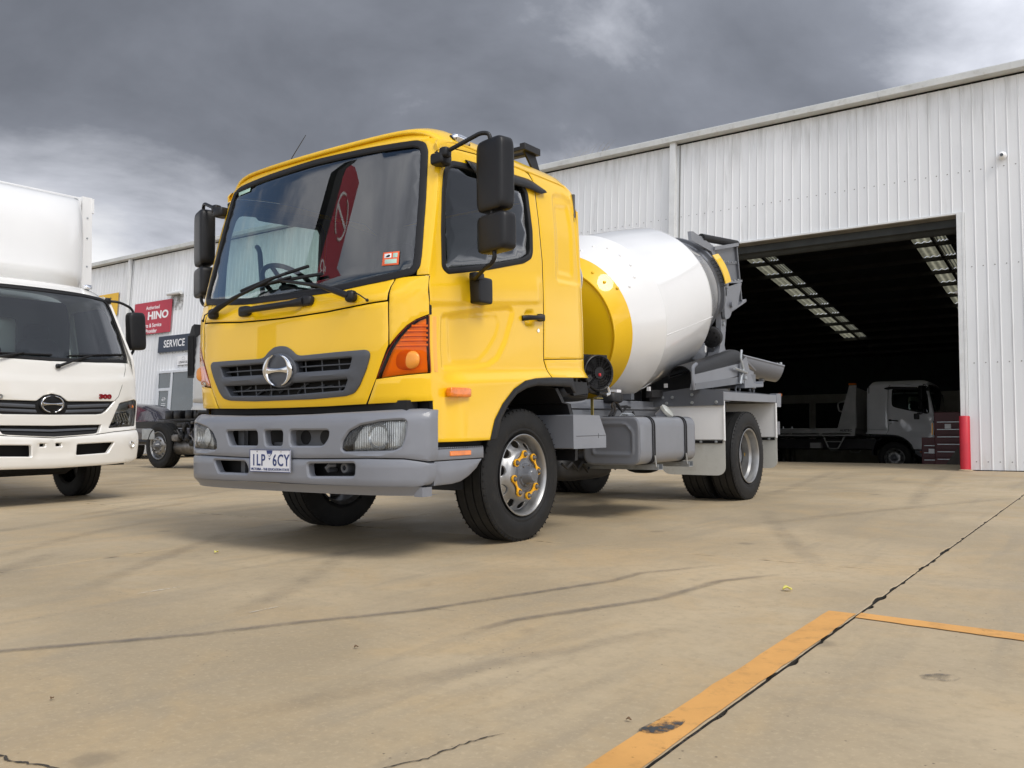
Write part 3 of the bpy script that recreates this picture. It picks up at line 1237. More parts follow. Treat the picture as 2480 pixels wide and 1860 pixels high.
# glazed entrance at the far end of the wall
ALU = mat('white_aluminium', (0.62, 0.64, 0.66), 0.4)
TINT = mat('tinted_glass', (0.035, 0.055, 0.068), 0.04, coat=1.0, vary=0.1)
gx0 = -18.99
mb = MB()
mb.b2((gx0, -0.06, 0.06), (gx0 + 0.07, 0.03, 2.43), ALU)
mb.b2((gx0 + 0.68, -0.06, 0.06), (gx0 + 0.76, 0.03, 2.43), ALU)
mb.b2((gx0 + 2.6, -0.06, 0.06), (gx0 + 2.68, 0.03, 2.43), ALU)
mb.b2((gx0 + 0.07, -0.058, 2.36), (gx0 + 2.6, 0.03, 2.428), ALU)
mb.b2((gx0 + 0.071, -0.057, 1.84), (gx0 + 0.679, 0.03, 1.92), ALU)
mb.b2((gx0 + 0.071, -0.056, 0.07), (gx0 + 0.13, 0.02, 1.84), ALU)
mb.b2((gx0 + 0.62, -0.056, 0.07), (gx0 + 0.679, 0.02, 1.84), ALU)
gd = mb.build('entrance_frame', wh, bev=0.003)
for a, b, c0, c1 in ((0.07, 0.68, 1.92, 2.36), (0.13, 0.62, 0.07, 1.84), (0.76, 2.6, 0.07, 2.36)):
    mb = MB()
    mb.b2((gx0 + a, -0.034, c0), (gx0 + b, -0.028, c1), TINT)
    mb.build('glass_pane', gd)
for k, w in enumerate((0.20, 0.22, 0.22, 0.15)):
    mb = MB()
    mb.b2((gx0 + 0.38 - w / 2, -0.0355, 1.46 - 0.05 * k), (gx0 + 0.38 + w / 2, -0.0345, 1.475 - 0.05 * k), SIGNW)
    mb.build('door_lettering', gd)
mb = MB()
mb.tube([(gx0 + 0.38 + 0.08 * math.cos(t), -0.0355, 1.60 + 0.05 * math.sin(t)) for t in np.linspace(0, 6.28, 20)], 0.006, SIGNW, 6)
mb.b2((gx0 + 0.31, -0.0355, 1.592), (gx0 + 0.45, -0.0345, 1.608), SIGNW)
mb.build('door_logo', gd)
# wall vent with grime below it
mb = MB()
mb.tube([(-18.72, -0.09, 4.70), (-18.06, -0.09, 4.70)], 0.055, TRIM, 14)
mb.b2((-18.6, -0.08, 4.66), (-18.2, 0.0, 4.74), TRIM)
mb.build('wall_vent', wh)
GRIME = paintmat('vent_grime', (0.17, 0.16, 0.14), 0.50, 8.0, 0.12, 5.0)
mb = MB()
mb.add([(-18.62, -0.0285, 4.2), (-18.02, -0.0285, 4.2), (-18.02, -0.0285, 4.66), (-18.62, -0.0285, 4.66)], [(0, 1, 2, 3)], GRIME)
mb.build('grime_streak', wh)

# weeds growing in the gutter
WEED = mat('dry_grass', (0.30, 0.26, 0.17), 0.8, vary=0.2)


def tuft(x0, n, h, label):
    mb = MB()
    for i in range(n):
        b = Vector((x0 + random.uniform(-.32, .32), -0.10 + random.uniform(-.03, .03), 6.06))
        d = Vector((random.uniform(0.05, 0.5), random.uniform(-.12, .12), 1)).normalized()
        hh = h * random.uniform(.35, 1)
        P = []
        for k in range(6):
            t = k / 5
            P.append(b + d * hh * t + Vector((hh * 0.35 * t * t, 0, -hh * 0.12 * t * t)))
        mb.tube(P, [0.0022, 0.002, 0.0017, 0.0014, 0.0011, 0.0008], WEED, 4)
    o = mb.build('grass_tuft')
    o.matrix_world = BM
    return tag(o, label, 'grass', 'weeds in the gutter')


tuft(-4.95, 16, 0.36, 'dry grass tuft in the gutter nearest the yellow cab roof')
tuft(-4.35, 18, 0.42, 'taller dry grass tuft in the gutter just left of the gutter joint')
tuft(1.15, 10, 0.12, 'short dry weeds in the gutter at the right')


# ------------------------------------------------------------------ signs and fixtures on the wall
def board(name, label, x0, x1, z0, z1, m, stand=0.055):
    t = thing(name, label, 'sign', BM @ Matrix.Translation((x0, 0, z0)))
    w, h = x1 - x0, z1 - z0
    mb = MB()
    mb.b2((0, -stand - 0.012, 0), (w, -stand, h), m)
    mb.build('panel', t, bev=0.002)
    k = int(w / 0.16)
    mb = MB()
    for zz in (-0.03, h - 0.06):
        mb.b2((0.02, -stand + 0.001, zz + 0.03), (w - 0.02, -0.027, zz + 0.06), GALV)
    for i in range(k):
        mb.b2((0.05 + i * 0.16, -stand + 0.002, -0.035), (0.07 + i * 0.16, -0.027, 0.05), GALV)
    mb.build('bracket', t)
    return t, -stand - 0.0125


def fm(x, y, z):
    return frame((x, y, z), (1, 0, 0), (0, 0, 1))


t, yy = board('wall_sign', 'red wall sign reading HINO above the navy service sign', -20.45, -18.507, 3.573, 4.555, SIGNR)
text('lettering', 'Authorised', 0.155, SIGNW, t, fm(0.98, yy, 0.80), bold=0.002)
text('lettering', 'HINO', 0.32, SIGNW, t, fm(1.27, yy, 0.545), bold=0.012, sx=1.3)
text('lettering', 'Parts & Service', 0.165, SIGNW, t, fm(0.98, yy, 0.255), bold=0.003)
text('lettering', 'Provider', 0.165, SIGNW, t, fm(0.98, yy, 0.085), bold=0.003)
mb = MB()
mb.tube([(0.40 + 0.14 * math.cos(a), yy, 0.54 + 0.10 * math.sin(a)) for a in np.linspace(0, 6.28, 28)], 0.012, SIGNW, 6)
mb.b2((0.28, yy - 0.002, 0.53), (0.52, yy + 0.002, 0.55), SIGNW)
mb.build('logo', t)
t, yy = board('wall_sign', 'navy wall sign reading SERVICE below the red sign', -19.046, -17.2, 2.975, 3.455, NAVY)
text('lettering', 'SERVICE', 0.30, SIGNW, t, fm(0.80, yy, 0.235), bold=0.005, sx=0.92, space=1.05)
t, yy = board('wall_sign', 'yellow wall sign reading Express behind the white truck', -23.6, -21.443, 4.303, 5.03, SIGNY)
text('lettering', 'Express', 0.40, mat('sign_brown_letters', (0.06, 0.045, 0.02), 0.5), t, fm(0.85, yy, 0.27), bold=0.004)
text('lettering', 't', 0.40, mat('sign_brown_letters', (0.06, 0.045, 0.02), 0.5), t, fm(1.72, yy, 0.52), bold=0.004)
t, yy = board('wall_sign', 'small white notice above the glass entrance', -18.063, -17.45, 2.571, 2.83, SIGNW, 0.035)
text('lettering', 'LENNOCK', 0.09, BLK, t, fm(0.30, yy, 0.07), bold=0.002)
mb = MB()
mb.tube([(0.30 + 0.07 * math.cos(a), yy, 0.18 + 0.045 * math.sin(a)) for a in np.linspace(0, 6.28, 20)], 0.005, GALV, 6)
mb.build('logo', t)

t = thing('security_camera', 'small white dome security camera high on the wall at right', 'camera', BM @ Matrix.Translation((2.774, -0.026, 4.742)))
mb = MB()
mb.lathe([(0, 0), (0, 0.062), (-0.03, 0.06), (-0.045, 0.045)], SIGNW, 24, axis=(0, 1, 0))
mb.build('base', t)
mb = MB()
mb.sell((0, -0.055, -0.008), (0.048, 0.048, 0.048), SIGNW, 1, 1, 20, 12)
mb.build('dome', t)
mb = MB()
mb.lathe([(-0.094, 0.0), (-0.098, 0.022), (-0.08, 0.026)], DGLASS, 16, (0, -0.01, -0.012), axis=(0, 1, 0))
mb.build('lens', t)

t = thing('bollard', 'red round steel bollard at the right jamb of the doorway', 'bollard', BM @ Matrix.Translation((2.19, -0.085, 0)))
mb = MB()
mb.lathe([(-0.02, 0.072), (0.80, 0.072), (0.808, 0.066), (0.808, 0.0)], REDP, 32, axis=(0, 0, 1))
mb.build('post', t)
mb = MB()
mb.lathe([(0.0, 0.0735), (0.012, 0.080), (0.0, 0.105), (-0.01, 0.105)], CONC, 24, (0, 0, 0.0), axis=(0, 0, 1))
mb.build('footing', t)

# ------------------------------------------------------------------ medium truck cab (local frame: x = truck's left, y = backwards, z = up)
def tabf(tab, h=0.03):
    X = np.array([a for a, b in tab])
    Yv = np.array([b for a, b in tab])

    def f(t):
        t = np.asarray(t, float)
        g = lambda q: np.interp(q, X, Yv)
        return (g(t - h) + 2 * g(t - h / 2) + 2 * g(t) + 2 * g(t + h / 2) + g(t + h)) / 8
    return f


YF = tabf([(.5, -1.15), (.66, -1.16), (.88, -1.172), (1.03, -1.187), (1.2, -1.2), (1.44, -1.2), (1.51, -1.19), (1.56, -1.155), (1.6, -1.138), (2.42, -.944), (2.52, -.9)])
WS = tabf([(.5, 1.045), (1.45, 1.045), (1.6, 1.04), (1.8, 1.032), (2.1, 1.016), (2.4, .98), (2.5, .955)], .06)
KK = tabf([(.5, .04), (1.46, .04), (1.6, .07), (3, .07)])
MM = tabf([(.5, .13), (1.46, .13), (1.6, .04), (3, .035)])


def Fy(x, z):
    return YF(z) + KK(z) * x * x + MM(z) * (np.abs(x) / WS(z)) ** 8


def Gx(y, z):
    return WS(z) - .03 * np.clip((y - .58) / .12, 0, 1.2) ** 2 - .006 * np.clip((-.9 - y) / .12, 0, 2) ** 2


def front(a, b, o):
    return np.stack([a, Fy(a, b) - o, b], 1)


DR_OUT = rnd([(-.924, 1.386), (-.77, 1.418), (-.493, 1.466), (-.252, 1.502), (-.203, 1.485), (-.231, 1.41), (-.295, 1.274), (-.382, 1.162), (-.476, 1.118), (-.612, 1.098), (-.918, 1.074), (-.931, 1.216)], .02, 3)
DR_IN = rnd([(-.859, 1.379), (-.377, 1.439), (-.348, 1.399), (-.379, 1.311), (-.475, 1.206), (-.567, 1.138), (-.826, 1.114), (-.851, 1.156)], .02, 3)
HN = rnd([(-.087, 1.497), (.026, 1.509), (.014, 1.398), (-.085, 1.39)], .03, 4)
RQ_OUT = rnd([(.349, 2.358), (.493, 2.384), (.625, 2.35), (.655, 2.24), (.655, 1.75), (.314, 1.736)], .04, 4)
RQ_IN = rnd([(.383, 2.29), (.555, 2.315), (.577, 2.155), (.555, 1.81), (.358, 1.799)], .03, 4)


def side_disp(y, z):
    A = np.stack([y, z], 1)
    d = -0.012 * sstep((0.004 - sdist(A, DR_OUT)) / 0.022)
    d += -0.005 * sstep((0.002 - sdist(A, DR_IN)) / 0.016)
    d += -0.016 * sstep((0.002 - sdist(A, HN)) / 0.02)
    d += -0.012 * sstep((0.003 - sdist(A, RQ_OUT)) / 0.020)
    d += -0.008 * sstep((0.002 - sdist(A, RQ_IN)) / 0.016)
    bl = 1.415 + 0.115 * (y + 1.0)                       # belt shoulder
    d += 0.011 * sstep((z - bl) / 0.045) * (1 - sstep((z - bl - 0.10) / 0.14)) * (1 - sstep((y - .05) / .12))
    sl = 1.085 + 0.052 * y                                # flared sill
    d += 0.036 * sstep((sl + 0.035 - z) / 0.085) * sstep((y + .97) / .25)
    return d


def side(sg, disp=True):
    def f(a, b, o):
        x = Gx(a, b) + o
        if disp:
            x = x + side_disp(a, b)
        return np.stack([sg * x, a, b], 1)
    return f


def seam_y(z):
    return float(Fy(WS(z), np.array(z))) + 0.0075


def bumperf(yb=0.0):
    T = tabf([(.30, -1.17), (.37, -1.235), (.42, -1.26), (.55, -1.262), (.57, -1.262), (.8, -1.258), (.835, -1.235), (.86, -1.19)], .012)

    def f(a, b, o):
        return np.stack([a, T(b) + .05 * a * a + .17 * (np.abs(a) / 1.07) ** 8 - o, b], 1)
    return f


BF = bumperf()
WIN_OUT = [(-.903, 1.66), (-.895, 1.887), (-.87, 2.112), (-.84, 2.226), (-.80, 2.294), (-.745, 2.322), (-.649, 2.334), (-.23, 2.368), (-.02, 2.362), (.036, 2.30), (.046, 2.028), (.037, 1.895), (.015, 1.852), (-.075, 1.808), (-.468, 1.709), (-.858, 1.629)]
WS_OUT = [(0, 1.540), (.398, 1.546), (.796, 1.583), (.954, 1.606), (.987, 1.649), (.985, 1.727), (.955, 2.067), (.918, 2.364), (.893, 2.42), (.833, 2.447), (.466, 2.464), (0, 2.476)]


def mirx(P):
    return P + [(-x, z) for x, z in reversed(P) if abs(x) > 1e-9]


def make_cab(t, paint, q=1.0, inside=True):
    """all the cab parts under the truck t; q = mesh coarseness"""
    st = lambda s: s * q
    # ---- front
    seamz = tabf([(-.84, 1.462), (-.4, 1.428), (0, 1.420), (.4, 1.428), (.84, 1.462)], .1)
    XS_ = [0, .2, .4, .6, .75, .843]
    up = [(x, float(seamz(x)) - .0050) for x in XS_]
    lampin = [(.853, 1.199), (.768, 1.03)]
    low = [(.681, .884), (.36, .876), (0, .874)]
    hood = up + [(.8465, 1.30), (.8445, 1.21)] + [(.757, 1.027), (.675, .884), (.36, .877), (0, .875)]
    gr_half = [(0, .921), (.27, .921), (.53, .932), (.60, .947), (.645, .99), (.70, 1.08), (.729, 1.15), (.729, 1.176), (.705, 1.190), (.483, 1.188), (.20, 1.183), (.150, 1.188), (.105, 1.222), (.055, 1.247), (0, 1.252)]
    grille_out = mirx(gr_half)
    gdim = rnd(grille_out, .02, 3)
    panel('front_panel', resample(mirx(hood), .05), front, paint, t, [offset(gdim if area(gdim) > 0 else gdim[::-1], .012)], step=st(.035), thick=.03, m_edge=DARK)
    # cowl strip under the windscreen, with the grab handle recess
    REC = rnd([(-.35, 1.545), (.22, 1.552), (.17, 1.447), (-.28, 1.440)], .04, 4)

    def cowl_s(a, b, o):
        d = -0.022 * sstep((0.002 - sdist(np.stack([a, b], 1), REC)) / 0.03)
        return front(a, b, o + d)
    cw = [(x, float(seamz(x)) + .0045) for x in (0, .2, .4, .6, .75, .836)] + [(.832, 1.545), (.842, 1.60), (.80, 1.60), (.398, 1.56), (0, 1.553)]
    cowl = panel('cowl_panel', resample(mirx(cw), .05), cowl_s, paint, t, step=st(.02), thick=.03, m_edge=DARK)
    mb = MB()
    mb.tube([(-.36, float(Fy(-.36, 1.495)) - .018, 1.493), (-.25, float(Fy(-.25, 1.50)) - .028, 1.498), (.10, float(Fy(.10, 1.50)) - .030, 1.500), (.22, float(Fy(.22, 1.5)) - .018, 1.506)], [.026, .020, .020, .030], BLK, 12)
    mb.sell((-.345, float(Fy(-.345, 1.49)) - .012, 1.494), (.05, .025, .034), BLK, .5, .5)
    mb.sell((.235, float(Fy(.235, 1.5)) - .012, 1.508), (.05, .025, .030), BLK, .5, .5)
    mb.build('grab_handle', cowl)
    for sg in (1, -1):
        fs = lambda a, b, o, sg=sg: front(a * sg, b, o)
        # corner panel above the lamp
        wz = lambda z: float(WS(z)) - .001
        cp = [(.8505, 1.466), (.853, 1.21), (.899, 1.266), (.947, 1.318), (.992, 1.352), (wz(1.378), 1.380), (wz(1.45), 1.45), (wz(1.53), 1.53), (wz(1.60), 1.597), (.93, 1.597), (.85, 1.597), (.839, 1.548)]
        panel('corner_panel', resample(cp, .04), fs, paint, t, step=st(.03), thick=.025, m_edge=DARK)
        # a-pillar
        ap = [(.972, 1.604), (wz(1.604), 1.604), (wz(1.8), 1.8), (wz(2.0), 2.0), (wz(2.2), 2.2), (wz(2.36), 2.36), (wz(2.44), 2.44), (.90, 2.452), (.85, 2.45), (.895, 2.40), (.90, 2.364), (.935, 2.067), (.965, 1.727)]
        panel('pillar', resample(ap, .04), fs, paint, t, step=st(.03), thick=.02)
        # lamp
        lp = [(.765, 1.030), (.779, 1.064), (.845, 1.182), (.899, 1.258), (.947, 1.311), (.990, 1.345), (wz(1.36), 1.372), (wz(1.2), 1.2), (wz(1.05), 1.058)]
        lp = resample(lp, .05)
        lamp = panel('turn_lamp', lp, fs, AMBR, t, step=.03, thick=.03, base=-.035)
        mb = MB()
        for zz in (1.315, 1.288, 1.262, 1.236, 1.208):
            xa = .835 + (zz - 1.17) * .72
            P = [(x_, zz) for x_ in np.linspace(xa + .02, 1.030, 8)]
            mb.tube([tuple(front(np.array([sg * p[0]]), np.array([p[1]]), np.array([-.022]))[0]) for p in P], .0075, AMBR, 6)
        mb.build('lamp_rib', lamp)
        mb = MB()
        c0 = front(np.array([sg * .925]), np.array([1.125]), np.array([-.03]))[0]
        mb.sell(tuple(c0), (.095, .026, .055), AMBD, .8, .9, 20, 12)
        mb.build('lamp_bulb', lamp)
        panel('lamp_lens', lp, fs, GORG, lamp, step=.03, thick=.012, lip=.006, base=.004, m_edge=mat('amber_edge', (.35, .05, .004), .3))
        # panel under the lamp
        q4 = [(.758, 1.021), (.688, .884), (.93, .890), (wz(.895) - .002, .897), (wz(1.05) - .002, 1.049)]
        panel('corner_panel', resample(q4, .05), fs, paint, t, step=st(.03), thick=.025)
    # ---- grille
    sl_up = lambda s: [(s * .130, 1.152), (s * .606, 1.152), (s * .578, 1.086), (s * .130, 1.083)]
    sl_lo = [(-.565, 1.028), (-.185, 1.025), (.185, 1.025), (.565, 1.032), (.528, .966), (.068, .952), (-.068, .952), (-.515, .962)]

    def gr_s(a, b, o):
        d = .014 + .010 * np.exp(-((b - 1.056) / .018) ** 2) * (np.abs(a) < .62) - .012 * sstep((np.abs(b - 1.056) < .125) * (1 - np.abs(b - 1.056) / .14)) * 0
        return front(a, b, o + d)
    g = panel('grille', gdim, gr_s, GRILLE, t, [rnd(sl_up(1), .012, 3), rnd(sl_up(-1), .012, 3), rnd(sl_lo, .012, 3)], step=st(.03), thick=.07, lip=.008)
    mb = MB()
    for zz, xa, xb in ((1.118, -.59, -.13), (1.118, .13, .59), (.990, -.53, .54)):
        P = [(x_, zz) for x_ in np.linspace(xa, xb, 14)]
        mb.tube([tuple(front(np.array([p[0]]), np.array([p[1]]), np.array([-.022]))[0]) for p in P], .005, GRILLE, 6)
    mb.build('grille_bar', g)
    mb = MB()
    for xx in (-.47, -.33, -.19, .19, .33, .47):
        mb.tube([tuple(front(np.array([xx]), np.array([z_]), np.array([-.026]))[0]) for z_ in (1.08, 1.154)], .004, GRILLE, 6)
    for xx in (-.44, -.29, -.14, .02, .17, .32, .46):
        mb.tube([tuple(front(np.array([xx]), np.array([z_]), np.array([-.026]))[0]) for z_ in (.953, 1.03)], .004, GRILLE, 6)
    mb.build('grille_bar', g)
    # round badge: two crescents and a waisted cross bar
    emb = lambda a, b, o: front(a, b + 1.103, o)
    e = panel('badge', circle(.104, 40, rx=.150), lambda a, b, o: emb(a, b, o), GRILLE, g, step=.05, thick=.03, lip=.008, base=.020)
    mb = MB()
    for sg in (1, -1):
        P = []
        for th in np.linspace(rad(-78), rad(78), 22):
            P.append((sg * .135 * math.cos(th), .097 / .0992 * .135 * math.sin(th) * .735))
        Q = []
        for th in np.linspace(rad(70), rad(-70), 22):
            w = .012 + .030 * math.cos(th) ** 2
            Q.append((sg * (.135 - w) * math.cos(th) * .98, (.135 - w * .55) * math.sin(th) * .70))
        poly = P + Q
        panel_mb(mb, poly, emb, CHROME, step=.02, thick=.016, lip=.006, base=.040)
    bar = [(x_, .010 + .016 * (abs(x_) / .105) ** 2.2) for x_ in np.linspace(-.105, .105, 15)]
    panel_mb(mb, bar + [(x_, -z_) for x_, z_ in reversed(bar)], emb, CHROME, step=.02, thick=.016, lip=.006, base=.039)
    mb.build('badge_chrome', g)
    # dark engine bay seen through the openings
    mb = MB()
    mb.b2((-.80, -1.09, .60), (.80, -1.05, 1.42), DARK)
    mb.b2((-1.0, -.98, .55), (1.0, -.93, 1.5), DARK)
    mb.b2((-.78, -1.11, .84), (.95, -1.02, .90), DARK)
    mb.build('radiator_shroud', t)
    mb = MB()
    for i in range(9):
        xx = -.5 + i * .13 + random.uniform(-.03, .03)
        mb.tube([(xx, -1.10, .96 + random.uniform(-.01, .03)), (xx + random.uniform(.04, .1), -1.11, 1.0), (xx + .1, -1.10, 1.01 + random.uniform(-.03, .02))], .007, GRILLE, 6)
    mb.build('engine_pipe', t)
    # ---- glass
    wso = rnd(mirx(WS_OUT), .02, 3)
    if area(wso) < 0:
        wso = wso[::-1]
    wso = resample(wso, .05)
    wsi = offset(wso, .045)
    panel('windscreen_seal', wso, front, RUB, t, [wsi], step=.05, thick=.03, lip=.010, base=.010)
    ws = panel('windscreen', offset(wso, .035), front, GWS, t, step=st(.05), thick=.004, lip=.001, base=-.004)
    # ---- sides
    zt = tabf([(-.86, 2.362), (-.80, 2.395), (-.67, 2.413), (-.27, 2.452), (.02, 2.455), (.065, 2.45)], .01)
    for sg in (1, -1):
        sd = side(sg)
        qq = q if sg == 1 else q * 1.6
        fs_ = [(seam_y(z), z) for z in np.linspace(2.30, .70, 26)]
        door = [(-.868, 2.352), (-.84, 2.376)] + [(y, float(zt(y)) - .002) for y in np.linspace(-.80, .04, 10)]
        door = door + [(.085, 2.44), (.118, 2.405), (.132, 2.334), (.137, 2.055), (.150, 1.853), (.136, 1.467), (.128, 1.186), (.166, 1.113), (.184, 1.071)]
        arch = [(.05, 1.062), (-.007, 1.057), (-.137, 1.036), (-.264, .981), (-.386, .886), (-.47, .788), (-.517, .668)]
        door = door + arch + [(-.75, .664), (seam_y(.665), .664)] + [(y, z) for y, z in reversed(fs_)]
        door = resample(door, .03)
        win = rnd(WIN_OUT, .02, 3)
        d = panel('door', door, sd, paint, t, [win], step=.0135 * qq, thick=.03, m_edge=DARK)
        wo = win if area(win) > 0 else win[::-1]
        panel('window_seal', offset(wo, -.004), side(sg, False), RUB, d, [offset(resample(wo, .04), .032)], step=.06, thick=.03, lip=.008, base=.008)
        panel('window', offset(wo, .024), side(sg, False), GSIDE, d, step=.08, thick=.004, lip=.001, base=-.006)
        # handle and lock
        mb = MB()
        hx = float(Gx(np.array(0.0), np.array(1.45)))
        mb.tube([(sg * (hx + .004), -.120, 1.441), (sg * (hx + .030), -.085, 1.446), (sg * (hx + .032), .02, 1.456), (sg * (hx + .022), .075, 1.462), (sg * (hx + .004), .115, 1.466)], [.018, .017, .015, .020, .020], BLK, 10)
        mb.sell((sg * (hx + .012), .085, 1.463), (.018, .032, .024), BLK, .4, .4)
        mb.build('door_handle', d)
        mb = MB()
        mb.lathe([(.0, .0), (.0, .012), (-.01, .014)], CHROME, 16, (sg * (hx + .006), .064, 1.376), (sg, 0, 0))
        mb.build('door_lock', d)
        # weather shield over the window
        mb = MB()
        rows = []
        for y in np.linspace(-.62, .235, 16):
            zt_ = 2.372 + .055 * (y + .45) - .05 * max(0, (y - .05) / .2) ** 1.5
            w = .075 * min(1, (y + .66) / .1) * min(1.0, (.275 - y) / .12)
            gx_ = float(Gx(np.array(y), np.array(zt_)))
            rows.append([(sg * (gx_ + .006), y, zt_), (sg * (gx_ + .022), y, zt_ - w * .3), (sg * (gx_ + .036), y, zt_ - w)])
        mb.grid(rows, BLK)
        o = mb.build('weather_shield', d)
        so = o.modifiers.new('thick', 'SOLIDIFY')
        so.thickness = .006
        # quarter panel and sill
        qp = [(.1965, 2.05), (.178, 2.30), (.165, 2.40), (.14, 2.445), (.10, 2.472), (.40, 2.475), (.55, 2.468), (.66, 2.43), (.70, 2.35), (.703, 2.1), (.70, 1.6), (.70, 1.229)]
        qp = [(.1425, 2.055), (.137, 2.334), (.123, 2.41), (.09, 2.447), (.06, 2.470), (.40, 2.475), (.55, 2.468), (.655, 2.43), (.697, 2.36), (.703, 2.1), (.70, 1.6), (.70, 1.226), (.42, 1.208), (.134, 1.190), (.1415, 1.467), (.1555, 1.853)]
        panel('quarter_panel', resample([(y_ + (.003 if y_ < .2 else 0), z_) for y_, z_ in qp], .03), sd, paint, t, step=.0155 * qq, thick=.03, m_edge=DARK)
        sp = [(.135, 1.185), (.42, 1.203), (.70, 1.221), (.70, 1.16), (.735, 1.089), (.45, 1.078), (.191, 1.071), (.172, 1.113)]
        panel('sill_panel', resample([(y_ + (.003 if y_ < .25 else 0), z_) for y_, z_ in sp], .03), sd, paint, t, step=.02 * qq, thick=.03, m_edge=DARK)
        # roof rail between door and roof
        rr = [(-.865, 2.362), (-.84, 2.385)] + [(y, float(zt(y)) + .004) for y in np.linspace(-.80, .05, 10)] + [(.07, 2.468), (-.2, 2.475), (-.6, 2.462), (-.80, 2.448), (-.85, 2.43), (-.872, 2.40)]
        panel('roof_rail', resample(rr, .03), side(sg, False), paint, t, step=.03, thick=.02, lip=.003)
        # black arch trim
        ao = [(-.517, .668), (-.47, .788), (-.386, .886), (-.264, .981), (-.137, 1.036), (-.007, 1.058), (.185, 1.071), (.44, 1.077), (.48, .975), (.45, .968)]
        ai = [(.40, 1.012), (.283, 1.014), (-.008, 1.010), (-.125, .990), (-.235, .950), (-.335, .875), (-.405, .79), (-.45, .668)]
        panel('arch_trim', rnd(ao + ai, .008, 2), sd, BLK, t, step=.04, thick=.06, lip=.006, base=.006)
        # inner arch and rear mud guard
        mb = MB()
        P = [(-.50, .60), (-.43, .80), (-.31, .93), (-.12, 1.02), (.10, 1.03), (.29, 1.0)]
        P2 = P + [(.375, .905), (.445, .895), (.50, .78), (.545, .62), (.535, .50)]
        mb.grid([[(sg * x_, y, z) for x_ in (.52, .80, 1.03)] for y, z in P2], BLK)
        mb.grid([[(sg * 1.03, y, z), (sg * 1.03, y + .035, z + .004)] for y, z in P2[5:]], BLK)
        mb.grid([[(sg * x_, y + .04, z + .004) for x_ in (.52, .80, 1.03)] for y, z in P2[5:]], BLK)
        mb.build('wheel_arch_liner', t)
        # side marker lamp
        mb = MB()
        gx_ = float(Gx(np.array(-.8), np.array(.945))) + float(side_disp(np.array([-.8]), np.array([.945]))[0])
        mb.sell((sg * (gx_ + .012), -.815, .946), (.022, .094, .028), AMB, .3, .25, 24, 10)
        mb.build('side_marker', t)
        # step under the door
        st_p = [(-.985, .622), (-.535, .627), (-.535, .563), (-.985, .562)]
        sp_ = lambda a, b, o, sg=sg: np.stack([sg * (1.045 + o), a, b], 1)
        stp = panel('step', st_p, sp_, BUMP, t, step=.1, thick=.20, lip=.004)
        mb = MB()
        for k in range(26):
            mb.b2((sg * 1.0, -.975 + k * .017, .6265), (sg * 1.043, -.967 + k * .017, .634), BUMP)
        mb.build('step_tread', stp)
        mb = MB()
        mb.b2((sg * 1.040, -.855, .583), (sg * 1.050, -.662, .611), AMB)
        mb.build('step_reflector', stp, bev=.003)
        sk = [(-.985, .556), (-.548, .557), (-.60, .505), (-.674, .462), (-.75, .434), (-.83, .424), (-.985, .422)]
        panel('step_skirt', resample(sk, .05), sp_, BUMP, t, step=.1, thick=.10, lip=.01)
        mb = MB()
        mb.b2((sg * .5, -.97, .635), (sg * .99, -.46, .66), DARK)
        mb.build('step_mount', t)
    # ---- roof
    def R(x, y):
        return 2.605 - .03 * x * x - .125 * (np.abs(x) / .965) ** 10 - .12 * (np.clip(-.62 - y, 0, 1) / .33) ** 2 - .17 * (np.clip(y - .46, 0, 1) / .24) ** 3
    U = np.concatenate([-np.sin(np.linspace(math.pi / 2, 0, 14)), np.sin(np.linspace(0, math.pi / 2, 14))[1:]])
    rows = []
    for v in np.linspace(0, 1, 26):
        v = v ** 1.0
        row = []
        for u in U:
            x_ = .966 * u
            yf_ = float(Fy(np.array(x_), np.array(2.462))) + .002
            y = yf_ + (.703 - yf_) * v
            row.append((x_, y, float(R(x_, y))))
        rows.append(row)
    mb = MB()
    mb.grid(rows, paint)
    roof = mb.build('roof', t, ang=60)
    so = roof.modifiers.new('thick', 'SOLIDIFY')
    so.thickness = .02
    so.offset = 0.0
    hz = np.linspace(-.90, .90, 25)
    hp = [(float(x_), 2.448 - .03 * abs(x_) ** 6) for x_ in hz] + [(float(x_), float(R(x_, float(Fy(np.array(x_), np.array(2.462))))) + .001) for x_ in hz[::-1]]
    panel('roof_header', hp, front, paint, t, step=.06, thick=.02, lip=.002, base=-.001)
    # back wall
    bw = [(x_, float(R(x_, .70)) - .004) for x_ in np.linspace(-.95, .95, 20)] + [(.985, 2.3), (1.0, 1.9), (1.012, 1.3), (1.012, 1.1)] + [(-1.012, 1.1), (-1.012, 1.3), (-1.0, 1.9), (-.985, 2.3)]
    panel('back_panel', bw, lambda a, b, o: np.stack([a, .697 + o, b], 1), paint, t, step=.3, thick=.03)
    # ---- inside of the cab
    mb = MB()
    mb.b2((-.985, .64, 1.05), (.985, .66, 2.42), INTG)
    mb.build('rear_trim', t)
    mb = MB()
    rows = [[(x_, y, float(R(x_, max(-.80, y))) - .06) for x_ in np.linspace(-.93, .93, 9)] for y in np.linspace(-.86, .66, 8)]
    mb.grid(rows, HEADL)
    mb.build('headliner', t)
    for sg in (1, -1):
        dl = [(-.93, 1.05), (.60, 1.05), (.60, 2.36), (.10, 2.40), (-.72, 2.36), (-.86, 2.24), (-.93, 1.7)]
        panel('door_trim', resample(dl, .1), lambda a, b, o, sg=sg: np.stack([sg * (Gx(a, b) - .055 + o), a, b], 1), INTG, t, [offset(wo, .012)], step=.15, thick=.01)
    mb = MB()
    mb.b2((-.98, -.95, 1.02), (.98, .64, 1.06), DARK)
    mb.build('cab_floor', t)
    rows = []
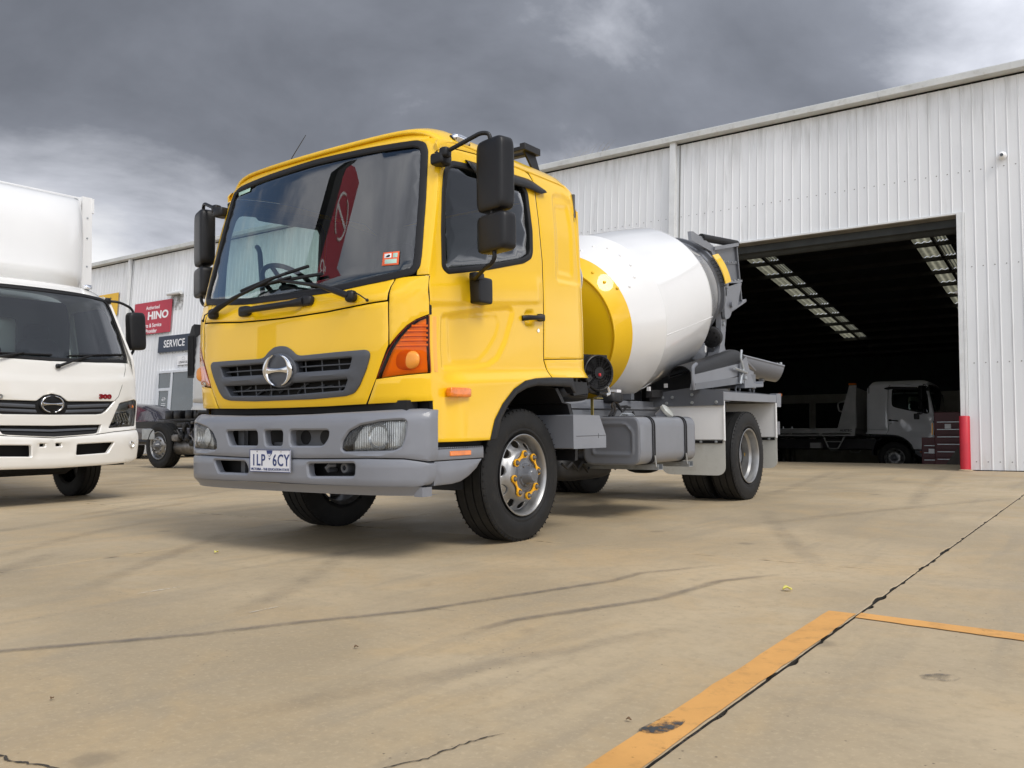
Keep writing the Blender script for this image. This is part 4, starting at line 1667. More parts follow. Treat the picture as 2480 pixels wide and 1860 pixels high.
    for x_ in np.linspace(-.95, .95, 15):
        yf_ = float(Fy(np.array(x_), np.array(1.58)))
        rows.append([(x_, yf_ + .03, 1.55), (x_, yf_ + .10, 1.595), (x_, yf_ + .22, 1.63), (x_, yf_ + .34, 1.62), (x_, yf_ + .40, 1.56), (x_, yf_ + .43, 1.2)])
    mb = MB()
    mb.grid(rows, DASH)
    mb.sell((-.42, -.80, 1.62), (.24, .10, .07), DASH, .5, .5)
    mb.build('dashboard', t)
    if inside:
        mb = MB()
        c0 = Vector((-.55, -.66, 1.735))
        nrm = Vector((0, .60, .80)).normalized()
        e1 = Vector((1, 0, 0))
        e2 = nrm.cross(e1)
        mb.tube([c0 + .215 * (math.cos(a) * e1 + math.sin(a) * e2) for a in np.linspace(0, 2 * math.pi, 37)[:-1]], .017, BLK, 10, closed=True)
        for a in (0.3, math.pi - .3, -math.pi / 2):
            mb.tube([c0 - nrm * .03, c0 + .21 * (math.cos(a) * e1 + math.sin(a) * e2)], .016, BLK, 8)
        mb.sell(tuple(c0 - nrm * .03), (.07, .06, .045), BLK, .7, .8)
        mb.tube([c0 - nrm * .03, c0 - nrm * .35 + Vector((0, -.05, 0))], .03, BLK, 8)
        mb.build('steering_wheel', t)
        for xx in (-.48, .46):
            mb = MB()
            mb.sell((xx, .02, 1.36), (.25, .26, .09), SEAT, .4, .4)
            mb.sell((xx, .30, 1.72), (.24, .09, .36), SEAT, .4, .5, R=Matrix.Rotation(rad(-9), 3, 'X'))
            mb.sell((xx, .37, 2.10), (.14, .06, .10), SEAT, .5, .5)
            mb.b2((xx - .2, -.15, 1.05), (xx + .2, .22, 1.28), DARK)
            mb.build('seat', t)
        mb = MB()
        mb.tube([(-.93, -.62, 1.70), (-.885, -.63, 1.69), (-.885, -.66, 2.02), (-.905, -.66, 2.06), (-.93, -.65, 2.07)], .018, INTG, 8)
        mb.build('pillar_grab_handle', t)
        # registration label and shade strip on the glass
        fz = lambda a, b, o: front(a, b, o)
        RL = mat('orange_label', (.78, .12, .035), .5)
        PG = mat('pale_green_label', (.42, .62, .52), .5)
        st_ = panel('registration_label', [(.731, 1.758), (.842, 1.756), (.850, 1.675), (.736, 1.678)], fz, RL, ws, step=.05, thick=.0004, lip=.0002, base=.0015)
        mb = MB()
        for P, m_ in (([(.742, 1.749), (.790, 1.748), (.793, 1.722), (.745, 1.723)], SIGNW), ([(.802, 1.748), (.832, 1.747), (.834, 1.720), (.804, 1.721)], PG), ([(.750, 1.714), (.832, 1.712), (.836, 1.686), (.754, 1.688)], PG)):
            panel_mb(mb, P, fz, m_, step=.05, thick=.0003, lip=.0002, base=.0022)
        panel_mb(mb, rnd([(.752, 1.728), (.762, 1.738), (.775, 1.742), (.785, 1.737), (.782, 1.728), (.768, 1.726)], .004), fz, BLK, step=.05, thick=.0003, lip=.0002, base=.0028)
        mb.build('label_print', ws)
        panel('shade_label', [(-.82, 2.402), (-.66, 2.404), (-.66, 2.378), (-.805, 2.374)], fz, PG, ws, step=.05, thick=.0004, lip=.0002, base=.0015)
    # ---- wipers
    for (px_, pz), (tx, tz), (b0x, b0z), (b1x, b1z) in (((-.685, 1.505), (-.10, 1.690), (-.47, 1.645), (.165, 1.735)), ((.608, 1.500), (-.05, 1.665), (-.36, 1.655), (.30, 1.672))):
        mb = MB()
        P = lambda x_, z_, o: Vector(front(np.array([x_]), np.array([z_]), np.array([o]))[0])
        mb.sell(tuple(P(px_, pz, .03)), (.035, .03, .035), BLK, .7, .7)
        mx_, mz_ = px_ + (tx - px_) * .42, pz + (tz - pz) * .55
        mb.tube([P(px_, pz, .045), P(px_ + (tx - px_) * .15, pz + (mz_ - pz) * .4, .060), P(mx_, mz_, .055), P(tx, tz, .045)], [.020, .020, .012, .009], BLK, 8)
        mb.tube([P(tx - .10, tz - .006, .045), P(tx, tz, .052), P(tx + .10, tz + .012, .045)], .009, BLK, 6)
        mb.build('wiper_arm', t)
        mb = MB()
        n = 12
        mb.tube([P(b0x + (b1x - b0x) * i / n, b0z + (b1z - b0z) * i / n, .022 + .010 * math.sin(math.pi * i / n)) for i in range(n + 1)], .011, RUB, 6)
        mb.build('wiper_blade', t)
        mb = MB()
        sx = 1 if px_ > 0 else -1
        mb.tube([P(px_ + sx * .03, pz + .02, .04), P(px_ + sx * .08, pz + .0, .05), P(px_ + sx * .12, pz - .03, .03)], .004, BLK, 6)
        mb.sell(tuple(P(px_ + sx * .125, pz - .033, .03)), (.010, .010, .010), BLK, 1, 1, 8, 6)
        mb.build('washer_hose', t)
    # ---- bumper
    slots = [[(-.47, .738), (-.150, .740), (-.142, .645), (-.425, .646)], [(-.085, .740), (.088, .740), (.085, .645), (-.068, .645)], [(.150, .740), (.475, .738), (.470, .695), (.430, .648), (.155, .646)]]
    lampc = [(.572, .629), (.579, .673), (.624, .730), (.711, .766), (.845, .787), (.955, .793), (.968, .779), (.961, .696), (.945, .641), (.907, .623), (.593, .616)]
    LR = rnd(lampc, .012, 3)
    LL = [(-x_, z_) for x_, z_ in LR]
    up_ = [(0, .573), (.302, .575), (.75, .583), (.956, .580), (1.013, .570), (1.060, .560), (1.069, .60), (1.068, .80), (1.055, .846), (1.0, .853), (.718, .842), (.309, .831), (0, .828)]
    bu = panel('bumper', resample(rnd(mirx(up_), .008, 2), .06), BF, BUMP, t, [rnd(s_, .025, 4) for s_ in slots] + [LR, LL], step=st(.03), thick=.05, lip=.010)
    lo_ = [(0, .428), (.33, .424), (.82, .420), (1.0, .422), (1.045, .432), (1.062, .47), (1.064, .545), (1.05, .552), (1.013, .562), (.956, .573), (.75, .577), (.302, .569), (0, .567)]
    fog = [[(-.60, .551), (-.27, .550), (-.24, .516), (-.235, .475), (-.55, .474)], [(.304, .546), (.670, .553), (.665, .479), (.315, .471)]]
    panel('lower_bumper', resample(rnd(mirx(lo_), .015, 2), .06), BF, BUMP, t, [rnd(s_, .02, 4) for s_ in fog], step=st(.03), thick=.05, lip=.012)
    mb = MB()
    rows = []
    for x_ in np.linspace(-1.03, 1.03, 25):
        P = BF(np.array([x_]), np.array([.43]), np.array([0.0]))[0]
        rows.append([(x_, P[1] + .004, .424), (x_, P[1] + .035, .395), (x_, P[1] + .05, .372), (x_, P[1] + .16, .372)])
    mb.grid(rows, BUMP)
    mb.b2((.975, -1.08, .366), (1.035, -1.0, .418), BUMP)
    mb.build('bumper_lip', t)
    # behind the bumper: crossmember, brackets, tow eye
    mb = MB()
    mb.b2((-.75, -1.12, .43), (.75, -1.08, .80), DARK)
    mb.b2((-.99, -1.0, .40), (.99, -.93, .84), DARK)
    mb.build('bumper_backing', t)
    mb = MB()
    br = mat('grey_bracket', (.11, .115, .125), .5, vary=.2)
    mb.b2((.10, -1.165, .640), (.52, -1.150, .745), br)
    mb.b2((-.10, -1.165, .640), (.10, -1.150, .665), br)
    mb.b2((-.46, -1.16, .645), (-.40, -1.13, .74), br)
    for xx in (.19, .36):
        mb.lathe([(-.004, 0.0), (-.004, .042), (0, .043)], DARK, 20, (xx, -1.166, .695), (0, 1, 0))
    mb.tube([(.41, -1.13, .505), (.41, -1.19, .505), (.41, -1.20, .52), (.43, -1.20, .535), (.45, -1.17, .535)], .014, br, 8)
    mb.lathe([(0, .035), (-.05, .035), (-.06, .028), (-.06, .014), (0, .014)], br, 20, (.53, -1.12, .52), (0, 1, 0))
    mb.b2((-.43, -1.16, .47), (-.39, -1.13, .555), br)
    mb.build('bumper_bracket', t)
    # headlamps
    for sg, P in ((1, LR), (-1, LL)):
        P2 = offset(P if area(P) > 0 else P[::-1], -.004)
        hl = panel('headlamp', P2, BF, LREF, t, step=.025, thick=.04, lip=.002, base=-.055)
        mb = MB()
        for xx, rr_ in ((.80, .078),):
            cc = BF(np.array([sg * xx]), np.array([.700]), np.array([-.062]))[0]
            prof = [(-.030 - .028 * (1 - (k / 8) ** 2) * -1, rr_ * k / 8) for k in range(9)]
            mb.lathe([(.045 * (1 - (k / 8) ** 2) - .03, max(.0005, rr_ * k / 8)) for k in range(9)], LREF, 24, tuple(cc), (0, 1, 0))
        mb.build('lamp_reflector', hl)
        shield = [(.574, .630), (.581, .673), (.626, .730), (.70, .764), (.66, .72), (.625, .66), (.622, .620)]
        panel('lamp_bezel', [(sg * x_, z_) for x_, z_ in shield], BF, BLK, hl, step=.05, thick=.03, lip=.002, base=-.012)
        panel('lamp_lens', offset(P2, .007), BF, GLENS, hl, step=.02, thick=.015, lip=.008, base=-.006)
    # ---- mirrors
    for sg in (1, -1):
        mi = MB()
        x_, y_ = sg * 1.325, -.80
        arm = [(sg * .985, -.875, 2.285), (sg * 1.06, -.90, 2.32), (sg * 1.28, -.845, 2.405), (sg * 1.325, -.825, 2.40), (sg * 1.335, -.82, 2.33), (sg * 1.335, -.82, 1.96), (sg * 1.35, -.82, 1.73), (sg * 1.352, -.82, 1.69), (sg * 1.325, -.815, 1.660), (sg * 1.25, -.79, 1.640), (sg * 1.12, -.70, 1.612)]
        mi.tube(rnd3(arm, .035), .0125, BLK, 10)
        m_ = mi.build('mirror_arm', t)
        mb = MB()
        mb.sell((sg * 1.02, -.885, 2.29), (.05, .05, .035), BLK, .4, .4)
        mb.sell((sg * 1.065, -.90, 2.32), (.03, .03, .03), BLK, .5, .5)
        mb.build('mirror_bracket', t)
        Rz = Matrix.Rotation(rad(-14 if sg > 0 else -22), 3, 'Z')
        mb = MB()
        mb.sell((sg * 1.345, -.80, 2.160), (.115, .058, .205), BLK, .25, .32, 28, 18, R=Rz)
        mb.sell((sg * 1.350, -.80, 1.832), (.125, .055, .108), BLK, .28, .35, 28, 16, R=Rz)
        mb.build('mirror_head', t, ang=60)
        mb = MB()
        for zz, hx_, hz_ in ((2.16, .098, .185), (1.832, .108, .09)):
            mb.sell((sg * 1.345 - sg * .008, -.752, zz), (hx_, .012, hz_), CHROME, .15, .2, 24, 8, R=Rz)
        mb.build('mirror_glass', t, ang=60)
        mb = MB()
        mb.sell((sg * 1.085, -.60, 1.555), (.042, .066, .078), BLK, .2, .2, 20, 10)
        mb.sell((sg * 1.10, -.66, 1.632), (.03, .045, .024), BLK, .4, .4)
        mb.build('mirror_base', t)
    mb = MB()
    mb.sell((sg * 0 + .955, -.62, 2.49), (.030, .078, .030), CHROME, .7, .7, 20, 10, R=Matrix.Rotation(rad(35), 3, 'Y'))
    mb.build('roof_marker_lamp', t)
    mb = MB()
    mb.sell((.940, -.615, 2.482), (.034, .088, .022), RUB, .5, .6, 20, 8, R=Matrix.Rotation(rad(35), 3, 'Y'))
    mb.build('roof_marker_base', t)
    return t


def rnd3(P, r, n=4):
    P = [Vector(p) for p in P]
    out = [P[0]]
    for i in range(1, len(P) - 1):
        p = P[i]
        da, db = P[i - 1] - p, P[i + 1] - p
        d = min(r, da.length * .45, db.length * .45)
        q0, q1 = p + da.normalized() * d, p + db.normalized() * d
        for j in range(n + 1):
            s = j / n
            out.append((1 - s) ** 2 * q0 + 2 * s * (1 - s) * p + s * s * q1)
    out.append(P[-1])
    return out


# ------------------------------------------------------------------ wheels
WR, WW = .433, .262


def tyre_mesh(Rr=WR, W=WW, rim=.262):
    h = W / 2
    k = Rr / .433
    prof = [(-h * .80, rim), (-h * .97, rim + .03 * k), (-h * 1.0, rim + .085 * k), (-h * .97, Rr - .045 * k), (-h * .90, Rr - .018 * k), (-h * .86, Rr - .006 * k)]
    gs = [-.46, -.155, .155, .46]
    for g_ in gs:
        c0 = g_ * W * .82
        prof += [(c0 - .0055, Rr), (c0 - .0045, Rr - .012 * k), (c0 + .0045, Rr - .012 * k), (c0 + .0055, Rr)]
    prof += [(h * .86, Rr - .006 * k), (h * .90, Rr - .018 * k), (h * .925, Rr - .022 * k), (h * .93, Rr - .030 * k), (h * .97, Rr - .045 * k), (h * 1.0, rim + .085 * k), (h * .985, rim + .05 * k), (h * .965, rim + .045 * k), (h * .97, rim + .03 * k), (h * .80, rim)]
    mb = MB()
    mb.lathe(prof, TYRE, 72)
    # shoulder sipes
    for i in range(60):
        a = 2 * math.pi * i / 60
        for s_ in (1, -1):
            R_ = Matrix.Rotation(a, 3, 'X')
            c_ = R_ @ Vector((s_ * h * .875, 0, Rr - .009 * k))
            mb.box(tuple(c_), (.012, .0022, .014), DARK, R_)
    return mb.mesh('tyre', 30)


TYRE_ME = tyre_mesh()


def disc_surf(prof, x0):
    S_ = [a for a, b in prof]
    X_ = [b for a, b in prof]

    def f(a, b, o):
        r = np.hypot(a, b)
        return np.stack([x0 + np.interp(r, S_, X_) + o, a, b], 1)
    return f


def front_wheel():
    """outer face looks along +x; x = 0 at the middle of the tyre"""
    mb = MB()
    mb.lathe([(.128, .2675), (.130, .262), (.122, .252), (.095, .244), (.03, .236), (-.10, .238), (-.128, .2665)], STEEL, 64)
    prof = [(.08, .135), (.15, .134), (.163, .128), (.175, .108), (.19, .090), (.215, .072), (.238, .060)]
    holes = []
    for i in range(10):
        a = 2 * math.pi * (i + .5) / 10
        cx, cy = .201 * math.cos(a), .201 * math.sin(a)
        H = []
        for k in range(16):
            b = 2 * math.pi * k / 16
            u, v = .024 * math.cos(b), .037 * math.sin(b)
            H.append((cx + u * math.cos(a) - v * math.sin(a), cy + u * math.sin(a) + v * math.cos(a)))
        holes.append(H)
    holes.append(circle(.085, 32))
    panel_mb(mb, circle(.239, 80), disc_surf(prof, 0.0), STEEL, holes, step=.013, thick=.012, lip=.004)
    return mb.mesh('wheel', 35)


def front_hub():
    mb = MB()
    mb.lathe([(.10, .09), (.137, .092), (.139, .080), (.150, .074), (.152, .066), (.165, .060), (.190, .052), (.205, .047), (.212, .040), (.213, 0.0001)], GREY, 40)
    for i in range(6):
        a = 2 * math.pi * i / 6
        mb.lathe([(.150, .0), (.158, .0), (.158, .006), (.15, .0065)], DSTEEL, 8, (0, .069 * math.cos(a), .069 * math.sin(a)))
    mb.lathe([(.132, .135), (.1365, .094)], GREY, 40)
    return mb.mesh('hub', 35)


def nut_mesh():
    mb = MB()
    mb.lathe([(0, .019), (.004, .019), (.0045, .016), (.022, .0155), (.030, .011), (.033, .0001)], DSTEEL, 12)
    return mb.mesh('wheel_nut', 30)


def pointer_mesh(d):
    """two rings joined by a waisted strap, local x outwards"""
    mb = MB()
    for s_ in (-1, 1):
        mb.lathe([(0, .0255), (.012, .0255), (.014, .0225), (.012, .018), (.0, .018)], YELD, 24, (0, s_ * d / 2, 0))
    P = []
    for t_ in np.linspace(-1, 1, 13):
        P.append((t_ * d * .34, .0065 + .013 * abs(t_) ** 2))
    poly = P + [(a, -b) for a, b in reversed(P)]
    mb.prism(poly, 0, .001, .009, YELD)
    return mb.mesh('nut_pointer', 35)


def rear_wheel():
    """deep dish, outer face +x; x = 0 at the middle of the tyre"""
    mb = MB()
    mb.lathe([(.128, .2675), (.131, .262), (.124, .252), (.100, .246), (.060, .242), (.04, .222), (-.02, .216), (-.045, .232), (-.075, .236), (-.098, .20), (-.112, .16), (-.115, .10)], STEEL, 64)
    mb.lathe([(-.128, .266), (-.10, .24), (-.075, .236)], STEEL, 48)
    for i in range(8):
        a = 2 * math.pi * i / 8
        mb.lathe([(-.115, .018), (-.085, .018), (-.07, .010), (-.07, .0001)], DSTEEL, 10, (0, .1375 * math.cos(a), .1375 * math.sin(a)))
    mb.b2((.0, .206, -.012), (.004, .2, .02), SIGNY)
    return mb.mesh('wheel', 35)


def rear_hub():
    mb = MB()
    mb.lathe([(-.115, .10), (-.03, .095), (-.02, .085), (.02, .08), (.025, .0001)], GREY, 32)
    return mb.mesh('hub', 35)


FW_ME, FH_ME, NUT_ME, RW_ME, RH_ME = front_wheel(), front_hub(), nut_mesh(), rear_wheel(), rear_hub()
PTR_D = 2 * .1375 * math.sin(math.pi / 8)
PTR_ME = pointer_mesh(PTR_D)


def wheel_front(t, x, y, sg, ptr=True, turn=0.0, phase=0.0):
    w = link('wheel', FW_ME, t)
    w.matrix_local = Matrix.Translation((x, y, WR - .004)) @ Matrix.Rotation((0 if sg > 0 else math.pi) + turn, 4, 'Z') @ Matrix.Rotation(phase, 4, 'X')
    link('tyre', TYRE_ME, w)
    link('hub', FH_ME, w)
    for i in range(8):
        a = 2 * math.pi * i / 8
        n = link('wheel_nut', NUT_ME, w)
        n.location = (.134, .1375 * math.cos(a), .1375 * math.sin(a))
    if ptr:
        for i in range(4):
            a = 2 * math.pi * (2 * i + .5) / 8
            rr_ = .1375 * math.cos(math.pi / 8)
            n = link('nut_pointer', PTR_ME, w)
            n.matrix_local = Matrix.Translation((.139, rr_ * math.cos(a), rr_ * math.sin(a))) @ Matrix.Rotation(a + math.pi / 2, 4, 'X')
    return w


def wheel_rear(t, x, y, sg, dual=True):
    w = link('wheel', RW_ME, t)
    w.matrix_local = Matrix.Translation((x, y, WR - .004)) @ Matrix.Rotation(0 if sg > 0 else math.pi, 4, 'Z')
    link('tyre', TYRE_ME, w)
    link('hub', RH_ME, w)
    if dual:
        o = link('tyre', TYRE_ME, w)
        o.location = (-.305, 0, 0)
    return w

# ------------------------------------------------------------------ the concrete mixer truck
mx = thing('concrete_mixer_truck', 'yellow cab concrete mixer truck with white and yellow drum, parked centre', 'mixer truck', Matrix.Identity(4))
make_cab(mx, YEL, 1.0, True)
wheel_front(mx, .966 - .128, 0.0, 1, True, phase=rad(8))
wheel_front(mx, -(.966 - .128), 0.0, -1, True)
wheel_rear(mx, 1.155 - .130, 3.613, 1)
wheel_rear(mx, -(1.155 - .130), 3.613, -1)

# number plate
pl_ = MB()
PYL = -1.276
pl_.b2((-.192, PYL, .489), (.182, PYL + .004, .623), WPLATE)
plate = pl_.build('number_plate', mx, bev=.0015)
mb = MB()
for a, b, c_, d in ((-.192, .182, .489, .4925), (-.192, .182, .6195, .623), (-.192, -.1885, .4927, .6193), (.1785, .182, .4927, .6193)):
    mb.b2((a, PYL - .002, c_), (b, PYL - .0002, d), BLUEP)
mb.prism([(-.035, .618), (.020, .618), (.014, .597), (-.008, .580), (-.029, .597)], 1, PYL - .0016, PYL - .0003, BLUEP)
mb.prism([(-.016, .573), (.002, .573), (-.007, .560)], 1, PYL - .0016, PYL - .0003, BLUEP)
mb.build('plate_border', plate)
fy = lambda x_, z_: frame((x_, PYL - .001, z_), (1, 0, 0), (0, 0, 1))
text('plate_lettering', '1LP', .098, BLUEP, plate, fy(-.110, .557), bold=.0012, sx=.80, space=1.12)
text('plate_lettering', '6CY', .098, BLUEP, plate, fy(.096, .557), bold=.0012, sx=.80, space=1.12)
text('plate_lettering', 'VICTORIA - THE EDUCATION STATE', .0205, BLUEP, plate, fy(-.005, .505), bold=.0003, sx=1.04)
text('plate_lettering', 'VIC', .020, WPLATE, plate, frame((-.007, PYL - .0022, .590), (1, 0, 0), (0, 0, 1)), bold=.0004)
mb = MB()
for xx in (-.12, .10):
    mb.lathe([(-.004, .0001), (-.004, .004), (0, .0045)], CHROME, 10, (xx, PYL, .612), (0, 1, 0))
mb.build('plate_screw', plate)

# aerial and roof bar
mb = MB()
mb.tube([(-.40, -.80, 2.53), (-.335, -.83, 2.575), (-.175, -.85, 2.69)], [.004, .0028, .0018], BLK, 6)
mb.build('aerial', mx)
mb = MB()
mb.box((.0, .42, 2.715), (1.62, .055, .038), BLK)
mb.box((.0, .30, 2.705), (1.62, .05, .03), BLK)
for sg in (1, -1):
    mb.box((sg * .80, .36, 2.71), (.045, .20, .05), BLK)
    mb.prism([(.30, 2.69), (.44, 2.69), (.52, 2.55), (.44, 2.55)], 0, sg * .775, sg * .79, BLK)
mb.build('roof_bar', mx, bev=.004)

# chassis
for sg in (1, -1):
    mb = MB()
    mb.b2((sg * .38, -.9, .68), (sg * .45, 4.75, .88), GREY)
    mb.build('chassis_rail', mx, bev=.006)
    mb = MB()
    mb.b2((sg * .37, .80, .885), (sg * .46, 4.75, .965), GREYL)
    mb.build('subframe_rail', mx, bev=.006)
mb = MB()
for y in (-.6, .3, 1.2, 2.3, 3.2, 4.0, 4.7):
    mb.b2((-.38, y - .05, .70), (.38, y + .05, .86), CHAS)
mb.b2((-.35, -.75, .52), (.35, .85, .95), DARK)
mb.sell((0, .1, .62), (.42, .75, .22), DARK, .6, .5)
mb.b2((-.40, .4, .55), (.40, 1.3, .80), CHAS)
mb.build('engine_block', mx)
mb = MB()
mb.tube([(-.80, 0, .42), (-.5, 0, .36), (.5, 0, .36), (.80, 0, .42)], .055, CHAS, 12)
mb.b2((-.62, -.45, .43), (-.54, .62, .49), CHAS)
mb.b2((.54, -.45, .43), (.62, .62, .49), CHAS)
mb.prism([(-.95, .47), (-.78, .38), (-.45, .355), (-.30, .40), (-.45, .44), (-.8, .47)], 0, -.72, .80, DARK)
mb.build('front_axle', mx)
mb = MB()
mb.tube([(-.75, 3.613, .43), (.75, 3.613, .43)], .075, CHAS, 14)
mb.sell((0, 3.60, .45), (.24, .24, .22), CHAS, .8, .8)
mb.tube([(0, .9, .62), (0, 3.4, .48)], .05, CHAS, 10)
for sg in (1, -1):
    mb.b2((sg * .46, 2.95, .50), (sg * .54, 4.3, .60), CHAS)
mb.build('rear_axle', mx)
mb = MB()
mb.tube([(-.20, 1.1, .50), (.35, 1.5, .44), (.45, 2.3, .42), (.30, 2.8, .44)], .055, CHAS, 12)
mb.sell((.30, 1.75, .40), (.16, .45, .12), CHAS, .5, .5)
for k in range(8):
    mb.tube([(.5, 1.2 + k * .16, .44), (.5, 1.28 + k * .16, .40 - .02 * (k % 3)), (.5, 1.36 + k * .16, .44)], .012, CHAS, 6)
mb.build('exhaust', mx)

# step box and fuel tank
for sg in (1, -1):
    mb = MB()
    mb.prism([(.405, .822), (.765, .818), (.857, .674), (.857, .585), (.405, .587)], 0, sg * .62, sg * 1.10, GREYL)
    bx = mb.build('tool_box', mx, bev=.006)
    mb = MB()
    mb.b2((sg * 1.0995, .44, .672), (sg * 1.1015, .853, .675), BLK)
    mb.b2((sg * 1.0995, .745, .655), (sg * 1.1012, .748, .690), BLK)
    mb.build('box_seam', bx)
sec = rnd([(.61, .432), (1.118, .432), (1.118, .812), (.61, .812)], .085, 8)
sec = sec if area(sec) > 0 else sec[::-1]
tank_s = lambda a, b, o: np.stack([a, 1.352 - o, b], 1)


def tank_face(a, b, o):
    P = rnd([(.70, .515), (1.055, .515), (1.055, .690), (.995, .755), (.70, .755)], .03, 4)
    d = sdist(np.stack([a, b], 1), P)
    return tank_s(a, b, o + .007 * np.exp(-(d / .010) ** 2) - .004 * sstep((0.0 - d) / .02))


mb = MB()
rows = [[(x_, y, z_) for x_, z_ in sec + sec[:1]] for y in (1.362, 1.6, 1.9, 2.2, 2.395)]
mb.grid(rows, GREYL)
panel_mb(mb, resample(sec, .03), tank_face, GREYL, step=.012, thick=.012, lip=.012)
panel_mb(mb, sec, lambda a, b, o: np.stack([a, 2.40 + o, b], 1), GREYL, step=.06, thick=.01, lip=.010)
tank = mb.build('fuel_tank', mx, ang=40)
o_sec = offset(sec, -.004)
for y in (1.565, 1.600, 2.170, 2.205):
    mb = MB()
    ins_, outs_ = offset(sec, -.001), offset(sec, -.006)
    rows = []
    for y_, lp_ in ((y, ins_), (y, outs_), (y + .016, outs_), (y + .016, ins_)):
        rows.append([(x_, y_, z_) for x_, z_ in lp_ + lp_[:1]])
    mb.grid(rows, RUB)
    mb.build('tank_strap', tank)
for y in (1.665, 2.255):
    mb = MB()
    for lo, hi in (((.42, y - .04, .384), (1.14, y + .04, .390)), ((.42, y - .04, .390), (1.14, y - .034, .428)), ((.42, y + .034, .390), (1.14, y + .04, .428))):
        mb.b2(lo, hi, GALV)
    mb.tube([(1.126, y - .07, .50), (1.126, y - .05, .41)], .007, GALV, 8)
    mb.build('tank_bracket', tank)
mb = MB()
R_ = Vector((.75, .1, .66)).normalized()
c_ = Vector((.965, 2.02, .80))
mb.lathe([(0, .055), (.075, .055)], GREYL, 20, tuple(c_), tuple(R_))
mb.lathe([(.070, .060), (.074, .066), (.098, .066), (.106, .055), (.107, .0001)], mat('pale_cap_metal', (.50, .51, .47), .4, metal=.5, vary=.1), 28, tuple(c_), tuple(R_))
mb.build('tank_cap', tank)
mb = MB()
for pts in ([(.80, 1.45, .815), (.80, 1.52, .87), (.74, 1.60, .905), (.66, 1.78, .93), (.60, 1.95, .90), (.56, 2.2, .91)],
            [(.82, 1.47, .815), (.80, 1.56, .86), (.72, 1.68, .90), (.66, 1.80, .92), (.62, 2.02, .862), (.58, 2.15, .905), (.54, 2.3, .90)],
            [(.78, 1.75, .815), (.76, 1.74, .86), (.70, 1.78, .92), (.60, 1.9, .94)],
            [(.84, 1.80, .815), (.82, 1.82, .85), (.78, 1.9, .85), (.76, 1.93, .815)]):
    mb.tube(rnd3(pts, .06), .011, RUB, 8)
mb.build('fuel_hose', tank)
mb = MB()
for y in (1.62, 1.66, 1.70):
    mb.tube([(.80, y, .815), (.82, y + .01, .84), (.84, y + .06, .835), (.85, y + .09, .815)], .007, GALV, 6)
mb.build('fuel_pipe', tank)

# oil cooler fan behind the cab
mb = MB()
fc = (1.0, .93, 1.135)
mb.lathe([(-.05, .135), (.012, .135), (.016, .128), (.012, .120), (-.05, .12)], BLK, 40, fc, (.92, -.38, 0))
mb.lathe([(.016, .0001), (.018, .045), (.0, .048)], BLK, 24, fc, (.92, -.38, 0))
mb.box((1.0 - .09, .93 + .035, 1.135), (.09, .26, .28), BLK, Matrix.Rotation(rad(-22), 3, 'Z'))
fan = mb.build('cooler_fan', mx)
mb = MB()
ax_ = Vector((.92, -.38, 0)).normalized()
e1_ = Vector((0, 0, 1))
e2_ = ax_.cross(e1_)
for k in range(18):
    a = 2 * math.pi * k / 18
    d_ = math.cos(a) * e1_ + math.sin(a) * e2_
    mb.tube([Vector(fc) + ax_ * .018 + d_ * .04, Vector(fc) + ax_ * .016 + d_ * .128], .002, BLK, 5)
for r_ in (.06, .078, .096, .112):
    mb.tube([Vector(fc) + ax_ * .018 + r_ * (math.cos(a) * e1_ + math.sin(a) * e2_) for a in np.linspace(0, 2 * math.pi, 33)[:-1]], .0018, BLK, 5, closed=True)
mb.build('fan_guard', fan)
mb = MB()
for k in range(7):
    a = 2 * math.pi * k / 7
    d0 = math.cos(a) * e1_ + math.sin(a) * e2_
    d1 = math.cos(a + .5) * e1_ + math.sin(a + .5) * e2_
    mb.add([Vector(fc) - ax_ * .02 + d0 * .04, Vector(fc) - ax_ * .005 + d1 * .045, Vector(fc) - ax_ * .005 + d1 * .115, Vector(fc) - ax_ * .025 + d0 * .115], [(0, 1, 2, 3)], BLK)
mb.build('fan_blade', fan)
mb = MB()
mb.sell(tuple(Vector(fc) + ax_ * .020 + Vector((0, 0, -.015))), (.008, .010, .012), mat('red_sticker', (.5, .02, .03), .5), .5, .5, 10, 6)
mb.build('fan_badge', fan)
# cooler support and silver hose
mb = MB()
mb.prism([(.52, 1.06), (.78, 1.06), (.80, .98), (.60, .96)], 0, .95, .99, BLK)
mb.tube([(.97, .56, 1.06), (.97, .62, .97), (.97, .80, .965), (.97, .84, 1.04)], .012, BLK, 8)
mb.tube([(.97, .70, 1.06), (.97, .86, 1.0), (.97, .98, .985)], .018, BLK, 8)
mb.sell((.75, .70, .98), (.22, .22, .06), BLK, .5, .5)
mb.build('cooler_bracket', mx)
mb = MB()
SILH = mat('silver_hose', (.70, .71, .72), .25, metal=.8)
mb.tube(rnd3([(1.0, 1.045, 1.085), (1.0, 1.075, 1.02), (1.0, 1.10, .985), (1.0, 1.04, .972)], .03), [.013] * 12, SILH, 10)
mb.tube([(1.0, .93, .985), (1.0, .98, .980), (1.0, 1.04, .972)], .013, BLK, 8)
mb.build('silver_hose', mx)
mb = MB()
OLV = mat('yellow_zinc_steel', (.30, .24, .07), .45, metal=.6)
mb.b2((.90, .905, .945), (1.0, 1.0, .951), OLV)
mb.b2((.935, .925, .70), (.955, .935, .945), OLV)
mb.prism([(.55, .97), (.92, .97), (.80, .90), (.62, .90)], 0, .50, .52, GREYL)
mb.build('zinc_bracket', mx)
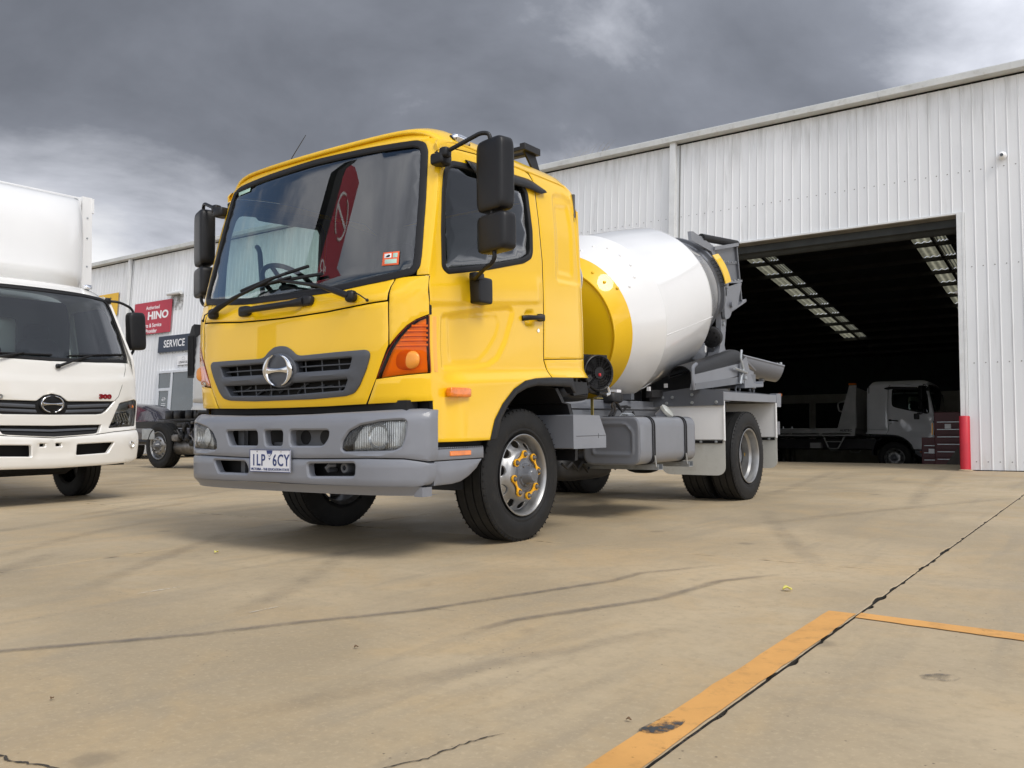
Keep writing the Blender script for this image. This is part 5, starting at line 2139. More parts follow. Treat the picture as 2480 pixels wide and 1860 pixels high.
# water tank across the back of the cab
mb = MB()
mb.lathe([(-.86, .0001), (-.84, .10), (-.80, .17), (-.76, .20), (.78, .20), (.82, .185), (.86, .13), (.885, .06), (.89, .0001)], GREYL, 40, (0, .835, 1.85), (1, 0, 0))
mb.lathe([(.765, .203), (.785, .203)], WHT, 40, (0, .835, 1.85), (1, 0, 0))
mb.build('water_tank', mx)

# ---- drum
AL = rad(14.73)
DAX = Vector((0, math.cos(AL), math.sin(AL)))
DB = Vector((0, -math.sin(AL), math.cos(AL)))
DO = Vector((0, 2.0, 1.607))
mb = MB()
mb.lathe([(-.105, .0001), (-.10, .20), (-.085, .38), (-.062, .50), (-.046, .552), (-.030, .566)], YEL, 72, DO, DAX)
drum = mb.build('drum_head', mx, ang=30)
mb = MB()
mb.lathe([(-.030, .566), (-.052, .570), (-.050, .580), (-.034, .583), (.098, .6805)], YEL, 96, DO, DAX)
mb.build('drum_band', mx)
mb = MB()
pr = [(.098, .6805)] + [(.098 + .409 * k / 6, .6805 + (.819 - .6805) * (k / 6) ** .92) for k in range(1, 7)]
pr += [(.509, .8205), (.513, .8205), (.516, .819), (1.0, .8185), (1.60, .812), (1.63, .810), (1.66, .803), (1.69, .792), (1.72, .778), (2.29, .612), (2.345, .596)]
mb.lathe(pr, WHT, 96, DO, DAX)
mb.lathe([(2.345, .596), (2.55, .54), (2.55, .50), (2.3, .56)], WHT, 64, DO, DAX)
mb.build('drum_shell', mx, ang=14)


def dp(s, th, r):
    return DO + DAX * s + r * (math.cos(th) * Vector((1, 0, 0)) + math.sin(th) * DB)


mb = MB()
n = 40
mb.tube([dp(.516 + (1.66 - .516) * i / n, rad(-13.3 - 1.2 * i / n), .8195 - .008 * i / n) for i in range(n + 1)], .0035, WHT, 6)
mb.tube([dp(1.72 + .57 * i / 10, rad(40), .7785 - .166 * i / 10) for i in range(11)], .003, WHT, 6)
mb.build('drum_weld', mx)
BOLT = MB()
BOLT.lathe([(0, .016), (.004, .0155), (.010, .011), (.013, .005), (.0135, .0001)], WHT, 12, axis=(0, 0, 1))
BOLTW = BOLT.mesh('drum_bolt')
BOLTY = BOLTW.copy()
BOLTY.materials.clear()
BOLTY.materials.append(YEL)
rr_ = lambda s: np.interp(s, [-.034, .098, .507], [.577, .6805, .819])
for k, (s, th) in enumerate(((.205, 72.2), (.319, 68), (.375, 59.3), (.380, 49.2), (.375, 39.2), (.317, 30.5), (.209, 26.1), (.034, 50.6), (.039, 38), (.089, 28.6))):
    for rep in (0, 180):
        o = link('drum_bolt', BOLTW if k < 7 else BOLTY, mx)
        p = dp(s, rad(th + rep), float(rr_(s)))
        nrm = (math.cos(rad(th + rep)) * Vector((1, 0, 0)) + math.sin(rad(th + rep)) * DB) - DAX * .36
        o.matrix_local = Matrix.Translation(p) @ nrm.to_track_quat('Z', 'Y').to_matrix().to_4x4()
mb = MB()
mb.lathe([(2.345, .59), (2.345, .606), (2.40, .606), (2.40, .56)], GREY, 72, DO, DAX)
mb.build('track_ring', mx)
# gearbox and front pedestal
mb = MB()
mb.lathe([(-.62, .16), (-.50, .19), (-.30, .20), (-.19, .22)], GREY, 28, DO, DAX)
mb.b2((-.45, 1.30, .965), (.45, 1.42, 1.25), GREY)
mb.prism([(1.25, .965), (1.55, .965), (1.48, 1.50), (1.34, 1.50)], 0, -.40, .40, GREY)
mb.build('drum_drive', mx)
# ---- rear pedestal, rollers
mb = MB()
for sg in (1, -1):
    mb.prism([(4.42, 1.50), (4.66, 1.50), (4.60, 1.62), (4.70, 2.02), (4.70, 2.32), (4.53, 2.32), (4.52, 2.0), (4.50, 1.66)], 0, sg * .47, sg * .53, GREYL)
    mb.prism([(4.10, .97), (4.66, .97), (4.66, 1.53), (4.35, 1.53), (4.18, 1.20)], 0, sg * .44, sg * .56, GREY)
mb.b2((-.46, 4.40, 1.36), (.46, 4.64, 1.50), GREY)
mb.b2((-.435, 4.44, .99), (.435, 4.47, 1.37), CHAS)  # dark plate added to close the view through to the white wall
mb.prism([(3.78, 1.42), (4.12, 1.62), (4.10, 1.42)], 0, .42, .50, GREY)
mb.build('drum_pedestal', mx, bev=.008)
mb = MB()
for sg in (1, -1):
    c_ = DO + DAX * 2.36 + Vector((sg * .46, 0, 0)) + DB * (-.52)
    mb.lathe([(-.04, .0001), (-.04, .10), (-.03, .115), (.03, .115), (.04, .10), (.04, .05), (.02, .045), (.02, .0001)], CHAS, 28, c_, DAX)
    for k in range(8):
        a = 2 * math.pi * k / 8
        q_ = c_ - DAX * .041 + .07 * (math.cos(a) * Vector((1, 0, 0)) + math.sin(a) * DB)
        mb.lathe([(0, .014), (-.002, .012), (-.002, .0001)], DARK, 10, q_, DAX)
mb.build('drum_roller', mx)
mb = MB()
for sg in (1, -1):
    P = rnd([(4.50, 2.17), (4.62, 2.17), (4.78, 2.12), (4.74, 2.02), (4.66, 1.93), (4.52, 1.90)], .05, 5)
    mb.prism(P, 0, sg * .545, sg * .575, GREYL)
    mb.lathe([(0, .035), (.03, .035), (.03, .0001)], GREYL, 20, (sg * .575, 4.69, 2.085), (sg, 0, 0))
    mb.lathe([(0, .022), (.02, .022), (.022, .0001)], GALV, 10, (sg * .53, 4.56, 1.86), (sg, 0, 0))
mb.build('pivot_bracket', mx)
# collar plate round the drum neck
mb = MB()
c_ = DO + DAX * 2.50
Po = []
for th in np.linspace(-20, 200, 40):
    Po.append((th, .665))
rows = []
for s0, r0 in ((2.46, .56), (2.46, .628), (2.50, .628), (2.50, .56), (2.46, .56)):
    rows.append([dp(s0, rad(th), r0) for th in np.linspace(-25, 205, 44)])
mb.grid(rows, GREY)
mb.build('drum_collar', mx)
# hopper
mb = MB()
HO = [(4.50, 2.70), (5.17, 2.855), (5.205, 2.63), (5.32, 2.215), (4.97, 2.07), (4.80, 2.12), (4.70, 2.30), (4.62, 2.52)]
for sg in (1, -1):
    mb.prism(HO, 0, sg * .44, sg * .452, GREY)
mb.b2((-.44, 5.19, 2.25), (.44, 5.202, 2.84), GREY)
mb.prism([(4.46, 2.68), (4.46, 2.72), (5.19, 2.885), (5.19, 2.845)], 0, .435, .50, GREYL)
mb.prism([(4.46, 2.68), (4.46, 2.72), (5.19, 2.885), (5.19, 2.845)], 0, -.50, -.435, GREYL)
mb.prism([(4.93, 2.06), (4.93, 2.035), (5.40, 2.205), (5.40, 2.235)], 0, -.50, .50, GREYL)
mb.prism([(5.185, 2.84), (5.215, 2.84), (5.335, 2.21), (5.305, 2.21)], 0, .44, .475, GREY)
mb.prism([(4.70, 2.60), (4.70, 2.57), (5.215, 2.635), (5.215, 2.665)], 0, .452, .462, GREY)
mb.prism([(4.66, 2.33), (4.66, 2.28), (5.20, 2.415), (5.20, 2.44)], 0, .452, .53, GREYL)
mb.prism([(4.66, 2.33), (4.66, 2.0), (4.80, 2.02), (5.02, 2.10), (5.18, 2.40)], 0, .50, .53, GREYL)
hop = mb.build('charge_hopper', mx, bev=.003)
mb = MB()
for y in (4.80, 4.92, 5.05, 5.17):
    mb.lathe([(0, .012), (.008, .011), (.010, .0001)], GALV, 8, (.462, y, 2.595 + (y - 4.7) * .125), (1, 0, 0))
for y in (4.78, 4.9, 5.0, 5.1):
    mb.lathe([(0, .014), (.012, .013), (.014, .0001)], GALV, 8, (.515, y, 2.335 + (y - 4.68) * .21), (.2, -.2, 1))
mb.build('hopper_bolt', hop)
# yellow guard over the track ring
mb = MB()
rows = []
for th in np.linspace(4, 34, 14):
    rows.append([dp(2.44, rad(th), .665), dp(2.60, rad(th), .665), dp(2.60, rad(th), .655), dp(2.44, rad(th), .655), dp(2.44, rad(th), .665)])
mb.grid(rows, YEL)
mb.build('ring_guard', mx)
mb = MB()
for th in np.linspace(2, 30, 8):
    mb.tube([dp(2.40, rad(th), .62), dp(2.52, rad(th), .64)], .004, BLK, 5)
mb.tube([dp(2.38, rad(th), .66) for th in np.linspace(2, 32, 10)], .004, BLK, 5)
mb.box((.60, 4.50, 2.33), (.03, .10, .16), GREYL)
mb.build('guard_bracket', mx)
# rubber roller and arm at the hopper top
mb = MB()
mb.tube([(.45, 4.20, 2.785), (.45, 5.24, 2.885)], .042, RUB, 16)
roll = mb.build('hopper_roller', mx)
mb = MB()
mb.prism([(3.86, 2.79), (3.93, 2.80), (4.47, 2.735), (4.56, 2.62), (4.50, 2.58), (4.42, 2.66), (3.88, 2.70)], 0, .44, .475, GREYL)
mb.tube([(.46, 3.92, 2.775), (.45, 4.05, 2.77), (.45, 4.22, 2.787)], .014, GALV, 8)
mb.prism([(4.36, 2.70), (4.50, 2.74), (4.62, 2.56), (4.42, 2.52)], 0, .40, .435, GREY)
mb.build('roller_arm', mx)


# ---- chutes
def trough(mb, a, b, r0, r1, up, m, th=.010, a0=rad(-5), a1=rad(185), n=20):
    a, b = Vector(a), Vector(b)
    ax = (b - a).normalized()
    up = Vector(up)
    e2 = (up - ax * up.dot(ax)).normalized()
    e1 = e2.cross(ax)
    for dr in (0, th):
        rows = []
        for k in range(7):
            c_ = a + (b - a) * k / 6
            r = r0 + (r1 - r0) * k / 6 + dr
            rows.append([c_ + r * (math.cos(t_) * e1 - math.sin(t_) * e2) for t_ in np.linspace(a0, a1, n)])
        mb.grid(rows, m)
    for c_, r in ((a, r0), (b, r1)):
        mb.grid([[c_ + q_ * (math.cos(t_) * e1 - math.sin(t_) * e2) for t_ in np.linspace(a0, a1, n)] for q_ in (r, r + th)], m)
    for t_ in (a0, a1):
        for dz in (0,):
            mb.tube([a + (r0 + .005) * (math.cos(t_) * e1 - math.sin(t_) * e2), b + (r1 + .005) * (math.cos(t_) * e1 - math.sin(t_) * e2)], .014, m, 8)
    return e1, e2


# main chute, swung out behind
mb = MB()
CA, CB = (.18, 4.75, 1.60), (.86, 5.40, 1.385)
e1, e2 = trough(mb, CA, CB, .21, .155, (0, 0, 1), GREYL)
mb.build('main_chute', mx)
mb = MB()
b_ = Vector(CB)
mb.tube([b_ + e1 * .16 + e2 * .03 - Vector((.03, .03, 0)), b_ - e1 * .16 + e2 * .03 - Vector((.03, .03, 0))], .012, GALV, 8)
for s_ in (-.15, -.05, .10, .15):
    mb.sell(tuple(b_ + e1 * s_ + e2 * .04 - Vector((.03, .03, 0))), (.016, .016, .020), GALV, .6, .6, 10, 6)
mb.box(tuple(b_ + e2 * .065 - Vector((.06, .0, 0))), (.10, .10, .018), RUB)
d_ = (Vector(CB) - Vector(CA)).normalized()
mb.sell(tuple(Vector(CA) + d_ * .55 - e2 * .19), (.06, .05, .03), GREYL, .4, .4)
mb.sell(tuple(Vector(CA) + d_ * .80 - e2 * .18), (.03, .03, .02), GREYL, .4, .4)
mb.build('chute_fitting', mx)
# spare chutes nested along the deck, upside down
for k, (A, B, r0, r1, up) in enumerate((((.80, 2.80, 1.135), (.80, 4.20, 1.285), .10, .185, (0, 0, 1)),)):
    mb = MB()
    trough(mb, (.78, 2.86, 1.17), (.78, 4.18, 1.37), .115, .150, (0, -.1, -1), BLK, a0=rad(10), a1=rad(170))
    mb.build('spare_chute', mx)
mb = MB()
mb.prism([(2.80, 1.085), (2.80, 1.20), (4.18, 1.395), (4.18, 1.27)], 0, .935, .945, GREYL)
mb.prism([(2.80, 1.06), (2.82, 1.12), (4.40, 1.27), (4.40, 1.19)], 0, .90, .95, GREY)
mb.prism([(3.92, 1.36), (4.10, 1.44), (4.20, 1.28), (4.30, 1.18), (4.30, 1.12), (3.90, 1.17)], 0, .955, .965, GREYL)
mb.prism([(4.02, 1.18), (4.40, 1.165), (4.55, 1.17), (4.58, 1.20), (4.58, 1.14), (4.02, 1.11)], 0, .62, .97, GREYL)
mb.tube([(.98, 3.72, 1.30), (.98, 4.05, 1.27)], .016, GALV, 8)
mb.tube(rnd3([(.97, 3.95, 1.50), (.97, 3.92, 1.40), (.97, 4.0, 1.30), (.97, 3.93, 1.22), (.97, 3.90, 1.15)], .04), .013, GALV, 8)
mb.sell((.975, 4.02, 1.215), (.02, .02, .02), GALV, .5, .5, 10, 6)
mb.tube(rnd3([(.95, 2.84, 1.30), (.95, 2.76, 1.27), (.95, 2.76, 1.12), (.95, 2.78, 1.06)], .05), .018, GREYL, 8)
for y in (4.0, 4.42):
    mb.tube([(.9, y + .06 * math.cos(a), 1.10 + .035 * math.sin(a)) for a in np.linspace(0, 2 * math.pi, 16)[:-1]], .010, GREYL, 6, closed=True)
mb.build('chute_cradle', mx)
mb = MB()
trough(mb, (.70, 4.22, 1.38), (.72, 4.66, 1.20), .165, .175, (.6, .3, -1), GREYL, a0=rad(15), a1=rad(170))
mb.prism([(4.30, 1.35), (4.62, 1.31), (4.68, 1.13), (4.38, 1.13)], 0, .84, .85, GREYL)
mb.build('chute_tip', mx)
mb = MB()
trough(mb, (-.78, 2.86, 1.17), (-.78, 4.18, 1.37), .115, .150, (0, -.1, -1), BLK, a0=rad(10), a1=rad(170))
mb.prism([(2.80, 1.02), (2.80, 1.20), (4.18, 1.395), (4.18, 1.02)], 0, -.945, -.935, GREYL)
mb.build('spare_chute', mx)
mb = MB()
mb.b2((-.62, 1.5, .97), (-.50, 4.2, 1.16), CHAS)  # dark box added to block the bright wall showing under the drum
mb.build('far_side_blocker', mx)
mb = MB()
mb.b2((-.5, 2.4, .975), (.5, 2.46, 1.03), GREY)
mb.prism([(2.7, 1.0), (4.1, 1.02), (4.1, 1.10), (2.7, 1.07)], 0, .50, .56, CHAS)
for y, z_ in ((3.05, 1.10), (2.68, 1.06)):
    mb.b2((.52, y, z_), (.55, y + .02, z_ + .04), SIGNW)
mb.sell((.50, 2.05, .985), (.07, .10, .05), CHAS, .5, .5)
mb.b2((.48, 2.02, 1.03), (.56, 2.10, 1.055), SIGNW)
mb.build('deck_clutter', mx)

# ---- rear mudguards
for sg in (1, -1):
    mb = MB()
    DK = [(.50, .965), (.50, 1.046), (.85, 1.086), (1.165, 1.040), (1.165, .960), (1.13, .960), (1.13, 1.0), (.85, 1.03), (.56, 1.0), (.56, .965)]
    mb.prism([(sg * x_, z_) for x_, z_ in DK], 1, 2.955, 4.41, GREYL)
    g_ = mb.build('mudguard', mx, bev=.003)
    mb = MB()
    FP = [(.42, .915), (.42, .998), (.503, 1.0), (.503, 1.048), (.85, 1.088), (1.168, 1.042), (1.168, .915)]
    mb.prism([(sg * x_, z_) for x_, z_ in FP], 1, 2.935, 2.9535, GREY)
    mb.build('mudguard_front', g_, bev=.002)
    mb = MB()
    for x_, z_ in ((.56, 1.0), (.66, 1.0), (.60, .945), (.86, 1.02), (.86, .945), (1.10, .945)):
        mb.lathe([(0, .016), (-.010, .015), (-.012, .0001)], GALV, 10, (sg * x_, 2.935, z_), (0, 1, 0))
    mb.build('mudguard_bolt', g_)
    for y, nm in ((2.957, 'mudguard_panel'), (4.395, 'mudguard_panel')):
        mb = MB()
        mb.b2((sg * .55, y, .60), (sg * 1.162, y + .010, .955), WHT)
        mb.b2((sg * 1.155, y - .008, .590), (sg * 1.166, y + .018, .957), WHT)
        mb.build(nm, g_)
        fl_ = rnd([(.52, .268), (1.160, .268), (1.160, .598), (.52, .598)], [.10, .09, .005, .005], 6)
        mb = MB()
        yy_ = y + (.012 if y < 3 else .014)
        mb.prism([(sg * x_, z_) for x_, z_ in fl_], 1, yy_, yy_ + .008, POLY)
        f_ = mb.build('mud_flap', g_)
        mb = MB()
        mb.b2((sg * .80, yy_ - .008, .565), (sg * 1.14, yy_ - .001, .592), BLK)
        for x_ in (.93, 1.08):
            mb.lathe([(0, .014), (-.010, .013), (-.012, .0001)], GALV, 10, (sg * x_, yy_ - .008, .578), (0, 1, 0))
        mb.build('flap_strip', f_)
    mb = MB()
    mb.b2((sg * .70, 4.0, .80), (sg * .76, 4.03, .96), BLK)
    mb.build('mudguard_stay', g_)
    mb = MB()
    mb.prism([(4.41, 1.056), (4.555, 1.058), (4.56, 1.03), (4.545, .915), (4.412, .915)], 0, sg * 1.10, sg * 1.168, GREYL)
    tb = mb.build('tail_bracket', mx, bev=.003)
    mb = MB()
    mb.lathe([(0, .022), (.03, .02), (.045, .012), (.047, .0001)], AMB, 16, (sg * 1.15, 4.56, 1.045), (0, 1, 0))
    mb.build('tail_marker', tb)
mb = MB()
mb.b2((-1.1, 4.62, .62), (1.1, 4.70, .76), GREY)
mb.b2((-.45, 4.41, .965), (.45, 4.75, .99), GREY)
mb.b2((-1.1, 4.42, .97), (1.1, 4.60, .985), GREY)
mb.build('rear_bumper', mx)

# ------------------------------------------------------------------ white box truck at the left (faces +x)
def R90(x, y, z=0.0):
    return Matrix.Translation((x, y, z)) @ Matrix.Rotation(math.pi / 2, 4, 'Z')


YFW = tabf([(.3, -.02), (.40, -.055), (.62, -.06), (.70, -.045), (.76, 0), (1.06, 0), (1.3, .025), (1.46, .06), (1.50, .085), (2.15, .33), (2.22, .37)], .03)
WWW = tabf([(.3, .98), (.7, 1.0), (1.3, 1.0), (1.5, .975), (2.15, .875), (2.3, .83)], .05)


def wfront(a, b, o):
    return np.stack([a, YFW(b) + .04 * a * a + .11 * (np.abs(a) / WWW(b)) ** 6 - o, b], 1)


def wside(sg):
    def f(a, b, o):
        return np.stack([sg * (WWW(b) + o), a, b], 1)
    return f


wt = thing('box_truck', 'white box truck with rounded white wind deflector at the left edge', 'truck', R90(-4.62, -.27))
gu = [(0, .905), (.46, .909), (.53, .918), (.575, .948), (.672, 1.053), (.155, 1.043), (.085, 1.097), (0, 1.118)]
gpoly = rnd(mirx(gu), .012, 3)
glow = rnd(mirx([(0, .684), (.43, .706), (.478, .72), (.523, .803), (0, .795)]), .008, 2)
hlR = rnd([(.735, 1.035), (.955, 1.078), (.992, 1.055), (.988, .955), (.962, .785), (.60, .765), (.636, .83), (.675, .915)], .015, 3)
hlL = [(-x_, z_) for x_, z_ in hlR]
hood_o = mirx([(0, .676), (.46, .706), (.66, .730), (.985, .752), (.985, 1.0), (.985, 1.2), (.985, 1.40), (.965, 1.47), (.90, 1.478), (.5, 1.462), (0, 1.452)])


def wf_crease(a, b, o):
    d = .012 * sstep((1.29 + .08 * a * a - b) / .05) - .010 * sstep((np.abs(a) - .80) / .05) * 0
    return wfront(a, b, o + d)


panel('front_panel', resample(hood_o, .05), wf_crease, CREAM, wt, [gpoly, glow, hlR, hlL], step=.035, thick=.05, lip=.006)
mb = MB()
for sg in (1, -1):
    P = [(.864, 1.473), (.85, 1.40), (.82, 1.332), (.77, 1.21), (.721, 1.103), (.672, 1.058)]
    mb.tube([tuple(wf_crease(np.array([sg * p[0]]), np.array([p[1]]), np.array([.0012]))[0]) for p in P], .0028, mat('panel_gap', (.10, .10, .095), .8), 5)
mb.build('panel_gap', wt)
g = panel('grille', gpoly, wfront, BLK, wt, step=.05, thick=.02, base=-.012, lip=.002)
mb = MB()
for sg in (1, -1):
    panel_mb(mb, rnd([(sg * .16, 1.005), (sg * .622, 1.025), (sg * .592, .99), (sg * .16, .972)], .008), wfront, GRILLE, step=.06, thick=.02, lip=.006, base=.004)
    panel_mb(mb, rnd([(sg * .15, .955), (sg * .56, .968), (sg * .535, .940), (sg * .14, .925)], .008), wfront, GRILLE, step=.06, thick=.02, lip=.006, base=-.002)
mb.build('grille_bar', g)
panel('grille', glow, wfront, DARK, wt, step=.05, thick=.02, base=-.03, lip=.002)
mb = MB()
panel_mb(mb, rnd(mirx([(0, .735), (.47, .752), (.485, .772), (0, .757)]), .004), wfront, GRILLE, step=.06, thick=.02, lip=.006, base=-.006)
mb.build('grille_bar', g)
wemb = lambda a, b, o: wfront(a, b + 1.012, o)
panel('badge', circle(.094, 36, rx=.122), wemb, BLK, g, step=.05, thick=.03, lip=.008, base=.012)
mb = MB()
for sg in (1, -1):
    P = [(sg * .114 * math.cos(t_), .086 * math.sin(t_)) for t_ in np.linspace(rad(-80), rad(80), 20)]
    Q = [(sg * (.114 - .016 * math.cos(t_)) * math.cos(t_), (.086 - .008) * math.sin(t_) * .99) for t_ in np.linspace(rad(74), rad(-74), 20)]
    panel_mb(mb, P + Q, wemb, CHROME, step=.03, thick=.012, lip=.003, base=.026)
bar = [(x_, .006 + .010 * (abs(x_) / .1) ** 2) for x_ in np.linspace(-.1, .1, 11)]
panel_mb(mb, bar + [(x_, -z_) for x_, z_ in reversed(bar)], wemb, CHROME, step=.03, thick=.012, lip=.003, base=.026)
mb.build('badge_chrome', g)
REDC = mat('red_chrome_letters', (.35, .02, .03), .25, metal=.4)
p3 = wfront(np.array([.56]), np.array([1.098]), np.array([.016]))[0]
text('lettering', '300', .062, REDC, wt, frame(tuple(p3), (1, .08, 0), (0, -.06, 1)), bold=.004, sx=1.5, depth=.008)
p3 = wfront(np.array([-.56]), np.array([1.080]), np.array([.016]))[0]
text('lettering', 'HINO', .056, GALV, wt, frame(tuple(p3), (1, -.08, 0), (0, -.06, 1)), bold=.003, sx=1.3, depth=.008)
for sg, P in ((1, hlR), (-1, hlL)):
    P = P if area(P) > 0 else P[::-1]
    hl = panel('headlamp', P, wfront, LREF, wt, step=.03, thick=.03, base=-.05, lip=.002)
    mb = MB()
    lowp = rnd([(.675, .92), (.885, .948), (.925, .88), (.905, .795), (.62, .775)], .03, 4)
    panel_mb(mb, [(sg * x_, z_) for x_, z_ in lowp], lambda a, b, o: wfront(a, b, o + .035 * ((np.abs(a) - .80) ** 2 + (b - .86) ** 2) / .01 * .2), CHROME, step=.02, thick=.01, lip=.002, base=-.046)
    for k in range(6):
        x_ = .70 + k * .035
        cc = wfront(np.array([sg * x_]), np.array([.88]), np.array([-.035]))[0]
        mb.box((cc[0], cc[1], .885), (.010, .014, .10), CHROME, Matrix.Rotation(rad(22 * -sg), 3, 'Y'))
    mb.build('lamp_reflector', hl)
    mb = MB()
    cc = wfront(np.array([sg * .915]), np.array([1.0]), np.array([-.02]))[0]
    mb.sell(tuple(cc), (.03, .02, .025), AMB, .8, .8, 12, 8)
    up_ = rnd([(.75, 1.02), (.955, 1.06), (.975, 1.03), (.968, .965), (.90, .975), (.70, .945)], .02)
    panel_mb(mb, [(sg * x_, z_) for x_, z_ in up_], wfront, GALV, step=.03, thick=.01, lip=.002, base=-.04)
    mb.build('turn_lamp', hl)
    panel('lamp_lens', offset(P, .004), wfront, glass('plain_lens', (.90, .92, .92), 1.2), hl, step=.03, thick=.012, lip=.006, base=.002)
# bumper
bo = mirx([(0, .370), (.54, .380), (.86, .398), (.96, .43), (.985, .59), (.995, .72), (.985, .744), (.66, .722), (.46, .698), (0, .668)])
opR = rnd([(.227, .605), (.640, .617), (.560, .506), (.220, .493)], .015, 3)
opL = [(-x_, z_) for x_, z_ in opR]


def wbump(a, b, o):
    d = -.012 * sstep((.20 - np.abs(a)) / .03) * sstep((b - .47) / .02) * sstep((.635 - b) / .02)
    return wfront(a, b, o + d + .014)


bu = panel('bumper', resample(rnd(bo, .012, 2), .05), wbump, CREAM, wt, [opR, opL, rnd([(-.141, .618), (-.087, .618), (-.087, .588), (-.141, .588)], .003, 1), rnd([(.016, .619), (.072, .619), (.072, .588), (.016, .588)], .003, 1)], step=.03, thick=.05, lip=.010)
mb = MB()
mb.b2((-.75, .06, .38), (.75, .10, .78), DARK)
mb.b2((-.95, .30, .36), (.95, .34, 1.4), DARK)
mb.b2((-.62, .03, .83), (.62, .06, 1.08), DARK)
mb.build('bumper_backing', wt)
mb = MB()
for sg in (1, -1):
    cc = wbump(np.array([sg * .865]), np.array([.588]), np.array([.0]))[0]
    mb.lathe([(0, .036), (-.008, .036), (-.010, .029), (.0, .024), (.012, .0001)], CHROME, 24, tuple(cc), (-sg * .42, .9, 0))
mb.build('fog_lamp', bu)
# windscreen, roof, pillars
wso2 = rnd(mirx([(0, 1.452), (.50, 1.462), (.86, 1.485), (.93, 1.53), (.905, 1.80), (.865, 2.06), (.83, 2.165), (.77, 2.208), (.5, 2.225), (0, 2.228)]), .03, 3)
wso2 = wso2 if area(wso2) > 0 else wso2[::-1]
wso2 = resample(wso2, .06)
panel('windscreen_seal', wso2, wfront, RUB, wt, [offset(wso2, .035)], step=.06, thick=.03, lip=.006, base=.006)
panel('windscreen', offset(wso2, .025), wfront, GWS, wt, step=.06, thick=.004, lip=.001, base=-.002)
for sg in (1, -1):
    pil = [(.93, 1.47), (.985, 1.47), (.975, 1.55), (.92, 1.9), (.875, 2.15), (.84, 2.22), (.78, 2.235), (.83, 2.165), (.86, 2.06), (.90, 1.80), (.926, 1.53)]
    panel('pillar', resample(pil, .05), lambda a, b, o, sg=sg: wfront(a * sg, b, o), CREAM, wt, step=.05, thick=.03)
    dr = [(.17, .72), (1.15, .72), (1.28, .9), (1.42, 1.0), (1.42, 2.25), (.62, 2.25), (.45, 2.15), (.16, 1.52)]
    wn = rnd([(.30, 1.52), (1.28, 1.52), (1.28, 2.12), (.66, 2.12), (.52, 2.05)], .04, 3)
    d = panel('door', resample(dr, .06), wside(sg), CREAM, wt, [wn], step=.08, thick=.03)
    panel('window', offset(wn if area(wn) > 0 else wn[::-1], -.004), wside(sg), GSIDE, d, step=.2, thick=.004, lip=.001, base=-.012)
mb = MB()
rows = []
for v in np.linspace(0, 1, 12):
    row = []
    for u in np.linspace(-1, 1, 21):
        x_ = .845 * math.sin(u * math.pi / 2)
        yf_ = float(YFW(2.21)) + .04 * x_ * x_ + .11 * (abs(x_) / .86) ** 6
        y = yf_ + (1.42 - yf_) * v
        row.append((x_, y, 2.335 - .03 * x_ * x_ - .09 * (abs(x_) / .845) ** 8 - .10 * max(0, 1 - v * 5) ** 2))
    rows.append(row)
mb.grid(rows, CREAM)
mb.build('roof', wt, ang=60)
mb = MB()
mb.sell((.62, .52, 2.32), (.05, .07, .03), CHROME, .6, .6, 14, 8)
mb.build('roof_marker_lamp', wt)
mb = MB()
panel_mb(mb, [(-.9, .9), (.9, .9), (.9, 2.25), (-.9, 2.25)], lambda a, b, o: np.stack([a, 1.40 - o, b], 1), INTG, [rnd([(-.62, 1.55), (.30, 1.55), (.30, 2.02), (-.62, 2.02)], .05, 3)], step=.3, thick=.04)
mb.b2((-.93, .35, .95), (.93, 1.6, 1.0), DARK)
mb.build('cab_back', wt)
mb = MB()
for x_ in np.linspace(-.92, .92, 13):
    pass
rows = []
for x_ in np.linspace(-.92, .92, 13):
    yf_ = float(YFW(1.5)) + .04 * x_ * x_ + .11 * (abs(x_) / .975) ** 6
    rows.append([(x_, yf_ + .03, 1.44), (x_, yf_ + .15, 1.49), (x_, yf_ + .32, 1.47), (x_, yf_ + .36, 1.1)])
mb.grid(rows, DASH)
mb.build('dashboard', wt)
for x_ in (-.45, .45):
    mb = MB()
    mb.sell((x_, 1.24, 1.45), (.23, .08, .34), SEAT, .4, .5)
    mb.sell((x_, 1.0, 1.12), (.23, .25, .08), SEAT, .4, .4)
    mb.sell((x_, 1.27, 1.86), (.13, .05, .10), SEAT, .5, .5)
    mb.build('seat', wt)
mb = MB()
c0 = Vector((-.42, .62, 1.52))
mb.tube([c0 + .19 * Vector((math.cos(a), .45 * math.sin(a) * -1, .85 * math.sin(a))) for a in np.linspace(0, 2 * math.pi, 29)[:-1]], .015, BLK, 8, closed=True)
mb.build('steering_wheel', wt)
for px_, pz, x1_, z1_, b0, b1 in ((.07, 1.40, .45, 1.535, (.20, 1.515), (.87, 1.575)), (-.70, 1.40, -.25, 1.52, (-.50, 1.505), (.03, 1.515))):
    mb = MB()
    P = lambda a_, b_, o_: Vector(wfront(np.array([a_]), np.array([b_]), np.array([o_]))[0])
    mb.sell(tuple(P(px_, pz, .025)), (.025, .02, .025), BLK, .7, .7, 10, 6)
    mb.tube([P(px_, pz, .035), P((px_ + x1_) / 2, (pz + z1_) / 2 + .01, .045), P(x1_, z1_, .035)], [.015, .012, .008], BLK, 8)
    mb.build('wiper_arm', wt)
    mb = MB()
    mb.tube([P(b0[0] + (b1[0] - b0[0]) * k / 8, b0[1] + (b1[1] - b0[1]) * k / 8, .02) for k in range(9)], .010, RUB, 6)
    mb.build('wiper_blade', wt)
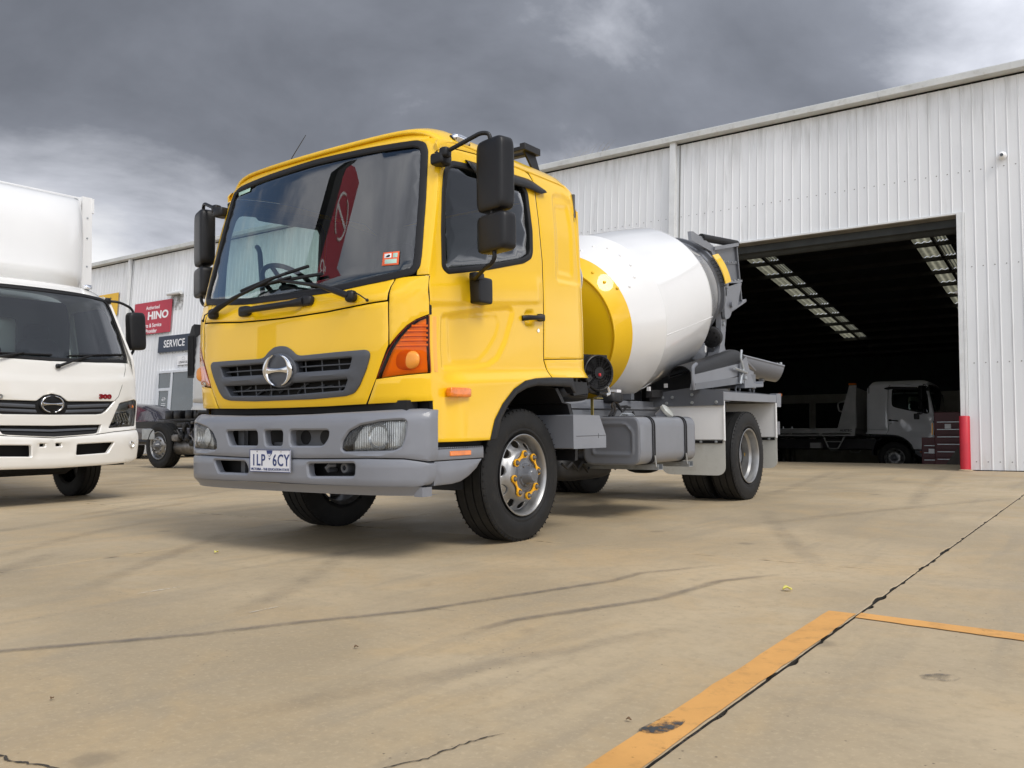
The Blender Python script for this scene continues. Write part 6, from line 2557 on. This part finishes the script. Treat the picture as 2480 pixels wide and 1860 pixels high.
for sg in (1, -1):
    mb = MB()
    mb.tube(rnd3([(sg * .82, .46, 2.19), (sg * .95, .42, 2.185), (sg * 1.08, .40, 2.13), (sg * 1.12, .40, 2.05), (sg * 1.12, .40, 1.68), (sg * 1.10, .40, 1.62), (sg * 1.0, .38, 1.52)], .05), .015, BLK, 8)
    mb.sell((sg * .83, .46, 2.19), (.03, .03, .035), BLK, .5, .5, 12, 8)
    mb.build('mirror_arm', wt)
    mb = MB()
    mb.sell((sg * 1.125, .38, 1.865), (.10, .065, .215), BLK, .3, .4, 24, 14, R=Matrix.Rotation(rad(-3), 3, 'Y'))
    mb.build('mirror_head', wt, ang=60)
    mb = MB()
    mb.sell((sg * 1.12, .435, 1.865), (.085, .012, .19), CHROME, .2, .3, 20, 8)
    mb.build('mirror_glass', wt, ang=60)
# wheels, chassis
TY3 = tyre_mesh(.375, .215, .215)
RM3 = MB()
RM3.lathe([(.10, .218), (.10, .205), (.06, .20), (.05, .17), (.07, .11), (.09, .07), (.09, .0001)], STEEL, 32)
RM3 = RM3.mesh('wheel', 35)
for sg in (1, -1):
    w = link('wheel', RM3, wt)
    w.matrix_local = Matrix.Translation((sg * .815, 1.06, .373)) @ Matrix.Rotation(0 if sg > 0 else math.pi, 4, 'Z')
    link('tyre', TY3, w)
    for x_ in (.86, .62):
        w = link('wheel', RM3, wt)
        w.matrix_local = Matrix.Translation((sg * x_, 4.9, .373)) @ Matrix.Rotation(0 if sg > 0 else math.pi, 4, 'Z')
        link('tyre', TY3, w)
mb = MB()
mb.b2((-.45, .35, .50), (-.38, 7.0, .72), CHAS)
mb.b2((.38, .35, .50), (.45, 7.0, .72), CHAS)
mb.b2((-.50, .30, .33), (.30, 1.6, .95), DARK)
mb.tube([(-.8, 1.06, .37), (.8, 1.06, .37)], .05, CHAS, 10)
mb.prism([(.28, .36), (.5, .28), (1.1, .26), (1.4, .32), (1.4, .5), (.28, .5)], 0, -.75, .40, DARK)
mb.build('chassis', wt)
# box body and wind deflector
mb = MB()
mb.b2((-1.2, 1.56, .95), (1.2, 7.6, 3.60), WHT)
box = mb.build('box_body', wt, bev=.012)
mb = MB()
mb.b2((1.10, 1.532, 2.2), (1.225, 1.57, 3.61), WHT)
mb.b2((-1.225, 1.532, 2.2), (-1.10, 1.57, 3.61), WHT)
mb.b2((1.22, 1.52, 3.42), (1.243, 1.58, 3.60), WHT)
for zz in (2.3, 2.75, 3.1, 3.35):
    mb.lathe([(0, .012), (-.008, .010), (-.009, .0001)], GALV, 8, (1.165, 1.532, zz), (0, 1, 0))
mb.build('box_post', box)
rows = []
for v in np.linspace(0, 1, 26):
    row = []
    zz = 2.42 + (3.565 - 2.42) * v
    prof = (math.sin(math.pi * min(1, (1 - v) * .62 + .0)) if v > 0.0 else 1)
    for u in np.linspace(-1, 1, 31):
        e = (1 - abs(u) ** 5) ** .5
        bulge = .46 * e * (1 - v ** 3.2) ** .55 * (1 - .9 * max(0, .10 - v) * 10 * .25)
        x_ = u * (1.085 - .05 * (1 - v))
        row.append((x_, 1.525 - bulge, zz))
    rows.append(row)
mb = MB()
mb.grid(rows, WHT)
mb.build('wind_deflector', wt, ang=70)
mb = MB()
mb.lathe([(0, .0001), (-.008, .045), (0, .05)], GALV, 20, (.985, 1.47, 3.50), (0, 1, 0))
mb.build('clearance_lamp', wt)

# ------------------------------------------------------------------ silver cab-chassis truck behind
st = thing('chassis_truck', 'silver cab truck with bare black chassis behind the mixer, left', 'truck', R90(-9.05, 5.85))
make_cab(st, SILV, 3.0, False)
for sg in (1, -1):
    wheel_front(st, sg * .85, 0, sg, False)
    wheel_front(st, sg * .85, 1.85, sg, False)
    mb = MB()
    mb.b2((sg * .36, .2, .76), (sg * .43, 7.0, .90), CHAS)
    mb.build('chassis_rail', st, bev=.006)
mb = MB()
for k in range(46):
    y, z_ = random.uniform(.45, 1.45), random.uniform(.45, .86)
    mb.sell((-random.uniform(.45, .95), y, z_), (random.uniform(.03, .09), random.uniform(.03, .10), random.uniform(.03, .09)), random.choice((CHAS, CHAS, BLK, DSTEEL)), .5, .5, 10, 6)
for k in range(16):
    y, z_ = random.uniform(.45, 1.4), random.uniform(.55, .86)
    mb.tube([(-.95, y, z_), (-.97, y + random.uniform(-.1, .1), z_ - .08), (-.93, y + random.uniform(-.15, .15), z_ - .16)], .011, random.choice((BLK, CHAS, DSTEEL)), 6)
mb.build('engine_ancillaries', st)
mb = MB()
mb.lathe([(0, .0001), (0, .12), (.03, .14), (.95, .14), (.98, .12), (.98, .0001)], DSTEEL, 28, (-.80, .52, .40), (0, 1, 0))
mb.lathe([(.12, .143), (.15, .146), (.18, .143)], DSTEEL, 28, (-.80, .52, .40), (0, 1, 0))
mb.tube([(-.80, 1.5, .42), (-.78, 1.9, .50), (-.6, 2.3, .52)], .05, DSTEEL, 10)
mb.build('exhaust_silencer', st)
mb = MB()
for y in (.98, 1.25, 1.62, 1.9):
    mb.sell((-.62, y, 1.0), (.13, .11, .10), BLK, .3, .3, 14, 8)
mb.b2((-.75, .75, .905), (-.4, 2.2, .935), CHAS)
mb.build('battery_box', st)
mb = MB()
mb.b2((-.98, 1.98, .54), (-.60, 2.4, .75), GALV)
mb.b2((-.96, 1.55, .50), (-.62, 1.96, .74), CHAS)
mb.build('side_locker', st, bev=.01)
mb = MB()
mb.prism([(.86, 1.68), (.66, 1.68), (.66, 2.66), (.74, 2.62), (.86, 2.35)], 0, -1.02, -.62, BLK)
for k in range(5):
    mb.b2((-1.035, .68 + k * .035, 1.72), (-1.02, .695 + k * .035, 2.45), BLK)
mb.tube([(-.85, .78, 1.70), (-.85, .80, 1.45), (-.70, .72, 1.25), (-.6, .6, 1.1)], .08, BLK, 12)
mb.build('air_intake', st)
mb = MB()
mb.b2((-.8, .72, .90), (.8, .78, 1.75), DARK)
mb.tube([(.0, 1.85, .45), (0, 6, .5)], .05, CHAS, 8)
mb.tube([(-.8, 1.85, .43), (.8, 1.85, .43)], .06, CHAS, 8)
mb.build('drive_line', st)

# ------------------------------------------------------------------ dark car near the entrance
DCAR = mat('dark_purple_paint', (.012, .010, .020), .25, coat=1.0)
car = thing('parked_car', 'dark sedan parked by the glass entrance behind the bare chassis', 'car', R90(-15.3, 8.3))
bodyp = [(.0, .35), (-.05, .55), (.0, .72), (.25, .86), (1.05, .95), (4.3, 1.02), (4.45, .95), (4.5, .6), (4.45, .35)]
mb = MB()
rows = []
for x_, k in ((-.90, .86), (-.895, .97), (-.80, 1.0), (0, 1.02), (.80, 1.0), (.895, .97), (.90, .86)):
    rows.append([(x_, y, .35 + (z_ - .35) * k) for y, z_ in bodyp])
mb.grid(rows, DCAR)
mb.add([(-.90, y, .35 + (z_ - .35) * .86) for y, z_ in bodyp], [tuple(range(len(bodyp)))], DCAR)
mb.add([(.90, y, .35 + (z_ - .35) * .86) for y, z_ in bodyp], [tuple(range(len(bodyp)))], DCAR)
mb.build('body', car, ang=40)
rp = [(1.0, .93), (1.45, 1.18), (1.75, 1.36), (2.2, 1.43), (2.8, 1.43), (3.3, 1.36), (3.75, 1.15), (4.05, 1.0)]
mb = MB()
rows = [[(x_ * (1 - .28 * max(0, z_ - .95) / .5), y, z_ - (.02 if abs(x_) > .6 else 0)) for y, z_ in rp] for x_ in (-.84, -.7, -.3, 0, .3, .7, .84)]
mb.grid(rows, DCAR)
mb.build('roof', car, ang=50)
for sg in (1, -1):
    for P in ([(1.35, 1.0), (1.5, 1.14), (1.82, 1.33), (2.25, 1.38), (2.35, 1.38), (2.35, 1.0)], [(2.42, 1.0), (2.42, 1.38), (2.8, 1.38), (3.22, 1.31), (3.6, 1.1), (3.6, 1.0)]):
        panel('window', P, lambda a, b, o, sg=sg: np.stack([sg * (.835 * (1 - .28 * np.clip(b - .95, 0, 1) / .5) + .004 + o), a, b], 1), DGLASS, car, step=.2, thick=.06, lip=.003)
    for y in (.80, 3.55):
        w = link('wheel', RM3, car)
        w.matrix_local = Matrix.Translation((sg * .78, y, .32)) @ Matrix.Rotation(0 if sg > 0 else math.pi, 4, 'Z') @ Matrix.Scale(.85, 4)
        link('tyre', TY3, w)

# ------------------------------------------------------------------ tow truck inside the shed
FS_ = FS
tw = thing('tow_truck', 'pale flatbed tow truck parked side-on inside the dark shed', 'tow truck', BM @ R90(-1.12, 12.05, FS_))
make_cab(tw, TOWP, 3.0, False)
for sg in (1, -1):
    wheel_front(tw, sg * .85, 0, sg, False)
    wheel_rear(tw, sg * .95, 4.2, sg)
TRAY = mat('tray_aluminium', (.42, .42, .41), .45, metal=.3, vary=.1)
mb = MB()
mb.b2((-1.2, 1.0, 1.10), (1.2, 7.2, 1.24), TRAY)
for sg in (1, -1):
    mb.b2((sg * 1.2, 1.0, 1.02), (sg * 1.22, 7.2, 1.06), TRAY)
    for k in range(8):
        mb.b2((sg * 1.2, 1.0 + k * .88, 1.06), (sg * 1.219, 1.08 + k * .88, 1.10), TRAY)
tray = mb.build('tray', tw)
for sg in (1, -1):
    mb = MB()
    mb.prism([(.98, 1.02), (1.45, 1.24), (1.12, 2.45), (.93, 2.45)], 0, sg * 1.17, sg * 1.215, TRAY)
    hb = mb.build('headboard_side', tw)
    mb = MB()
    mb.tube(rnd3([(sg * 1.18, 1.30, 1.70), (sg * 1.18, 1.42, 1.73), (sg * 1.18, 1.45, 1.95), (sg * 1.18, 1.25, 2.02)], .05), .02, TRAY, 8)
    mb.build('grab_rail', tw)
    mb = MB()
    mb.tube(rnd3([(sg * 1.19, 1.25, 1.04), (sg * 1.19, 1.45, .66), (sg * 1.19, 1.70, .66), (sg * 1.19, 1.86, 1.04)], .05), .02, TRAY, 8)
    mb.tube([(sg * 1.19, 1.36, .86), (sg * 1.19, 1.77, .86)], .018, TRAY, 8)
    mb.build('step_frame', tw)
    mb = MB()
    mb.b2((sg * .95, 1.95, .68), (sg * 1.12, 2.25, .83), TRAY)
    mb.build('side_locker', tw)
    mb = MB()
    mb.b2((sg * 1.10, .95, 2.46), (sg * 1.21, 1.14, 2.51), AMB)
    mb.build('beacon', tw)
mb = MB()
mb.b2((-1.17, .95, 1.24), (1.17, .99, 2.40), TRAY)
mb.build('headboard', tw)
mb = MB()
mb.b2((-.42, .6, .70), (.42, 7.0, .98), CHAS)
mb.build('chassis', tw)
text('lettering', 'AUSTEC', .09, BLK, tw, frame((-1.217, 1.22, 1.17), (0, -1, 0), (0, 0, 1)), bold=.003)

# ------------------------------------------------------------------ things inside the shed
for k, (x_, d, w, h, lab) in enumerate(((1.05, 6.3, .62, 1.25, 'tall dark red tool cabinet just inside the doorway behind the bollard'), (.62, 6.9, .5, .74, 'low dark red tool chest in front of the parked tow truck'))):
    t = thing('tool_cabinet', lab, 'cabinet', BM @ Matrix.Translation((x_, d, FS_)))
    mb = MB()
    mb.b2((-w / 2, -.25, .08), (w / 2, .25, h), REDD)
    mb.build('cabinet_body', t, bev=.01)
    for j in range(int(h / .16) - 1):
        mb = MB()
        mb.b2((-w / 2 + .02, -.268, .12 + j * .16), (w / 2 - .02, -.251, .26 + j * .16), REDD)
        dr_ = mb.build('drawer', t, bev=.004)
        mb = MB()
        mb.b2((-w / 2 + .06, -.285, .225 + j * .16), (w / 2 - .06, -.2685, .24 + j * .16), GALV)
        mb.build('handle', dr_)
    for sx_ in (-1, 1):
        mb = MB()
        mb.lathe([(-.02, .0001), (-.02, .04), (.02, .04), (.02, .0001)], RUB, 16, (sx_ * (w / 2 - .06), 0, .04))
        mb.build('castor', t)
    mb = MB()
    mb.b2((-.1, -.274, h - .36), (.02, -.2695, h - .26), SIGNW)
    mb.build('paper_note', t)
WOODD = mat('dark_board', (.07, .06, .05), .8, vary=.2)
for k in range(5):
    mb = MB()
    mb.box((0, 0, .75), (.22, .02, 1.5), WOODD)
    o = mb.build('leaning_board', None, bev=.002)
    o.matrix_world = BM @ Matrix.Translation((1.30 + .10 * k, 4.4 + .05 * k, FS_)) @ Matrix.Rotation(rad(33), 4, 'Y')
    tag(o, ('front', 'second', 'third', 'fourth', 'rear')[k] + ' dark board of the stack leaning inside the right jamb', 'board', 'boards leaning inside the doorway')
mb = MB()
mb.box((0, 0, .16), (.10, .012, .32), SIGNW)
o = mb.build('white_offcut')
o.matrix_world = BM @ Matrix.Translation((2.0, 3.4, FS_)) @ Matrix.Rotation(rad(30), 4, 'Y')
tag(o, 'small white offcut leaning behind the red bollard', 'offcut')
CYLM = mat('cylinder_grey', (.10, .10, .10), .4)
for k, lab in enumerate(('left gas cylinder standing behind the tow truck tray', 'middle gas cylinder standing behind the tow truck tray', 'right gas cylinder standing behind the tow truck tray')):
    t = thing('gas_cylinder', lab, 'gas cylinder', BM @ Matrix.Translation((-5.85 + .30 * k, 15.2, FS_)), 'gas cylinders in the shed')
    mb = MB()
    mb.lathe([(0, .0001), (0, .11), (1.25, .11), (1.38, .08), (1.42, .03), (1.46, .03)], CYLM, 20, axis=(0, 0, 1))
    mb.build('bottle', t)
    mb = MB()
    mb.lathe([(1.46, .02), (1.60, .02), (1.60, .0001)], CHROME, 12, axis=(0, 0, 1))
    mb.build('valve', t)
# hanging work light
t = thing('work_light', 'small white lamp fitting just inside the right door jamb', 'lamp', BM @ Matrix.Translation((1.95, 1.6, 3.05)))
mb = MB()
mb.sell((0, 0, 0), (.10, .05, .03), SIGNW, .5, .5, 14, 8)
mb.build('lamp_body', t)
mb = MB()
mb.tube([(0, 0, .02), (.02, 0, roofz(1.6) - 3.05)], .01, CHAS, 6)
mb.build('lamp_rod', t)

# ------------------------------------------------------------------ pylon sign across the yard (its reflection shows in the windscreen)
ps = thing('pylon_sign', 'tall red pylon sign reflected in the windscreen of the yellow mixer', 'sign', Matrix.Translation((-8.6, -8.3, 0)) @ Matrix.Rotation(rad(-96), 4, 'Z') @ Matrix.Diagonal((1.45, 1.3, 1.2, 1)))
mb = MB()
mb.prism(rnd([(-.62, 0), (-.30, 0), (-.30, 9.0), (-.46, 9.3), (-.62, 9.0)], .08, 4), 1, -.17, .17, BLK)
mb.build('post', ps)
mb = MB()
mb.b2((-.298, -.14, 5.9), (.62, .14, 8.75), SIGNR)
mb.b2((-.298, -.14, 5.2), (.62, .14, 5.82), SIGNR)
mb.build('panel', ps, bev=.01)
for a0_, sgn in ((1, -1), (-1, 1)):
    fx = lambda z_: frame((.16, sgn * .143, z_), (a0_, 0, 0), (0, 0, 1))
    text('lettering', 'HINO', .30, SIGNW, ps, fx(6.35), bold=.008, sx=1.05)
    text('lettering', 'DIESEL', .22, SIGNW, ps, fx(5.5), bold=.004)
    mb = MB()
    mb.tube([(.16 + .34 * math.cos(a), sgn * .143, 7.6 + .42 * math.sin(a)) for a in np.linspace(rad(100), rad(260), 20)], .03, SIGNW, 6)
    mb.tube([(.16 + .34 * math.cos(a), sgn * .143, 7.6 + .42 * math.sin(a)) for a in np.linspace(rad(-80), rad(80), 20)], .03, SIGNW, 6)
    mb.b2((-.14, sgn * .143 - .004, 7.56), (.46, sgn * .143 + .004, 7.64), SIGNW)
    mb.build('logo', ps)

# ------------------------------------------------------------------ every loose piece of these parts is a part of its own
def split_pieces(o):
    me = o.data
    bm = bmesh.new()
    bm.from_mesh(me)
    bm.verts.ensure_lookup_table()
    isl, seen = [], set()
    for v in bm.verts:
        if v.index in seen:
            continue
        st_, grp = [v], []
        seen.add(v.index)
        while st_:
            q = st_.pop()
            grp.append(q.index)
            for e_ in q.link_edges:
                w_ = e_.other_vert(q)
                if w_.index not in seen:
                    seen.add(w_.index)
                    st_.append(w_)
        isl.append(grp)
    bm.free()
    co = np.array([v.co[:] for v in me.vertices])
    box = [(co[g_].min(0) - .003, co[g_].max(0) + .003) for g_ in isl]
    par = list(range(len(isl)))

    def find(i):
        while par[i] != i:
            i = par[i]
        return i
    for i in range(len(isl)):
        for j in range(i):
            if (box[i][0] < box[j][1]).all() and (box[j][0] < box[i][1]).all():
                par[find(i)] = find(j)
    groups = {}
    for i in range(len(isl)):
        groups.setdefault(find(i), []).extend(isl[i])
    if len(groups) < 2:
        return
    owner = {}
    for k, g_ in enumerate(groups.values()):
        for v in g_:
            owner[v] = k
    for k, g_ in enumerate(groups.values()):
        idx = {v: n_ for n_, v in enumerate(g_)}
        fs = [p for p in me.polygons if owner[p.vertices[0]] == k]
        nm = bpy.data.meshes.new(me.name)
        nm.from_pydata([me.vertices[v].co[:] for v in g_], [], [[idx[v] for v in p.vertices] for p in fs])
        for m_ in me.materials:
            nm.materials.append(m_)
        nm.polygons.foreach_set('material_index', [p.material_index for p in fs])
        nm.polygons.foreach_set('use_smooth', [True] * len(fs))
        nm.update()
        nm.set_sharp_from_angle(angle=rad(38))
        if k == 0:
            o.data = nm
        else:
            n_ = o.copy()
            n_.data = nm
            C.objects.link(n_)


SPLIT = {'bumper_bracket', 'drum_roller', 'engine_block', 'pivot_bracket', 'mirror_head', 'mirror_glass', 'lamp_rib', 'grille_bar', 'engine_pipe',
         'panel', 'fog_lamp', 'box_post', 'chassis', 'battery_box', 'side_locker', 'fuel_hose', 'fuel_pipe', 'chute_fitting', 'deck_clutter', 'drum_weld',
         'bumper_backing', 'step_tread', 'hopper_bolt', 'mudguard_bolt', 'rear_bumper', 'front_axle', 'rear_axle', 'drum_pedestal', 'office_partition', 'fan_blade', 'plate_screw', 'outer_wall', 'drive_line', 'zinc_bracket', 'panel_gap', 'engine_ancillaries'}
for o in list(C.objects):
    if o.type == 'MESH' and o.name.split('.')[0] in SPLIT and not o.children:
        split_pieces(o)
bpy.context.view_layer.update()
